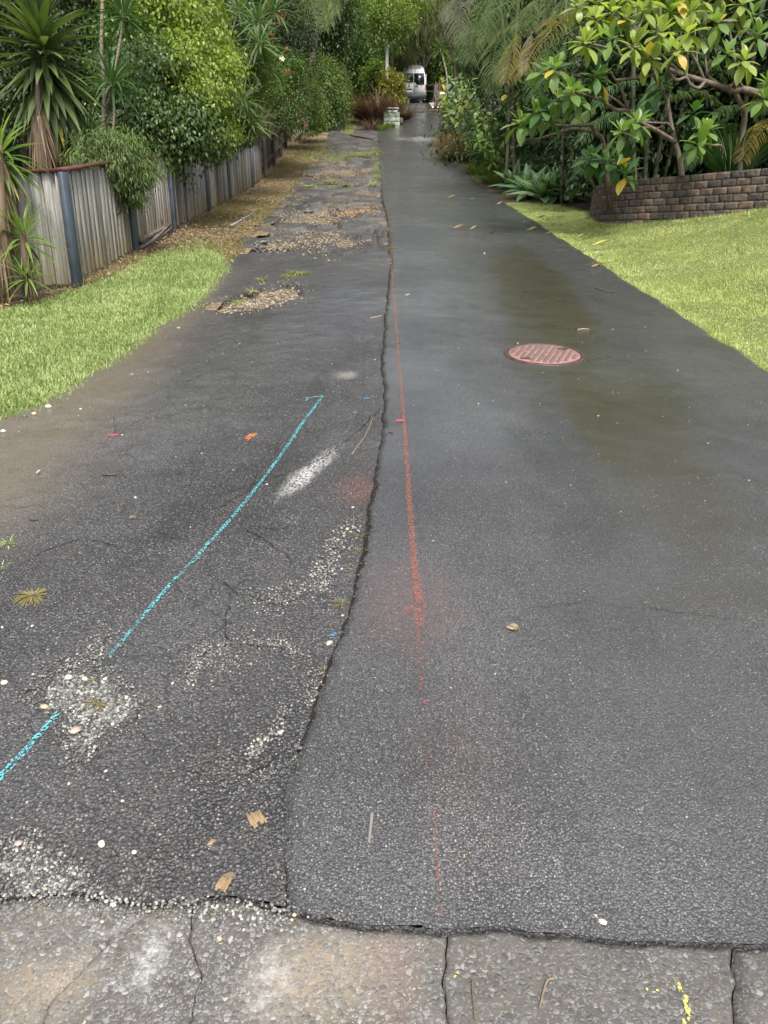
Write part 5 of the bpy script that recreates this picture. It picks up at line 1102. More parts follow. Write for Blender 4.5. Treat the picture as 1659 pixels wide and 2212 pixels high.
m_yl_leaf = leaf_mat('yellowing_leaf', [(.42, .33, .05), (.50, .36, .08)], .5, .35)
def limbs(t, lst, name='branch'):
    for P, r0, r1 in lst: part(name, *tube(spline(P, max(10, 5 * len(P))), np.linspace(r0, r1, max(10, 5 * len(P))), 8), m_branch, t, True)
WT = WZ0 + NCOURSE * CH - .02
def P8(*pts): return [c8(*p) for p in pts]
# tree on the right, behind the wall
b_ = gbase(c8(1462, 1200, 12.9), WT)
t = thing('frangipani_tree', 'large frangipani whose pale horizontal limb crosses the right side above the wall', 'tree', b_)
limbs(t, [([b_] + P8((1472, 1000, 12.9), (1490, 830, 12.8), (1445, 710, 12.6), (1412, 655, 12.5)), .05, .04)], 'trunk')
limbs(t, [([gbase(c8(2150, 1150, 12.4), WT - .05)] + P8((2110, 980, 12.3), (2020, 830, 12.3), (1940, 770, 12.3)), .075, .065), (P8((2030, 840, 12.3), (1990, 600, 12.4), (1880, 470, 12.5), (1800, 420, 12.6)), .05, .04), (P8((1990, 600, 12.4), (2080, 420, 12.3), (2060, 300, 12.2)), .035, .015)], 'trunk')
limbs(t, [(P8((1960, 785, 12.3), (1640, 690, 12.4), (1480, 645, 12.5), (1412, 655, 12.5), (1340, 630, 12.4), (1200, 585, 12.2), (1050, 540, 12.0)), .07, .035),
          (P8((1050, 540, 12.0), (930, 490, 11.9), (840, 440, 11.8), (800, 405, 11.7)), .034, .018), (P8((1205, 588, 12.2), (1160, 634, 12.1), (1100, 610, 12.0), (1068, 560, 11.9), (1000, 575, 11.8), (950, 520, 11.7), (955, 450, 11.6), (1000, 375, 11.5)), .03, .014),
          (P8((1340, 630, 12.4), (1235, 555, 12.3), (1215, 500, 12.2), (1205, 330, 12.1), (1205, 270, 12.1)), .03, .014), (P8((1200, 580, 12.2), (1150, 460, 12.0), (1085, 340, 11.9), (1075, 240, 11.8)), .026, .014),
          (P8((1370, 635, 12.4), (1440, 560, 12.4), (1420, 440, 12.3), (1385, 250, 12.2), (1340, 170, 12.1), (1300, 145, 12.0)), .032, .015), (P8((1480, 640, 12.5), (1425, 530, 12.3), (1370, 440, 12.2), (1365, 385, 12.1)), .024, .013),
          (P8((1412, 655, 12.5), (1438, 560, 12.3), (1440, 420, 12.1), (1490, 440, 12.0)), .028, .014), (P8((1430, 160, 12.2), (1360, 155, 12.1), (1310, 150, 12.0)), .02, .012), (P8((1530, 265, 12.5), (1460, 170, 12.4), (1415, 70, 12.3), (1470, 20, 12.2)), .03, .014), (P8((1800, 420, 12.6), (1650, 330, 12.5), (1530, 265, 12.5)), .04, .028),
          (P8((1070, 560, 11.9), (1080, 450, 11.9), (1075, 350, 11.8)), .02, .012), (P8((1150, 460, 12), (1130, 270, 11.9), (1100, 90, 11.8)), .02, .012), (P8((1050, 540, 12), (885, 390, 11.9), (850, 300, 11.8), (890, 235, 11.7)), .024, .013), (P8((930, 490, 11.9), (760, 420, 11.8), (710, 330, 11.6)), .02, .012)])
for x, y, Z, m_, n in [(800, 395, 11.6, m_fran_lt, 12), (1005, 345, 11.4, m_fran_lt, 12), (1205, 250, 12.1, m_fran, 7), (1078, 215, 11.7, m_fran_lt, 14), (1300, 135, 11.9, m_fran, 11), (1368, 365, 12.1, m_fran, 9), (1495, 415, 11.9, m_fran_lt, 14), (1640, 690, 11.9, m_fran, 9), (1590, 225, 12.3, m_fran, 9), (1470, 10, 12.1, m_fran_lt, 9), (1100, 70, 11.8, m_fran_lt, 12), (893, 215, 11.6, m_fran_lt, 14), (706, 312, 11.5, m_fran_lt, 13), (1180, -30, 11.9, m_fran_lt, 12), (1560, 90, 12.4, m_fran, 9), (1330, -60, 12, m_fran_lt, 11), (960, 60, 11.8, m_fran_lt, 12), (1010, -30, 11.8, m_fran_lt, 11), (1660, 580, 12.0, m_fran, 8), (2060, 280, 12.2, m_fran_lt, 9), (1880, 440, 12.3, m_fran, 8), (1800, 120, 12.4, m_fran_lt, 9)]:
    fran_rosette(t, c8(x, y, Z), n + 3, .325, m_)
# forked trunk in the middle
b_ = gbase(c8(1043, 1246, 12.6), WT)
t = thing('frangipani_tree', 'frangipani with forked brown trunk rising just behind the middle of the wall', 'tree', b_)
limbs(t, [([b_] + P8((1020, 1130, 12.6), (985, 1000, 12.5), (960, 890, 12.4), (940, 760, 12.3), (932, 650, 12.3)), .048, .028)], 'trunk')
limbs(t, [(P8((990, 1020, 12.5), (930, 985, 12.3), (850, 935, 12.1), (750, 885, 11.9), (722, 872, 11.8)), .042, .02), (P8((975, 950, 12.4), (940, 892, 12.2), (900, 886, 12.1), (760, 880, 11.9)), .022, .013), (P8((905, 912, 12.2), (840, 922, 12.1), (760, 915, 11.9)), .016, .012), (P8((932, 660, 12.3), (935, 600, 12.2), (920, 600, 12.2)), .016, .012),
          (P8((930, 720, 12.3), (850, 560, 12.2), (800, 480, 12.0), (740, 420, 11.9), (640, 320, 11.9), (540, 270, 11.9)), .034, .014), (P8((800, 480, 12), (690, 260, 11.8), (650, 130, 11.8)), .022, .012), (P8((740, 420, 11.9), (600, 400, 11.9), (480, 340, 11.8), (345, 310, 11.7)), .026, .014), (P8((690, 260, 11.8), (750, 150, 11.8), (755, 70, 11.8)), .018, .011), (P8((640, 320, 11.9), (470, 200, 11.9), (420, 120, 11.9)), .018, .011),
          (P8((1240, 1045, 12.2), (1320, 1050, 12.4), (1330, 1110, 12.6)), .014, .022), (P8((1235, 1040, 12.2), (1180, 1010, 12.1), (1150, 850, 12.1)), .014, .010), (P8((722, 872, 11.8), (640, 920, 11.7), (605, 935, 11.6)), .016, .011)])
for x, y, Z, m_, n in [(722, 865, 11.6, m_fran, 12), (602, 925, 11.6, m_fran, 9), (1222, 920, 11.9, m_fran, 13), (1172, 1020, 11.9, m_fran, 9), (925, 600, 12.2, m_fran_dk, 6), (1130, 790, 12.2, m_fran_dk, 7), (800, 830, 12.3, m_fran_dk, 7), (530, 255, 11.8, m_fran, 10), (648, 115, 11.8, m_fran_lt, 12), (345, 290, 11.6, m_fran_lt, 14), (755, 55, 11.8, m_fran_lt, 12), (420, 110, 11.8, m_fran_lt, 10), (540, 60, 11.9, m_fran_lt, 11), (300, 20, 12.0, m_fran_lt, 10), (440, 0, 12.1, m_fran_lt, 10), (640, -40, 11.9, m_fran_lt, 10), (820, -60, 11.9, m_fran_lt, 10)]:
    fran_rosette(t, c8(x, y, Z), n + 3, .315, m_)
# left leaning frangipani
b_ = gbase(c8(560, 1250, 14.0))
t = thing('frangipani_tree', 'leaning frangipani with low spreading limbs left of the forked trunk', 'tree', b_)
limbs(t, [([b_] + P8((480, 1060, 13.8), (420, 960, 13.6), (380, 890, 13.4)), .045, .03)], 'trunk')
limbs(t, [(P8((640, 1010, 13.0), (655, 815, 12.6), (560, 790, 12.4), (470, 730, 12.2), (380, 690, 12.0), (270, 665, 11.9)), .04, .018), (P8((655, 790, 12.6), (600, 640, 12.4), (555, 570, 12.3), (500, 490, 12.1), (440, 500, 12)), .026, .014), (P8((555, 578, 12.3), (700, 565, 12.2), (800, 548, 12.1), (900, 515, 12)), .022, .02), (P8((500, 560, 12.2), (320, 550, 12.1), (180, 520, 12.0), (130, 475, 11.9)), .026, .014), (P8((640, 780, 12.6), (520, 695, 12.4), (390, 680, 12.2), (300, 690, 12.1)), .022, .012), (P8((400, 900, 13.4), (200, 905, 13.2), (0, 890, 13.2)), .03, .015), (P8((420, 960, 13.6), (250, 930, 13.4), (0, 1000, 13.2), (-180, 1010, 13)), .03, .014),
          ([b_] + [c4(760, 830, 13.2), c4(700, 790, 13.0), c4(690, 770, 12.9)], .03, .014), ([b_] + [c4(900, 830, 12.9), c4(950, 840, 12.6)], .026, .014), ([b_] + [c4(840, 800, 13), c4(795, 770, 12.8)], .024, .013)])
for p, m_, n in [(c8(130, 470, 11.8), m_fran, 13), (c8(245, 645, 11.8), m_fran, 14), (c8(430, 520, 11.9), m_fran_dk, 10), (c8(450, 560, 12.0), m_fran, 9), (c8(300, 690, 12.0), m_fran, 9), (c8(40, 770, 12.2), m_fran_dk, 12), (c4(520, 540, 12.6), m_fran, 14), (c4(440, 590, 12.8), m_fran, 10), (c4(600, 575, 12.6), m_fran, 9), (c4(790, 770, 12.7), m_fran_dk, 13), (c4(875, 785, 12.6), m_fran_dk, 11), (c4(960, 845, 12.4), m_fran_dk, 13), (c4(985, 765, 12.8), m_fran_dk, 9), (c4(920, 800, 12.5), m_fran_dk, 9), (c4(700, 440, 12.4), m_fran, 12), (c4(1000, 640, 12.6), m_fran_dk, 9), (c4(560, 340, 12.9), m_fran, 12), (c4(640, 480, 12.6), m_fran, 12)]:
    fran_rosette(t, p, n + 3, .315, m_)
# roadside frangipani shrubs
def fr_shrub(lab, base, hs, mat, L=.27, n=10, m2=None):
    t = thing('frangipani_shrub', lab, 'shrub', base); b_ = np.array(base)
    for h in hs:
        fork = b_ * .45 + h * .55 + np.array([R(-.2, .2), R(-.2, .2), -.05]); limbs(t, [([b_ + R(-.15, .15, 3) * [1, 1, 0], fork, h - [0, 0, .02]], .026, .012)]); fran_rosette(t, h, n, L * R(.85, 1.15), mat if (m2 is None or R(0, 1) < .6) else m2, lo=-30, hi=75)
def spots(x0, x1, y0, y1, n, Z0, Z1, seed, keepf=None):
    r = np.random.default_rng(seed); out = []; tries = 0
    while len(out) < n and tries < 3000:
        tries += 1; x, y = r.uniform(x0, x1), r.uniform(y0, y1)
        if keepf and not keepf(x, y): continue
        if any(math.hypot(x - a, (y - b)) < 14 for a, b, _ in out): continue
        out.append((x, y, r.uniform(Z0, Z1)))
    return [PZ(*q) for q in out]
fr_shrub('pale grey green frangipani shrub farthest up the right edge of the lane', gbase(G(985, 285) + [.5, .6, 0]), spots(955, 1030, 165, 262, 24, 33.5, 36, 1, lambda x, y: x > 950 + (y - 165) * -.05), m_grey_leaf, .36, 10, m_fran_lt)
fr_shrub('second roadside frangipani shrub with grey green leaves, in the middle of the row', gbase(G(1030, 330) + [.5, .6, 0]), spots(985, 1085, 200, 320, 30, 27.5, 30, 2, lambda x, y: x > 975 + max(0, (y - 250)) * .3), m_grey_leaf, .33, 10, m_fran_lt)
fr_shrub('nearest roadside frangipani shrub behind the agaves', gbase(G(1085, 370) + [.8, .8, 0]), spots(1030, 1195, 225, 368, 40, 23.6, 26, 3, lambda x, y: y < 372 and x > 1010 + (y - 230) * .25), m_fran, .30, 10, m_grey_leaf)
fr_shrub('upper frangipani shrub under the drooping palm fronds', gbase(G(1085, 340) + [1.4, 1.2, 0]), spots(1085, 1200, 140, 235, 20, 21.5, 23.5, 4), m_fran, .29, 10, m_grey_leaf)
# fine grey foliage and low fill behind the agaves
bush('fine_shrub', 'fine blue green shrub between the roadside frangipanis', 'shrub', gbase(G(1040, 345) + [.4, .5, 0]), PZ(1050, 285, 29), (1.1, .8, .8), 80, 60, .16, .3, .10, m_grey_leaf, tr=.04)
bush('green_shrub', 'dark green leafy shrub filling under the roadside frangipanis', 'shrub', gbase(G(1060, 360) + [.8, .6, 0]), PZ(1090, 320, 26.5), (1.2, .9, .7), 90, 70, .16, .35, .12, m_mid, tr=.04)
bush('green_shrub', 'dark shrub at the lane edge below the far frangipani shrub', 'shrub', gbase(G(985, 300) + [.5, .4, 0]), PZ(995, 262, 36), (1.1, .8, 1.0), 70, 70, .2, .35, .14, m_mid, tr=.04)
# strappy grasses, brown grass
tussock('brown_fountain_grass', 'straw brown fountain grass mound spilling onto the right lane edge', G(985, 347) + [.35, .2, 0], 1100, 1.15, m_brown_g, .55, 1.0, tm=leaf_t(5, .022, .4, .6, wmax=.2, tip=.1, base=.6))
tussock('brown_fountain_grass', 'second straw brown grass mound just uphill of the larger one', G(965, 318) + [.35, .2, 0], 600, 1.0, m_brown_g, .45, 1.0, tm=leaf_t(5, .022, .4, .6, wmax=.2, tip=.1, base=.6))
STRP = leaf_t(5, .03, .4, .5, wmax=.2, tip=.03, base=.7)
for k, (q, lab, L) in enumerate([((1050, 398), 'strappy green grass clump left of the agaves', .8), ((1022, 378), 'strappy grass clump uphill of its neighbour by the lane edge', .75), ((1078, 405), 'strappy grass clump touching the leftmost agave', .7)]): tussock('strappy_clump', lab, G(*q) + [.3, .15, 0], 300, L, m_mid if k == 0 else m_vine, .28, .9, tm=STRP, w_=1.0)
# agaves
def agave(lab, pos, n, L, axis, mat=m_agave):
    t = thing('agave', lab, 'agave', pos, 'agaves at the corner of the lawn'); Rm, k, rad = rosette_frames(axis, n, 2, 80, .1); me = mesh('leaf', *AGV, mat, True); base = rootloc(t)
    for i in range(n):
        s = 1.65 * L * R(.85, 1.1) * (1 if k[i] < .7 else .75); put('leaf', me, t, M4(Rm[i], np.array(pos) + [0, 0, .12] + rad[i] * .03 - base, np.array([s, s, s])))
    part('stem', *tube([np.array(pos) - [0, 0, .1], np.array(pos) + [0, 0, .16]], .06, 8), m_darkbark, t)
for q, dz, n, L, ax, lab in [((1198, 436), .12, 22, .56, (.05, -.35, 1), 'rightmost agave, a wide open blue green rosette at the lawn corner'), ((1166, 438), .05, 20, .52, (-.1, -.4, 1), 'agave in front, low and spreading beside the rightmost rosette'), ((1136, 431), .08, 20, .52, (-.2, -.35, 1), 'agave left of centre of the group at the lane edge'), ((1108, 418), .08, 20, .50, (-.25, -.3, 1), 'leftmost agave, leaning out over the lane edge'), ((1128, 408), .30, 20, .55, (-.1, -.2, 1), 'tall agave at the back left of the group'), ((1172, 412), .32, 22, .58, (0, -.2, 1), 'upright agave at the back right of the group'), ((1228, 440), .02, 16, .40, (.2, -.3, 1), 'small agave at the right end near the retaining wall')]:
    g_ = G(*q); agave(lab, g_ + [.12, .25, dz], n, L, ax)

# ------------------------------------------------------------------ palms of the right garden
def c5(x, y, Z): return PZ(915.7 + x / 4.807, y / 4.807, Z)
def clump(lab, base, canes, fronds, r=.05, lw=.04):
    t = thing('palm_clump', lab, 'palm', base)
    for P in canes: part('cane', *tube(spline(P, 12), np.linspace(r, r * .7, 12), 8), m_cane, t, True)
    for k, (P, L, mt, dr) in enumerate(fronds): frond(P, L, mt, t, 34, lw, dr * .7, R(-.2, .2), seed=int(R(0, 9999)))
    return t
cb_ = gbase(c5(900, 1000, 21)); top = c5(760, -260, 20.5)
clump('golden cane palm with long fronds arching left over the lane edge', cb_, [[cb_, (cb_ + top) / 2 + [.2, 0, 0], top], [cb_ + [.3, .2, 0], (cb_ + c5(1000, -200, 21)) / 2, c5(1000, -200, 21)]],
      [(px_, L, m, d) for px_, L, m, d in [
          ([c5(650, -150, 20), c5(480, 0, 19.6), c5(380, 90, 19.3), c5(365, 220, 19.2), c5(372, 400, 19.2)], .62, m_palm_gr, .9), ([c5(760, -150, 20), c5(640, 20, 19.5), c5(560, 160, 19.2), c5(500, 400, 19.0), c5(480, 630, 18.9)], .62, m_palm, 1.0),
          ([c5(900, -60, 20), c5(850, 30, 19.6), c5(700, 130, 19.2), c5(650, 260, 19.0), c5(635, 420, 18.9)], .6, m_palm, .9), ([c5(1060, 240, 19.6), c5(960, 270, 19.3), c5(860, 320, 19.0), c5(740, 520, 18.6), c5(715, 760, 18.4), c5(722, 960, 18.3)], .62, m_palm, 1.1),
          ([c5(1010, 330, 19.5), c5(950, 420, 19.3), c5(905, 560, 19.1), c5(870, 700, 19), c5(850, 850, 18.9)], .5, m_palm_yl, 1.0), ([c5(700, -180, 20.2), c5(560, -60, 19.8), c5(470, 120, 19.6), c5(440, 380, 19.5), c5(420, 600, 19.5)], .6, m_palm_dk, 1.0),
          ([c5(1150, -40, 20), c5(1120, 90, 19.8), c5(1130, 200, 19.7), c5(1140, 330, 19.6)], .55, m_palm, .9), ([c5(1250, -100, 20), c5(1290, 60, 19.8), c5(1280, 230, 19.6)], .5, m_palm, .8), ([c5(1080, -120, 20), c5(940, 40, 19.8), c5(820, 230, 19.6), c5(760, 420, 19.5)], .58, m_palm, .9),
          ([c5(860, -160, 20.4), c5(760, -20, 20.2), c5(700, 160, 20), c5(660, 420, 20)], .6, m_palm_dk, 1.0), ([c5(620, -200, 20), c5(420, -80, 19.6), c5(300, 40, 19.4), c5(262, 200, 19.3)], .5, m_palm_gr, .9), ([c5(1000, 300, 20), c5(880, 430, 19.9), c5(800, 620, 19.8), c5(770, 820, 19.7)], .5, m_palm_dk, 1.0),
          ([c5(1130, 330, 19.4), c5(1075, 450, 19.2), c5(1040, 600, 19.1), c5(1035, 720, 19.0)], .28, m_palm_gr, 1.2)]], lw=.017)
cb_ = gbase(c5(1500, 1150, 18)); top = c5(1480, -200, 17.8)
clump('golden cane palm with yellowing fronds behind the upper frangipani branches', cb_, [[cb_, (cb_ + top) / 2, top], [cb_ + [.4, .1, 0], c5(1620, 300, 18.2), c5(1640, -200, 18.2)]],
      [([c5(1700, 20, 17.6), c5(1560, 120, 17.3), c5(1400, 250, 17.0), c5(1180, 460, 16.7), c5(1080, 640, 16.6), c5(1050, 760, 16.6)], .55, m_palm_yl, .8), ([c5(1640, 60, 17.6), c5(1500, 130, 17.4), c5(1340, 180, 17.2), c5(1260, 260, 17.1)], .5, m_palm_yl, .8), ([c5(1500, -80, 17.5), c5(1420, 120, 17.2), c5(1330, 420, 17.0), c5(1260, 700, 16.9)], .58, m_palm, .9),
       ([c5(1560, -80, 17.5), c5(1600, 100, 17.3), c5(1560, 400, 17.1)], .6, m_palm, .8), ([c5(1450, 300, 17.4), c5(1300, 520, 17.2), c5(1200, 760, 17.0), c5(1150, 980, 16.9)], .55, m_palm_dk, .9), ([c5(1550, 350, 17.4), c5(1480, 560, 17.2), c5(1440, 800, 17.1)], .5, m_palm_dk, .9), ([c5(1400, -100, 17.6), c5(1200, 0, 17.4), c5(1050, 130, 17.3), c5(980, 300, 17.2)], .55, m_palm, .9)], lw=.016)
# understorey palms under the frangipanis
def under(lab, base, fr, mt=m_palm_dk, can=()):
    t = thing('understorey_palm', lab, 'palm', base)
    for P, L, m in fr: frond(P, L, m or mt, t, 40, .018, .55, R(-.15, .15), seed=int(R(0, 9999)), thick=.010)
    for P in can: part('cane', *tube(spline(P, 10), .045, 8), m_cane, t, True)
bA = gbase(c4(1100, 860, 15.5), WT)
under('dark cane palm clump in the shade behind the middle of the wall', bA, [([c4(1080, 560, 15), c4(950, 540, 14.6), c4(820, 600, 14.4), c4(740, 690, 14.3)], .34, None), ([c4(1100, 540, 15), c4(1200, 470, 14.6), c4(1330, 450, 14.4), c4(1440, 520, 14.3)], .36, m_palm), ([c4(1090, 420, 15), c4(980, 400, 14.7), c4(870, 440, 14.5), c4(830, 520, 14.4)], .34, None), ([c4(1100, 400, 15), c4(1130, 380, 14.7), c4(1080, 480, 14.5), c4(1040, 560, 14.4)], .3, None), ([c4(820, 520, 14.6), c4(760, 560, 14.4), c4(710, 620, 14.2)], .24, m_palm), ([c4(1060, 700, 15), c4(900, 700, 14.8), c4(780, 760, 14.6), c4(730, 850, 14.5)], .34, None), ([c4(1250, 700, 15), c4(1290, 740, 14.6), c4(1270, 830, 14.4)], .22, None), ([c4(1150, 300, 15), c4(1250, 240, 14.8), c4(1340, 270, 14.6)], .3, None)],
      can=[[bA + [a_, .15 * k_, 0], bA + [a_ * 1.4, .2, 1.2], bA + [a_ * 2.2 + .1, .3, 3.4]] for k_, a_ in enumerate((-.35, -.12, .1, .32))])
bB = gbase(c4(1500, 820, 15), WT)
under('dark strappy palm clump left of the right frangipani trunk', bB, [([c4(1480, 760, 14.6), c4(1440, 640, 14.3), c4(1470, 560, 14.2)], .3, None), ([c4(1500, 500, 14.8), c4(1560, 380, 14.6), c4(1640, 340, 14.5)], .34, None), ([c4(1480, 480, 14.8), c4(1400, 330, 14.6), c4(1330, 300, 14.5)], .34, None), ([c4(1500, 300, 15), c4(1580, 180, 14.8), c4(1680, 150, 14.6)], .36, None), ([c4(1560, 560, 14.8), c4(1480, 520, 14.5), c4(1390, 560, 14.3)], .32, None)], can=[[bB, bB + [.1, .2, 1.5], bB + [.2, .3, 3.6]], [bB + [.35, .1, 0], bB + [.5, .2, 1.5], bB + [.6, .3, 3.6]]])
bC = gbase(c4(1760, 780, 13.5), WT)
under('understorey palm with yellow edged frond at the far right above the wall', bC, [([c4(1740, 560, 13.3), c4(1650, 600, 13.0), c4(1570, 680, 12.8), c4(1535, 780, 12.7)], .34, m_palm_yl), ([c4(1760, 500, 13.4), c4(1660, 480, 13.2), c4(1590, 540, 13.0)], .34, m_palm), ([c4(1800, 420, 13.6), c4(1700, 380, 13.4), c4(1640, 430, 13.2)], .3, None)], can=[[bC, bC + [0, .1, 1.2], bC + [-.05, .2, 2.4]]])
tussock('strappy_clump', 'strappy bladed clump at the foot of the right frangipani trunk', gbase(c4(1480, 830, 13.4), WT), 160, 1.2, m_palm_dk, .25, .5, tm=STRP)
# dense backing of the right garden
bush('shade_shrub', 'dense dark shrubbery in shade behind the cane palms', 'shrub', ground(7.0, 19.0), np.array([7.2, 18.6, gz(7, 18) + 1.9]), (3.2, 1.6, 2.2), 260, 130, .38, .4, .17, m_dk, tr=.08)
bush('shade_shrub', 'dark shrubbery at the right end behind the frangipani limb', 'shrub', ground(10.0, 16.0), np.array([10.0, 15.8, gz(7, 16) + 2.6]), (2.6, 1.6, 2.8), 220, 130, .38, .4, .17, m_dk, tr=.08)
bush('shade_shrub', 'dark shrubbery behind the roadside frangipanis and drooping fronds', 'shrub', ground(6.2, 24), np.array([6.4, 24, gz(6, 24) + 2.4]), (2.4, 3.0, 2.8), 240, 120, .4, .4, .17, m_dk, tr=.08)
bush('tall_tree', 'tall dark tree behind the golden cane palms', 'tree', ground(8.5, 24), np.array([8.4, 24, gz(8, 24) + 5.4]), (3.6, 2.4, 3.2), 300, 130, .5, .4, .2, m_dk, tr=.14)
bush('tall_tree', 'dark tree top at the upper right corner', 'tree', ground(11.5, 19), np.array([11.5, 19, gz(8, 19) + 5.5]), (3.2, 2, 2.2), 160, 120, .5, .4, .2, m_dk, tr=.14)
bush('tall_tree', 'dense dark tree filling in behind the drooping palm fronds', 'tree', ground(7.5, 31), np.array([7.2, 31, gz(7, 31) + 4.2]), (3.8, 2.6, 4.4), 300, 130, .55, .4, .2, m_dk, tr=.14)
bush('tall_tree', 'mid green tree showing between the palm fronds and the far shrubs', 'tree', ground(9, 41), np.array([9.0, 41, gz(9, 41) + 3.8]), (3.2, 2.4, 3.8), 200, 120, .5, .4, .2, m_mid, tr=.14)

# ------------------------------------------------------------------ lawns, leaf litter, gravel
def grass_mat(name, cols):
    b = NB(name); r = b.n('ShaderNodeNewGeometry').outputs['Random Per Island']; p = b.pos(); n1 = b.noise(p, .9, 4, .6); n2 = b.noise(p, 5, 3, .6)
    c = b.ramp(b.math('ADD', b.math('MULTIPLY', r, .55), b.math('MULTIPLY', b.mapr(b.math('ADD', b.math('MULTIPLY', n1, .6), b.math('MULTIPLY', n2, .4)), .35, .65), .45)), [(i / (len(cols) - 1), q) for i, q in enumerate(cols)])
    t = b.n('ShaderNodeBsdfTranslucent', {'Color': b.mix(1.0, c, (1.5, 1.6, .9), 'MULTIPLY')}).outputs[0]
    return b.done(b.n('ShaderNodeMixShader', {0: .35, 1: b.pbr(c, .5, .35), 2: t}).outputs[0])
m_gl = grass_mat('lawn_blade_left', [(.14, .205, .065), (.23, .30, .105), (.34, .40, .17), (.50, .53, .32)])
m_gr = grass_mat('lawn_blade_right', [(.20, .26, .075), (.32, .38, .13), (.44, .49, .20), (.55, .57, .32)])
m_gd = grass_mat('dry_grass', [(.11, .10, .035), (.20, .17, .07), (.30, .25, .12), (.16, .17, .05)])
m_gmix = grass_mat('weed_blade', [(.09, .13, .03), (.16, .21, .05), (.28, .28, .11), (.36, .33, .16)])
def scatter(P, n, dens=None):
    P = np.asarray(P)[:, :2]; x0, y0 = P.min(0); x1, y1 = P.max(0); out = []; c = 0
    while c < n:
        x = R(x0, x1, n * 2); y = R(y0, y1, n * 2); k = inpoly(x, y, P)
        if dens is not None: k &= R(0, 1, len(x)) < dens(x, y)
        q = np.stack([x[k], y[k]], -1); out.append(q); c += len(q)
        if len(out) > 60: break
    return np.concatenate(out)[:n]
def blades(name, XY, L, W_, mat, lean=.8, z=None, tmpl=BLADE):
    n = len(XY); a = R(0, 6.28, n); ln = R(.15, 1.0, n) * lean; D = nrm(np.stack([np.cos(a) * ln, np.sin(a) * ln, np.ones(n)], -1)); U = np.stack([np.cos(a + R(-.7, .7, n)), np.sin(a + R(-.7, .7, n)), np.full(n, -.3)], -1)
    zz = gz(XY[:, 0], XY[:, 1]) - .012 if z is None else z
    V, F = merge(tmpl, frames(D, -U), np.column_stack([XY, zz]), np.column_stack([R(.7, 1.3, n) * W_, R(.5, 1.2, n) * L, R(.5, 1.2, n) * L])); return V, F
# left lawn: long soft blades, denser near the camera
vis = lambda x, y: np.clip((x + .62 * y + 1.2) * 3, 0, 1)        # inside the view
eL = lambda x, y: np.clip(polydist(x, y, LAWN_L) / .12, .25, 1) * vis(x, y) * np.clip(8 / y, .4, 1)
q = scatter(LAWN_L, 66000, eL); V, F = blades('x', q, .055, .0075, m_gl, 1.3); struct('lawn_grass', V, F, m_gl, kind='stuff')
ye = np.linspace(3.4, 11.6, 500); q = np.stack([edge_l(ye) + R(-.06, .07, 500), ye], -1)[RNG.integers(0, 500, 3500)] + RNG.normal(0, .035, (3500, 2)); V, F = blades('x', q, .06, .0060, m_gl, 1.6); struct('lawn_edge_grass', V, F, m_gl, kind='stuff')
eR = lambda x, y: np.clip(polydist(x, y, LAWN_R) / .10, .3, 1) * np.clip((.60 * y + .9 - x) * 3, 0, 1) * np.clip(9 / y, .4, 1)
q = scatter(LAWN_R, 105000, eR); V, F = blades('x', q, .038, .0062, m_gr, 1.3); struct('lawn_grass', V, F, m_gr, kind='stuff')
ye = np.linspace(4, 17.5, 600); q = np.stack([edge_r(ye) + .02, ye], -1)[RNG.integers(0, 600, 6000)] + RNG.normal(0, .05, (6000, 2)) * np.array([1.4, 1]); q = q[vn(q[:, 0], q[:, 1], 3.5, 96) > -.25]; V, F = blades('x', q, .055, .007, m_gr, 1.8); struct('lawn_edge_grass', V, F, m_gr, kind='stuff')
k = RNG.integers(40, 240, 2600); q = WL[k] + RNG.normal(0, .04, (2600, 2)) - [.05, .05]; V, F = blades('x', q, .075, .006, m_gr, .6); struct('wall_foot_grass', V, F, m_gr, kind='stuff')
# dry leaves and grass along the fence
FOOT = np.vstack([np.array([on_line(s) for s in np.linspace(1.0, SFENCE[-1], 30)]) + [.03, 0], line2 + [.05, 0]])
STRIP = np.vstack([FOOT, np.stack([edge_l(np.linspace(40, 11.2, 30)) + .1, np.linspace(40, 11.2, 30)], -1), W([(470, 540), (330, 548), (215, 607), (100, 645), (0, 668)])[:, :2]])
STRIP[:, 1] = np.clip(STRIP[:, 1], 5, 42)
q = scatter(STRIP, 15000, lambda x, y: np.clip(14 / y, .25, 1)); n = len(q); D = nrm(np.stack([R(-1, 1, n), R(-1, 1, n), R(-.25, .5, n)], -1)); U = nrm(np.stack([R(-.6, .6, n), R(-.6, .6, n), np.ones(n)], -1))
V, F = merge(leaf_t(2, .34, .5, .25), frames(D, U), np.column_stack([q, gz(q[:, 0], q[:, 1]) + R(-.01, .035, n)]), R(.03, .085, n)); struct('leaf_litter', V, F, m_dead, kind='stuff', smooth=True)
q = scatter(STRIP, 16000, lambda x, y: np.clip(14 / y, .2, 1) * np.clip(.25 + 1.3 * vn(x, y, .8, 91), 0, 1)); V, F = blades('x', q, .12, .004, m_gd, 1.3); struct('dry_grass', V, F, m_gd, kind='stuff')
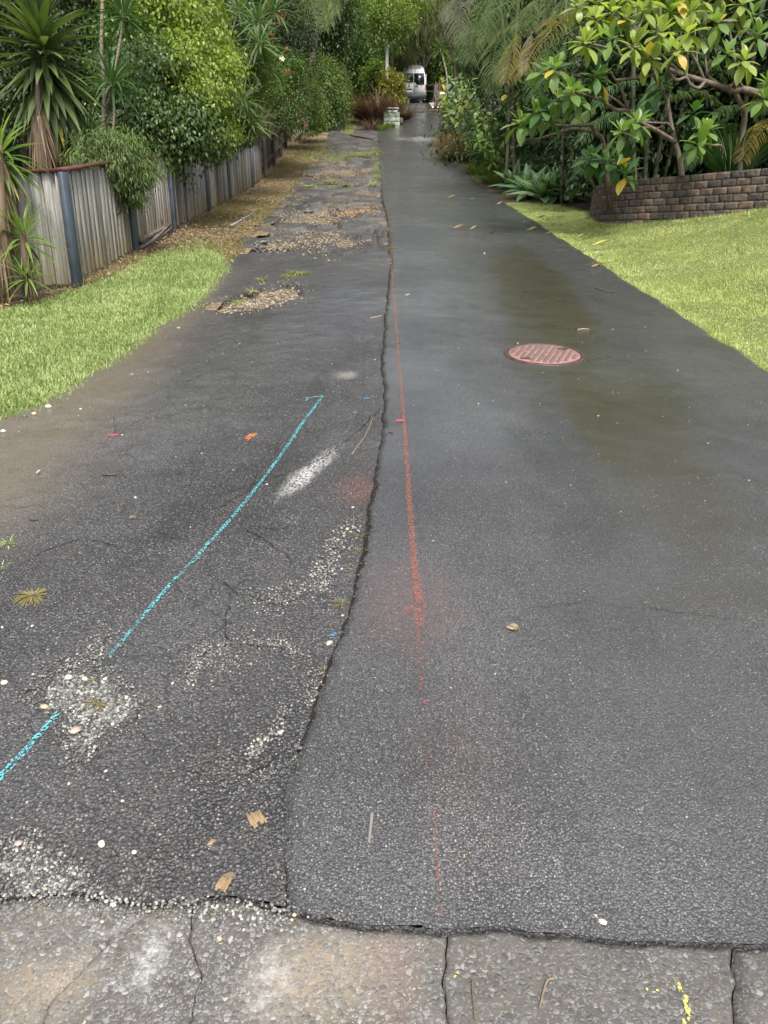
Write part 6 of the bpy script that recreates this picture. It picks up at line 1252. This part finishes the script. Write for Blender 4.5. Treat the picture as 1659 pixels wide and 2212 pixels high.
# gravel in the potholes and over the broken stretch
m_grav = None
def stone_mat(name, stops):
    b = NB(name); r = b.n('ShaderNodeNewGeometry').outputs['Random Per Island']; o = b.n('ShaderNodeObjectInfo').outputs['Random']; r = b.math('FRACT', b.math('ADD', r, o)); c = b.ramp(r, stops); n1 = b.noise(b.obj(), 60, 4); c = b.mix(b.mapr(n1, .35, .75, 0, .45), c, (.14, .125, .105))
    return b.done(b.pbr(c, .7, .35, b.bump(n1, .4, .004)))
m_grav = stone_mat('tan_gravel', [(0, (.09, .065, .04)), (.3, (.16, .115, .068)), (.55, (.25, .195, .125)), (.85, (.37, .32, .24)), (1, (.21, .20, .185))])
m_agg = stone_mat('grey_gravel', [(0, (.055, .055, .057)), (.35, (.11, .115, .11)), (.65, (.19, .195, .185)), (.88, (.31, .305, .28)), (1, (.46, .44, .39))])
m_stone = stone_mat('pale_stone', [(0, (.40, .36, .29)), (.5, (.52, .49, .43)), (1, (.60, .58, .54))])
m_chips = stone_mat('asphalt_chip', [(0, (.045, .045, .046)), (.6, (.08, .079, .079)), (.88, (.14, .138, .135)), (1, (.27, .26, .24))])
m_orange = stone_mat('orange_gravel', [(0, (.28, .15, .06)), (.5, (.40, .24, .11)), (1, (.48, .38, .24))])
def hole_floor(x, y): return old_z(x, y)
def fill(i, n, s0, s1, mat, dz, name, shrink=0.0):
    H = np.asarray(HOLES[i])[:, :2]; c_ = H.mean(0); q = scatter(c_ + (H - c_) * 1.5, n * 2); xw, yw = warp(q[:, 0], q[:, 1], HDEPTH[i]); ins = inpoly(xw, yw, H); d = polydist(xw, yw, H); sp_ = .22 if i > 4 else .10
    pr = np.where(ins, np.clip(d / (.10 if i > 4 else .03) + .6, 0, 1), .30 * np.exp(-d / sp_)) * np.clip(.9 + .9 * vn(q[:, 0], q[:, 1], 7, 95), .2, 1); k = R(0, 1, len(q)) < pr; q, ins, d = q[k], ins[k], d[k]
    s = np.exp(R(math.log(s0), math.log(s1), len(q))) * np.where(ins, 1, .75); kk = np.where(ins, _ss(0, .06, d) * .6 + .4, 0)
    P = np.column_stack([q, old_z(q[:, 0], q[:, 1]) + np.where(ins, 0, .004) - HDEPTH[i] * kk * (1 + .3 * vn(q[:, 0], q[:, 1], 8, 16)) + s * (.05 if i > 4 else .15)]); V, F = pebbles(P, s); struct(name, V, F, mat, kind='stuff')
fill(0, 1500, .014, .05, m_grav, 0, 'pothole_gravel', .02); fill(1, 300, .015, .05, m_grav, 0, 'pothole_gravel', .02); fill(2, 700, .02, .055, m_orange, 0, 'pothole_gravel', .02); fill(3, 900, .02, .06, m_grav, 0, 'pothole_gravel'); fill(4, 700, .025, .06, m_grav, 0, 'pothole_gravel')
fill(5, 2600, .005, .021, m_agg, 0, 'gravel_patch'); fill(6, 1900, .006, .018, m_agg, 0, 'gravel_patch')
mb = MB()
for i_ in range(5):
    H = np.asarray(HOLES[i_])[:, :2]; C = np.vstack([H, H[:1]]); C = spline(C, 120); k = RNG.integers(0, 120, 34); q = C[k] + RNG.normal(0, .06, (34, 2)); s = np.exp(R(math.log(.03), math.log(.10), 34)); mb.add(*pebbles(np.column_stack([q, old_z(q[:, 0], q[:, 1]) - .02]), s * np.ones(34), .25))
struct('broken_asphalt', *mb.get(), plain('broken_asphalt', (.045, .044, .045), .8, var=.4, scale=40, bump=.6, bscale=90), kind='stuff')
BROK = np.array([(edge_l(12.5) + .2, 12.5), (edge_l(16) + .1, 16), (edge_l(24) + .1, 24), (edge_l(34), 34), (-.4, 34), (-.12, 24), (-.08, 14), (-.6, 11.2)])
q = scatter(BROK, 4200, lambda x, y: np.clip(-.05 + 1.6 * vn(x, y, .9, 93), 0, 1)); s = np.exp(R(math.log(.012), math.log(.05), len(q))); V, F = pebbles(np.column_stack([q, old_z(q[:, 0], q[:, 1]) + .02]), s); struct('loose_gravel', V, F, m_grav, kind='stuff')
# fine loose chips over the near asphalt and along the broken seam
def band(pts, n, wd, s0, s1, mat, name, zf=old_z):
    P = np.array([G(*p)[:2] for p in pts]); C = spline(P, 200); i = RNG.integers(0, 200, n); q = C[i] + RNG.normal(0, 1, (n, 2)) * wd; s = np.exp(R(math.log(s0), math.log(s1), n)); V, F = pebbles(np.column_stack([q, zf(q[:, 0], q[:, 1]) + s * .22]), s); struct(name, V, F, mat, kind='stuff')
band([(760, 1140), (730, 1180), (700, 1230), (690, 1280)], 420, .035, .007, .02, m_agg, 'loose_gravel'); band([(700, 1240), (640, 1280), (600, 1300), (540, 1290)], 320, .05, .005, .014, m_agg, 'loose_gravel'); band([(400, 1490), (430, 1425), (480, 1395), (600, 1390), (660, 1420)], 420, .02, .005, .014, m_agg, 'loose_gravel')
band([(610, 1530), (600, 1580), (560, 1610), (545, 1640)], 150, .014, .006, .016, m_agg, 'loose_gravel'); band([(240, 1360), (215, 1400), (190, 1430)], 150, .03, .006, .015, m_agg, 'loose_gravel'); band([(180, 1935), (300, 1955), (420, 1960), (520, 1965), (640, 1990)], 520, .02, .006, .016, m_agg, 'joint_gravel', lambda x, y: gz(x, y) - .002)
band([(440, 1400), (470, 1440), (520, 1440)], 170, .035, .005, .012, m_agg, 'loose_gravel'); band([(660, 1440), (690, 1490), (655, 1530)], 90, .02, .006, .014, m_agg, 'loose_gravel'); band([(480, 1690), (540, 1680), (640, 1640), (700, 1580)], 130, .03, .005, .012, m_agg, 'loose_gravel')
def zboth(x, y): return np.where(x > seam_x(y), lane_z(x, y), old_z(x, y))
n = 1700; t_ = R(0, 1, n) ** 1.6; y_ = 1.40 + t_ * 5.8; x_ = R(-1, 1, n) * (.35 + .52 * y_); k = (x_ > edge_l(y_) + .1) & (x_ < 3.0) & (y_ > joint_y(x_) + .02) & ((x_ < seam_x(y_)) | (R(0, 1, n) < .45)); s = np.exp(R(math.log(.004), math.log(.011), n)) * np.clip(y_ / 3, 1, 1.6)
P = np.column_stack([x_, y_, zboth(x_, y_) + s * .12])[k]; V, F = pebbles(P, s[k]); struct('loose_chips', V, F, m_agg, kind='stuff')
# stones standing proud of the worn asphalt and the concrete
n = 22000; t_ = R(0, 1, n) ** 1.3; y_ = 1.38 + t_ * 2.6; x_ = R(-1, 1, n) * (.30 + .52 * y_); k = (x_ > edge_l(y_) + .1) & (x_ < 3.0) & (y_ > joint_y(x_) + .012); s = np.exp(R(math.log(.004), math.log(.010), n)); P = np.column_stack([x_, y_, zboth(x_, y_) - s * .12])[k]; V, F = pebbles(P, s[k], .2); struct('asphalt_aggregate', V, F, m_chips, kind='stuff')
n = 1300; x_ = R(-1.05, 1.15, n); y_ = R(.95, 1.86, n); k = (y_ < joint_y(x_) - .012) & (np.min([np.abs(x_ - b(y_)) for b in bounds[1:5]], axis=0) > .008); s = np.exp(R(math.log(.006), math.log(.017), n)); P = np.column_stack([x_, y_, slab_z(x_, y_) - s * .26])[k]; V, F = pebbles(P, s[k], .2); struct('concrete_aggregate', V, F, stone_mat('concrete_stone', [(0, (.06, .058, .056)), (.45, (.11, .108, .105)), (.8, (.17, .17, .17)), (1, (.30, .29, .27))]), kind='stuff')

# ------------------------------------------------------------------ single stones, leaves, sticks and weeds
def zat(p): return float(zboth(np.array(p[0]), np.array(p[1])))
def on_top(x, y, zf=None):
    g = G(x, y); z = zf(g[0], g[1]) if zf else zat(g); return np.array([g[0], g[1], float(z)])
def stone(x, y, w_, lab, mat=m_stone, flat=.65, zf=None, group=None, seed=None, name='stone'):
    p = on_top(x, y, zf); Z = p[1] * cp - (p[2] - CAMZ) * sp; s = .85 * w_ * Z / FD; V, F = pebble_t(seed or int(R(0, 9999)), flat * .75)
    # one subdivision keeps the facets but rounds the outline a little
    V = V * s; a = R(0, 6.28); V = V @ rotz(np.array(a)).T; V[:, 2] -= V[:, 2].min() + .12 * s; return solo(name, V + p, F, mat, p, lab, 'stone', group)
m_bark = plain('wet_bark', (.06, .045, .03), .7, var=.4, scale=30, bump=.6); m_pinkst = plain('pink_stone', (.42, .29, .25), .7, var=.25, scale=30, bump=.4); m_tanst = plain('tan_stone', (.48, .36, .22), .65, var=.25, scale=30, bump=.4); m_dkst = plain('dark_stone', (.10, .10, .105), .5, var=.3, scale=40, bump=.4); m_crm = plain('cream_stone', (.58, .52, .42), .6, var=.2, scale=30, bump=.4)
for a in [(221, 1830, 32, 'large cream stone on the near old asphalt', m_crm, .8), (41, 1826, 28, 'pinkish stone at the left edge of the gravel by the crossover', m_pinkst, .6), (291, 1846, 16, 'small cream stone right of the large cream stone', m_crm, .7), (712, 1388, 26, 'white flat stone lying against the seam', m_stone, .6), (740, 1331, 11, 'small white pebble beside the seam weeds', m_stone, .7), (148, 1464, 34, 'flat grey stone at the top of the gravel patch', m_stone, .4), (184, 1470, 22, 'angular white stone in the upper gravel patch', m_stone, .8), (164, 1580, 36, 'large pinkish flat stone low in the gravel patch', m_pinkst, .45), (97, 1530, 26, 'tan stone at the left of the gravel patch', m_tanst, .6), (228, 1470, 15, 'white pebble at the upper right of the gravel patch', m_stone, .7), (274, 1510, 18, 'white stone at the right corner of the gravel patch', m_stone, .7),
          (386, 711, 14, 'white chunk lying near the left lawn edge', m_stone, .6), (577, 1048, 10, 'white pebble just right of the long cyan line', m_stone, .7), (293, 1078, 11, 'cream pebble left of the cyan line on bare asphalt', m_crm, .7), (762, 1100, 13, 'pink pebble under the red spray patch', m_pinkst, .7), (750, 1150, 12, 'tan pebble at the head of the seam gravel', m_tanst, .8), (468, 1997, 26, 'dark rounded wet stone in the joint', m_dkst, .7), (474, 2028, 20, 'tan pebble below the dark rounded stone', m_tanst, .8), (245, 1955, 22, 'cream pebble at the left end of the joint', m_crm, .8), (98, 1922, 16, 'tan orange pebble in the corner gravel', m_tanst, .7), (636, 1980, 14, 'yellow tan pebble in the joint near the seam', m_tanst, .7),
          (345, 1529, 14, 'cream tan pebble right of the gravel patch', m_tanst, .7), (373, 1478, 12, 'white pebble between the patch and the ring of gravel', m_stone, .6), (230, 1670, 12, 'white pebble below the gravel patch', m_stone, .6), (265, 1735, 12, 'white pebble above the large cream stone', m_stone, .6), (605, 1585, 18, 'grey white stone in the short gravel line', m_stone, .6), (558, 1600, 14, 'tan pebble in the short gravel line', m_tanst, .7), (545, 1617, 16, 'white chunk at the end of the short gravel line', m_stone, .6), (150, 1697, 13, 'orange tan pebble by the left cyan line', m_tanst, .7), (70, 1355, 12, 'pale pebble at the far left', m_stone, .6), (5, 1357, 12, 'white pebble at the left picture edge', m_stone, .6), (10, 1478, 24, 'cream stones at the left edge beside the gravel patch', m_crm, .5),
          (106, 883, 20, 'cream rock at the left lawn corner', m_crm, .8), (74, 898, 20, 'tan rock on the left lawn edge', m_tanst, .8), (54, 903, 18, 'dark rock beside the tan rock at the lawn edge', m_dkst, .8), (8, 935, 18, 'white rock at the left picture edge below the lawn', m_stone, .7), (175, 888, 12, 'small white stone on the tan silt', m_stone, .8), (265, 942, 8, 'tiny pebble near the pink dot', m_stone, .7), (1046, 552, 7, 'white pebble on the wet lane up the hill', m_stone, .7), (1118, 748, 7, 'white pebble just above the manhole cover', m_stone, .7), (1033, 880, 6, 'white pebble low on the wet lane', m_stone, .7), (700, 1300, 10, 'grey pebble in the seam gravel', m_agg, .7)]:
    stone(*a[:4], mat=a[4], flat=a[5])
stone(1302, 1994, 26, 'broken white shell or stone in the joint of the crossover', m_crm, .6); stone(516, 890, 16, 'grey bark chip on the old asphalt', m_bark, .45, name='bark_chip'); stone(160, 1212, 24, 'dark wet bark piece at the left of the asphalt', m_bark, .45, name='bark_piece')
stone(567, 525, 40, 'broken dark asphalt slab tilted in the far pothole', m_dkst, .35, name='asphalt_chunk'); stone(603, 522, 22, 'grey green asphalt chunk in the far pothole', plain('mossy_chunk', (.10, .16, .11), .8), .5, name='asphalt_chunk'); stone(668, 458, 34, 'dark asphalt lump among the gravel', m_dkst, .4, name='asphalt_chunk'); stone(700, 448, 30, 'dark broken asphalt lump at the upper pothole', m_dkst, .4, name='asphalt_chunk')
stone(642, 1612, 24, 'grey angular stone wedged at the seam', m_dkst, .5); stone(648, 1630, 20, 'second grey angular stone touching the first at the seam', m_dkst, .5)
# weathered wood chips and fibres
m_woodc = wood_mat('split_wood', (.16, .10, .055), (.38, .27, .165), (.32, .22, .12))
def chip(x, y, L, Wd, ang, lab, mat=m_woodc, nfib=16, name='wood_chip', zf=None):
    p = on_top(x, y, zf); Z = p[1] * cp - (p[2] - CAMZ) * sp; k = Z / FD; mb = MB(); c, s_ = math.cos(ang), math.sin(ang)
    for i in range(nfib):
        o = (i - nfib / 2) / nfib * Wd * k; l = L * k * R(.6, 1.05); V, F = bevbox((0, 0, 0), (Wd * k / nfib * 2.4, l, R(.3, .7) * Wd * k * .28), .0004); V = V @ rotz(np.array(R(-.12, .12))).T + [o, R(-.18, .18) * L * k, .10 * Wd * k + R(0, .05) * Wd * k]; mb.add(V @ np.array([[c, -s_, 0], [s_, c, 0], [0, 0, 1]]).T, F)
    V, F = mb.get(); return solo(name, V + p, F, mat, p, lab, 'wood chip')
chip(555, 1775, 38, 30, .5, 'splintered pale wood chip left of the seam'); chip(457, 1824, 22, 7, -.5, 'thin sliver of wood left of the splintered chip', nfib=3); chip(484, 1912, 34, 24, -.2, 'frayed brown fibre bundle above the joint', nfib=14, name='fibre_tuft'); chip(496, 1893, 26, 14, -1.1, 'smaller frayed fibre piece above the frayed bundle', nfib=8, name='fibre_tuft'); chip(1108, 1368, 24, 20, .9, 'crumpled tan dry leaf scrap on the lane', m_dead, 6, 'leaf_scrap')
# twigs
def twig(pts, r, lab, mat=None, zf=None, name='twig', up=.0, group=None):
    P = np.array([on_top(*q, zf) for q in pts]); Z = P[0, 1] * cp - (P[0, 2] - CAMZ) * sp; P[:, 2] += r * .8 + up; V, F = tube(spline(P, 12), np.linspace(r, r * .7, 12), 6); return solo(name, V, F, mat or m_bark, P[0], lab, 'twig', group, True)
for a in [([(222, 1029), (238, 1031), (252, 1031)], .007, 'short black twig on the dark old asphalt', None), ([(65, 1130), (75, 1131), (85, 1130)], .006, 'short twig further left on the old asphalt', None), ([(804, 1772), (801, 1800), (797, 1834)], .006, 'grey stick pressed into the lane right of the seam', plain('grey_stick', (.15, .14, .135), .8)), ([(1285, 628), (1306, 635), (1326, 637)], .008, 'dark forked twig near the right lane edge', None), ([(1296, 630), (1310, 637)], .006, 'side shoot lying across the forked twig', None), ([(1247, 719), (1260, 717), (1272, 718)], .006, 'straw stalk above the manhole cover', m_dead), ([(757, 294), (775, 297), (790, 300), (807, 303)], .05, 'dark fallen branch across the left lane near the island', None), ([(745, 341), (775, 339), (800, 342)], .03, 'dark stick lying on the broken left lane', None),
          ([(840, 944), (848, 946)], .005, 'tiny twig at the seam', None), ([(760, 983), (790, 940), (806, 900)], .003, 'thin dead stalk near the white crack', m_dead), ([(800, 690), (826, 684)], .006, 'curved pale stalk at the seam', m_dead), ([(1196, 3190 / 1.507), (1180, 2125), (1165, 2180)], .003, 'long dry grass stalk curving over the crossover', m_dead), ([(1020, 2120), (1022, 2160), (1026, 2205)], .0025, 'thin dry straw upright on the crossover right of the joint', m_dead)]:
    twig(a[0], a[1], a[2], a[3])
t_ = on_top(540, 470); P = [on_top(500, 492) + [0, 0, .03], on_top(548, 466) + [0, 0, .05]]; V, F = tube(spline(P, 4), .018, 8); solo('plastic_pipe', V, F, plain('pale_blue_pvc', (.24, .27, .33), .4), P[0], 'pale bluish plastic pipe lying in the leaf litter beside the broken edge', 'pipe', smooth=True)
lg = thing('bark_log', 'bundle of grey weathered bark strips lying at the foot of the timber fence', 'log', on_top(338, 522)); m_oldw = bark('weathered_bark', (.06, .05, .042), (.22, .19, .165), 20)
for k in range(16):
    a = on_top(303 + R(0, 6), 540 - R(-2, 8)) + [0, 0, R(.02, .16)]; e = on_top(368 + R(-8, 4), 505 - R(-2, 6)) + [0, 0, R(.03, .15)]; V, F = tube(spline([a, (a + e) / 2 + R(-.03, .03, 3), e], 7), np.linspace(.03, .02, 7), 5, jitter=.003); part('bark_strip', V, F, m_oldw, lg)
# white and black garden ornament by the older fence
ob_ = on_top(600, 334); on = thing('garden_ornament', 'small white and dark ornament standing in dry grass at the foot of the older fence', 'ornament', ob_)
k = 25 / FD; V, F = bevbox(ob_ + [0, 0, 6 * k], (10 * k, 6 * k, 12 * k), .02); part('body', V, F, m_blk, on); V, F = pebble_t(5, .8); part('head', V * 9 * k + ob_ + [0, 0, 14 * k], F, m_white, on); V, F = bevbox(ob_ + [.02, -.05, 10 * k], (3 * k, 3 * k, 9 * k), .01); part('stripe', V, F, m_white, on)
# fallen leaves
m_fl = [leaf_mat('fallen_leaf_tan', [(.24, .165, .09), (.30, .215, .125)], .6, .1), leaf_mat('fallen_leaf_brown', [(.17, .10, .05), (.24, .15, .08)], .6, .1), leaf_mat('fallen_leaf_orange', [(.27, .11, .045), (.30, .13, .05)], .6, .1), leaf_mat('fallen_leaf_yellow', [(.30, .31, .09), (.38, .36, .12)], .55, .2), leaf_mat('fallen_leaf_pale', [(.30, .25, .18), (.38, .33, .25)], .6, .1)]
FL = leaf_t(6, .34, .8, -.35, wmax=.5, tip=.06, base=.08)
def fallen(x, y, w_, ang, mi, lab, group=None, zf=None, lift=0.0):
    p = on_top(x, y, zf); Z = p[1] * cp - (p[2] - CAMZ) * sp; s = .78 * w_ * Z / FD; ang = ang + R(-.5, .5); D = np.array([[math.cos(ang), math.sin(ang), .02]]); V, F = merge(FL, frames(D, np.array([[R(-.2, .2), R(-.9, .1), 1.0]])), (p - D[0] * s * .5 + [0, 0, .012 + .05 * s + lift])[None], np.array([s])); return solo('fallen_leaf', V, F, m_fl[mi], p, lab, 'leaf', group, True)
def c7(x, y): return (929 + x / 2.273, 331.8 + y / 2.273)
for (x, y), w_, a, mi, lab in [(c7(105, 228), 26, .05, 0, 'curled tan leaf on the lane uphill of the agaves, farthest left'), (c7(205, 230), 6, .4, 4, 'tiny pale leaf right of the farthest left tan leaf'), (c7(340, 258), 18, .5, 4, 'pale leaf on the lane near the agave tips'), (c7(140, 377), 30, -.05, 1, 'long brown leaf lying left of the curled pair on the wet lane'), (c7(212, 385), 26, .25, 0, 'curled tan leaf right of the long brown leaf'), (c7(310, 407), 24, -.2, 1, 'thin grey brown leaf below the curled tan leaf'), (c7(380, 394), 15, .1, 2, 'small orange brown leaf on the wet lane'), (c7(500, 390), 30, -.08, 0, 'tan leaf on the dark lane right of the orange leaf'), (c7(585, 408), 25, 0, 4, 'pale curled leaf near the lawn edge under two others'), (c7(545, 335), 24, -.1, 0, 'tan leaf at the lane edge below the agaves'), (c7(575, 345), 16, .8, 1, 'brown leaf overlapping the tan leaf at the lane edge'), (c7(460, 350), 14, .9, 0, 'tan leaf standing on edge in mid lane below the agaves'), (c7(640, 470), 22, .1, 4, 'pale leaf alone on the lane near the lawn'),
        (c7(640, 372), 16, 0, 1, 'small brown leaf at the grass edge below the wall'), (c7(700, 398), 16, .2, 4, 'small pale leaf on the lawn edge'), (c7(740, 430), 26, .1, 4, 'pale crumpled leaf at the lawn edge beside the green one'), (c7(780, 447), 34, .12, 3, 'large green yellow leaf lying half on the lawn'), (c7(832, 476), 46, .32, 3, 'long yellow leaf on the lawn edge, lower of two'), (c7(870, 434), 24, 0, 3, 'yellow green leaf on the lawn right of the large one'), (c7(820, 515), 20, .9, 4, 'pale broken leaf below the long yellow leaf'), (c7(850, 500), 26, .6, 1, 'brown leaf leaning over the broken pale leaf'), (c7(885, 552), 14, .1, 4, 'small pale leaf on the lawn right of the straw tuft'), (c7(810, 572), 24, 0, 0, 'tan leaf below the straw tuft on the lane edge'), (c7(1010, 360), 14, .1, 1, 'reddish brown leaf in the lawn below the wall'), (c7(1040, 482), 16, .3, 1, 'dark brown leaf in the middle of the right lawn'), (c7(1118, 420), 14, 1.2, 0, 'tan leaf in the lawn below the wall blocks'), (c7(875, 400), 12, .2, 0, 'small tan leaf high on the lawn corner'), (c7(655, 648), 8, 0, 4, 'tiny pale leaf by the dark twig'), (c7(895, 884), 7, .1, 4, 'tiny pale leaf below the right lane edge'), (c7(1055, 875), 8, .1, 4, 'tiny pale leaf at the far right of the lane')]:
    onl = x > 829.5 + 0 and G(x, y)[0] > edge_r(G(x, y)[1]); fallen(x, y, w_, a, mi, lab, 'fallen leaves by the right lawn', (lambda u_, v_: gz(u_, v_) + .05) if onl else None)
for (x, y), w_, a, mi, lab in [((84, 1028), 20, .8, 4, 'slim pale leaf on the tan silt at the left'), ((518, 747), 11, -.4, 3, 'small yellow green leaf above the tan silt'), ((880, 646), 13, .05, 4, 'pale leaf fragment on the lane beside the red line'), ((834, 655), 13, .4, 3, 'yellow leaf caught at the seam'), ((266, 1101), 14, 0, 2, 'reddish brown leaf on the old asphalt'), ((288, 1131), 22, .2, 1, 'dark wet leaf cluster left of the cyan line'), ((1393, 1320), 16, .1, 1, 'reddish brown wet leaf on the right side of the lane'), ((286, 815), 12, .1, 4, 'pale leaf on the silt beside the lawn'), ((482, 968), 30, .7, 1, 'x'), ((935, 1185), 8, .5, 3, 'small yellow leaf on lane'), ((1002, 1865), 12, 1.3, 3, 'small straw yellow leaf on the near lane'), ((635, 1450), 13, .3, 1, 'brown leaf bits beside the seam weeds'), ((695, 1462), 16, .6, 1, 'dark red brown leaf curl at the seam'), ((185, 600), 18, .2, 2, 'x2'), ((485, 565 + 410), 8, 0, 4, 'x3')]:
    if lab.startswith('x'): continue
    fallen(x, y, w_, a, mi, lab, 'small leaves scattered on the driveway')
for k, (x, y, lab) in enumerate([(487, 568, 'orange leaf'), (145, 586, 'cream leaf')]): pass
fallen(146, 586, 24, .5, 0, 'cream dry leaf on the left lawn below the blue post', 'leaves on the left lawn', lambda u_, v_: gz(u_, v_) + .06); fallen(487, 567, 14, 1.3, 2, 'orange red leaf in the left lawn', 'leaves on the left lawn', lambda u_, v_: gz(u_, v_) + .06)
# weeds in the seam and cracks
def weed(x, y, w_, lab, mat=m_gl, n=40, zf=None, lean=1.3):
    p = on_top(x, y, zf) - [0, 0, .004]; Z = p[1] * cp - (p[2] - CAMZ) * sp; L = w_ * Z / FD; t = thing('weed_tuft', lab, 'weed', p, 'weeds growing through the asphalt'); a = R(0, 6.28, n); rr = R(0, 1, n) * L * .18; P = p + np.stack([np.cos(a) * rr, np.sin(a) * rr, 0 * a], -1); ln = R(.3, 1, n) * lean; D = nrm(np.stack([np.cos(a) * ln, np.sin(a) * ln, np.ones(n) * R(.25, .7, n)], -1)); U = np.stack([-np.cos(a), -np.sin(a), np.full(n, .4)], -1)
    V, F = merge(leaf_t(3, .085, .4, .5, wmax=.3, tip=.03, base=.6), frames(D, U), P, R(.35, 1, n)[:, None] * L * np.array([.9, .75, .75])); part('blade', V, F, mat, t, True, kind='stuff'); return t
for a in [(768, 1236, 32, 'bright weed tuft in the seam beside the gravel', m_gl, 34), (776, 1165, 34, 'dry brownish weed at the head of the seam gravel', m_gd, 40), (772, 1195, 30, 'olive weed just above the bright seam tuft', m_gd, 34), (736, 1304, 36, 'dark sprawling weed at the seam above the white pebble', m_gd, 36), (702, 1447, 22, 'tiny green weed low in the seam', m_gl, 22), (675, 1507, 32, 'star shaped green weed at the seam', m_gl, 26), (449, 1968, 30, 'small grey green seedling in the joint', m_vine, 12), (523, 1976, 14, 'tiny green sprout in the joint right of the seedling', m_vine, 8), (18, 1178, 40, 'pale green weed at the left picture edge', m_gl, 30), (5, 1225, 34, 'lower pale green weed at the left picture edge', m_gl, 30), (46, 1176, 18, 'small weed sprig right of the left edge weed', m_gl, 14), (72, 1290, 52, 'flat dry grass mat on the left asphalt', m_gd, 420), (206, 1520, 40, 'dry grass sprig in the middle of the gravel patch', m_gd, 30), (200, 1470, 26, 'thin grass sprig at the top of the gravel patch', m_gd, 18), (150, 1210, 16, 'tiny sprig beside the bark piece', m_gd, 10),
          (645, 592, 46, 'grassy tuft above the big pothole', m_gmix, 150), (620, 598, 36, 'lower part of the grass above the big pothole', m_gmix, 80), (566, 607, 34, 'weed patch at the upper rim of the big pothole', m_gmix, 60), (545, 632, 36, 'weed on the left rim of the big pothole', m_gmix, 50), (515, 655, 34, 'weed growing inside the big pothole', m_gmix, 40), (712, 395, 34, 'green weeds on the broken lane below the far pothole', m_gmix, 120), (745, 400, 28, 'second weed patch beside it towards the seam', m_gmix, 80), (668, 405, 30, 'small weeds on the left of the broken lane', m_gl, 60), (805, 398, 26, 'weeds by the seam at the broken stretch', m_gl, 60), (640, 595, 0, '', m_gl, 1), (560, 470, 30, 'green sprig in the leaf litter by the pipe', m_gl, 50), (720, 440, 22, 'weed at the edge of the orange gravel hole', m_gl, 40), (845, 540, 18, 'yellowish weeds in the seam uphill', m_gd, 40), (838, 500, 20, 'weeds in the seam higher up', m_gd, 40), (843, 570, 16, 'weeds in the seam lower of three', m_gd, 36), (1290, 577, 28, 'straw tuft at the right lane edge', m_gd, 60)]:
    if a[2]: weed(*a[:4], mat=a[4], n=a[5], lean=2.2 if a[5] > 60 else 1.3)
for k, (pts, n, wd, lab) in enumerate([([(752, 288), (757, 272), (760, 258)], 2600, .16, 'center_grass'), ([(700, 345), (760, 338), (800, 330)], 1500, .25, 'lane_weeds'), ([(816, 395), (814, 360), (812, 320)], 900, .10, 'seam_weeds'), ([(650, 345), (680, 335), (705, 320)], 1200, .25, 'edge_weeds')]):
    P = np.array([G(*p)[:2] for p in pts]); C = spline(P, 80); q = C[RNG.integers(0, 80, n)] + RNG.normal(0, 1, (n, 2)) * wd * np.array([1, 2.2]); V, F = blades('x', q, .11, .010, m_gl, 2.2, z=old_z(q[:, 0], q[:, 1])); struct(('middle_strip_grass', 'lane_weeds', 'seam_weeds', 'edge_weeds')[k], V, F, m_gmix, kind='stuff')
# sticks and bark washed across the lane near the van
P0 = [(886, 243), (906, 241), (925, 240), (945, 239)]
t = thing('washed_debris', 'line of sticks and orange bark washed across the lane below the van', 'debris', on_top(915, 241))
for k in range(22):
    x = R(884, 950); y = 243 - (x - 884) * .05 + R(-2, 2); a = on_top(x, y) + [0, 0, .03]; e = on_top(x + R(4, 14), y + R(-1, 1)) + [0, 0, .04]; V, F = tube([a, e], R(.02, .05), 5); part('stick', V, F, m_fl[0] if k % 6 == 0 else m_stick, t)
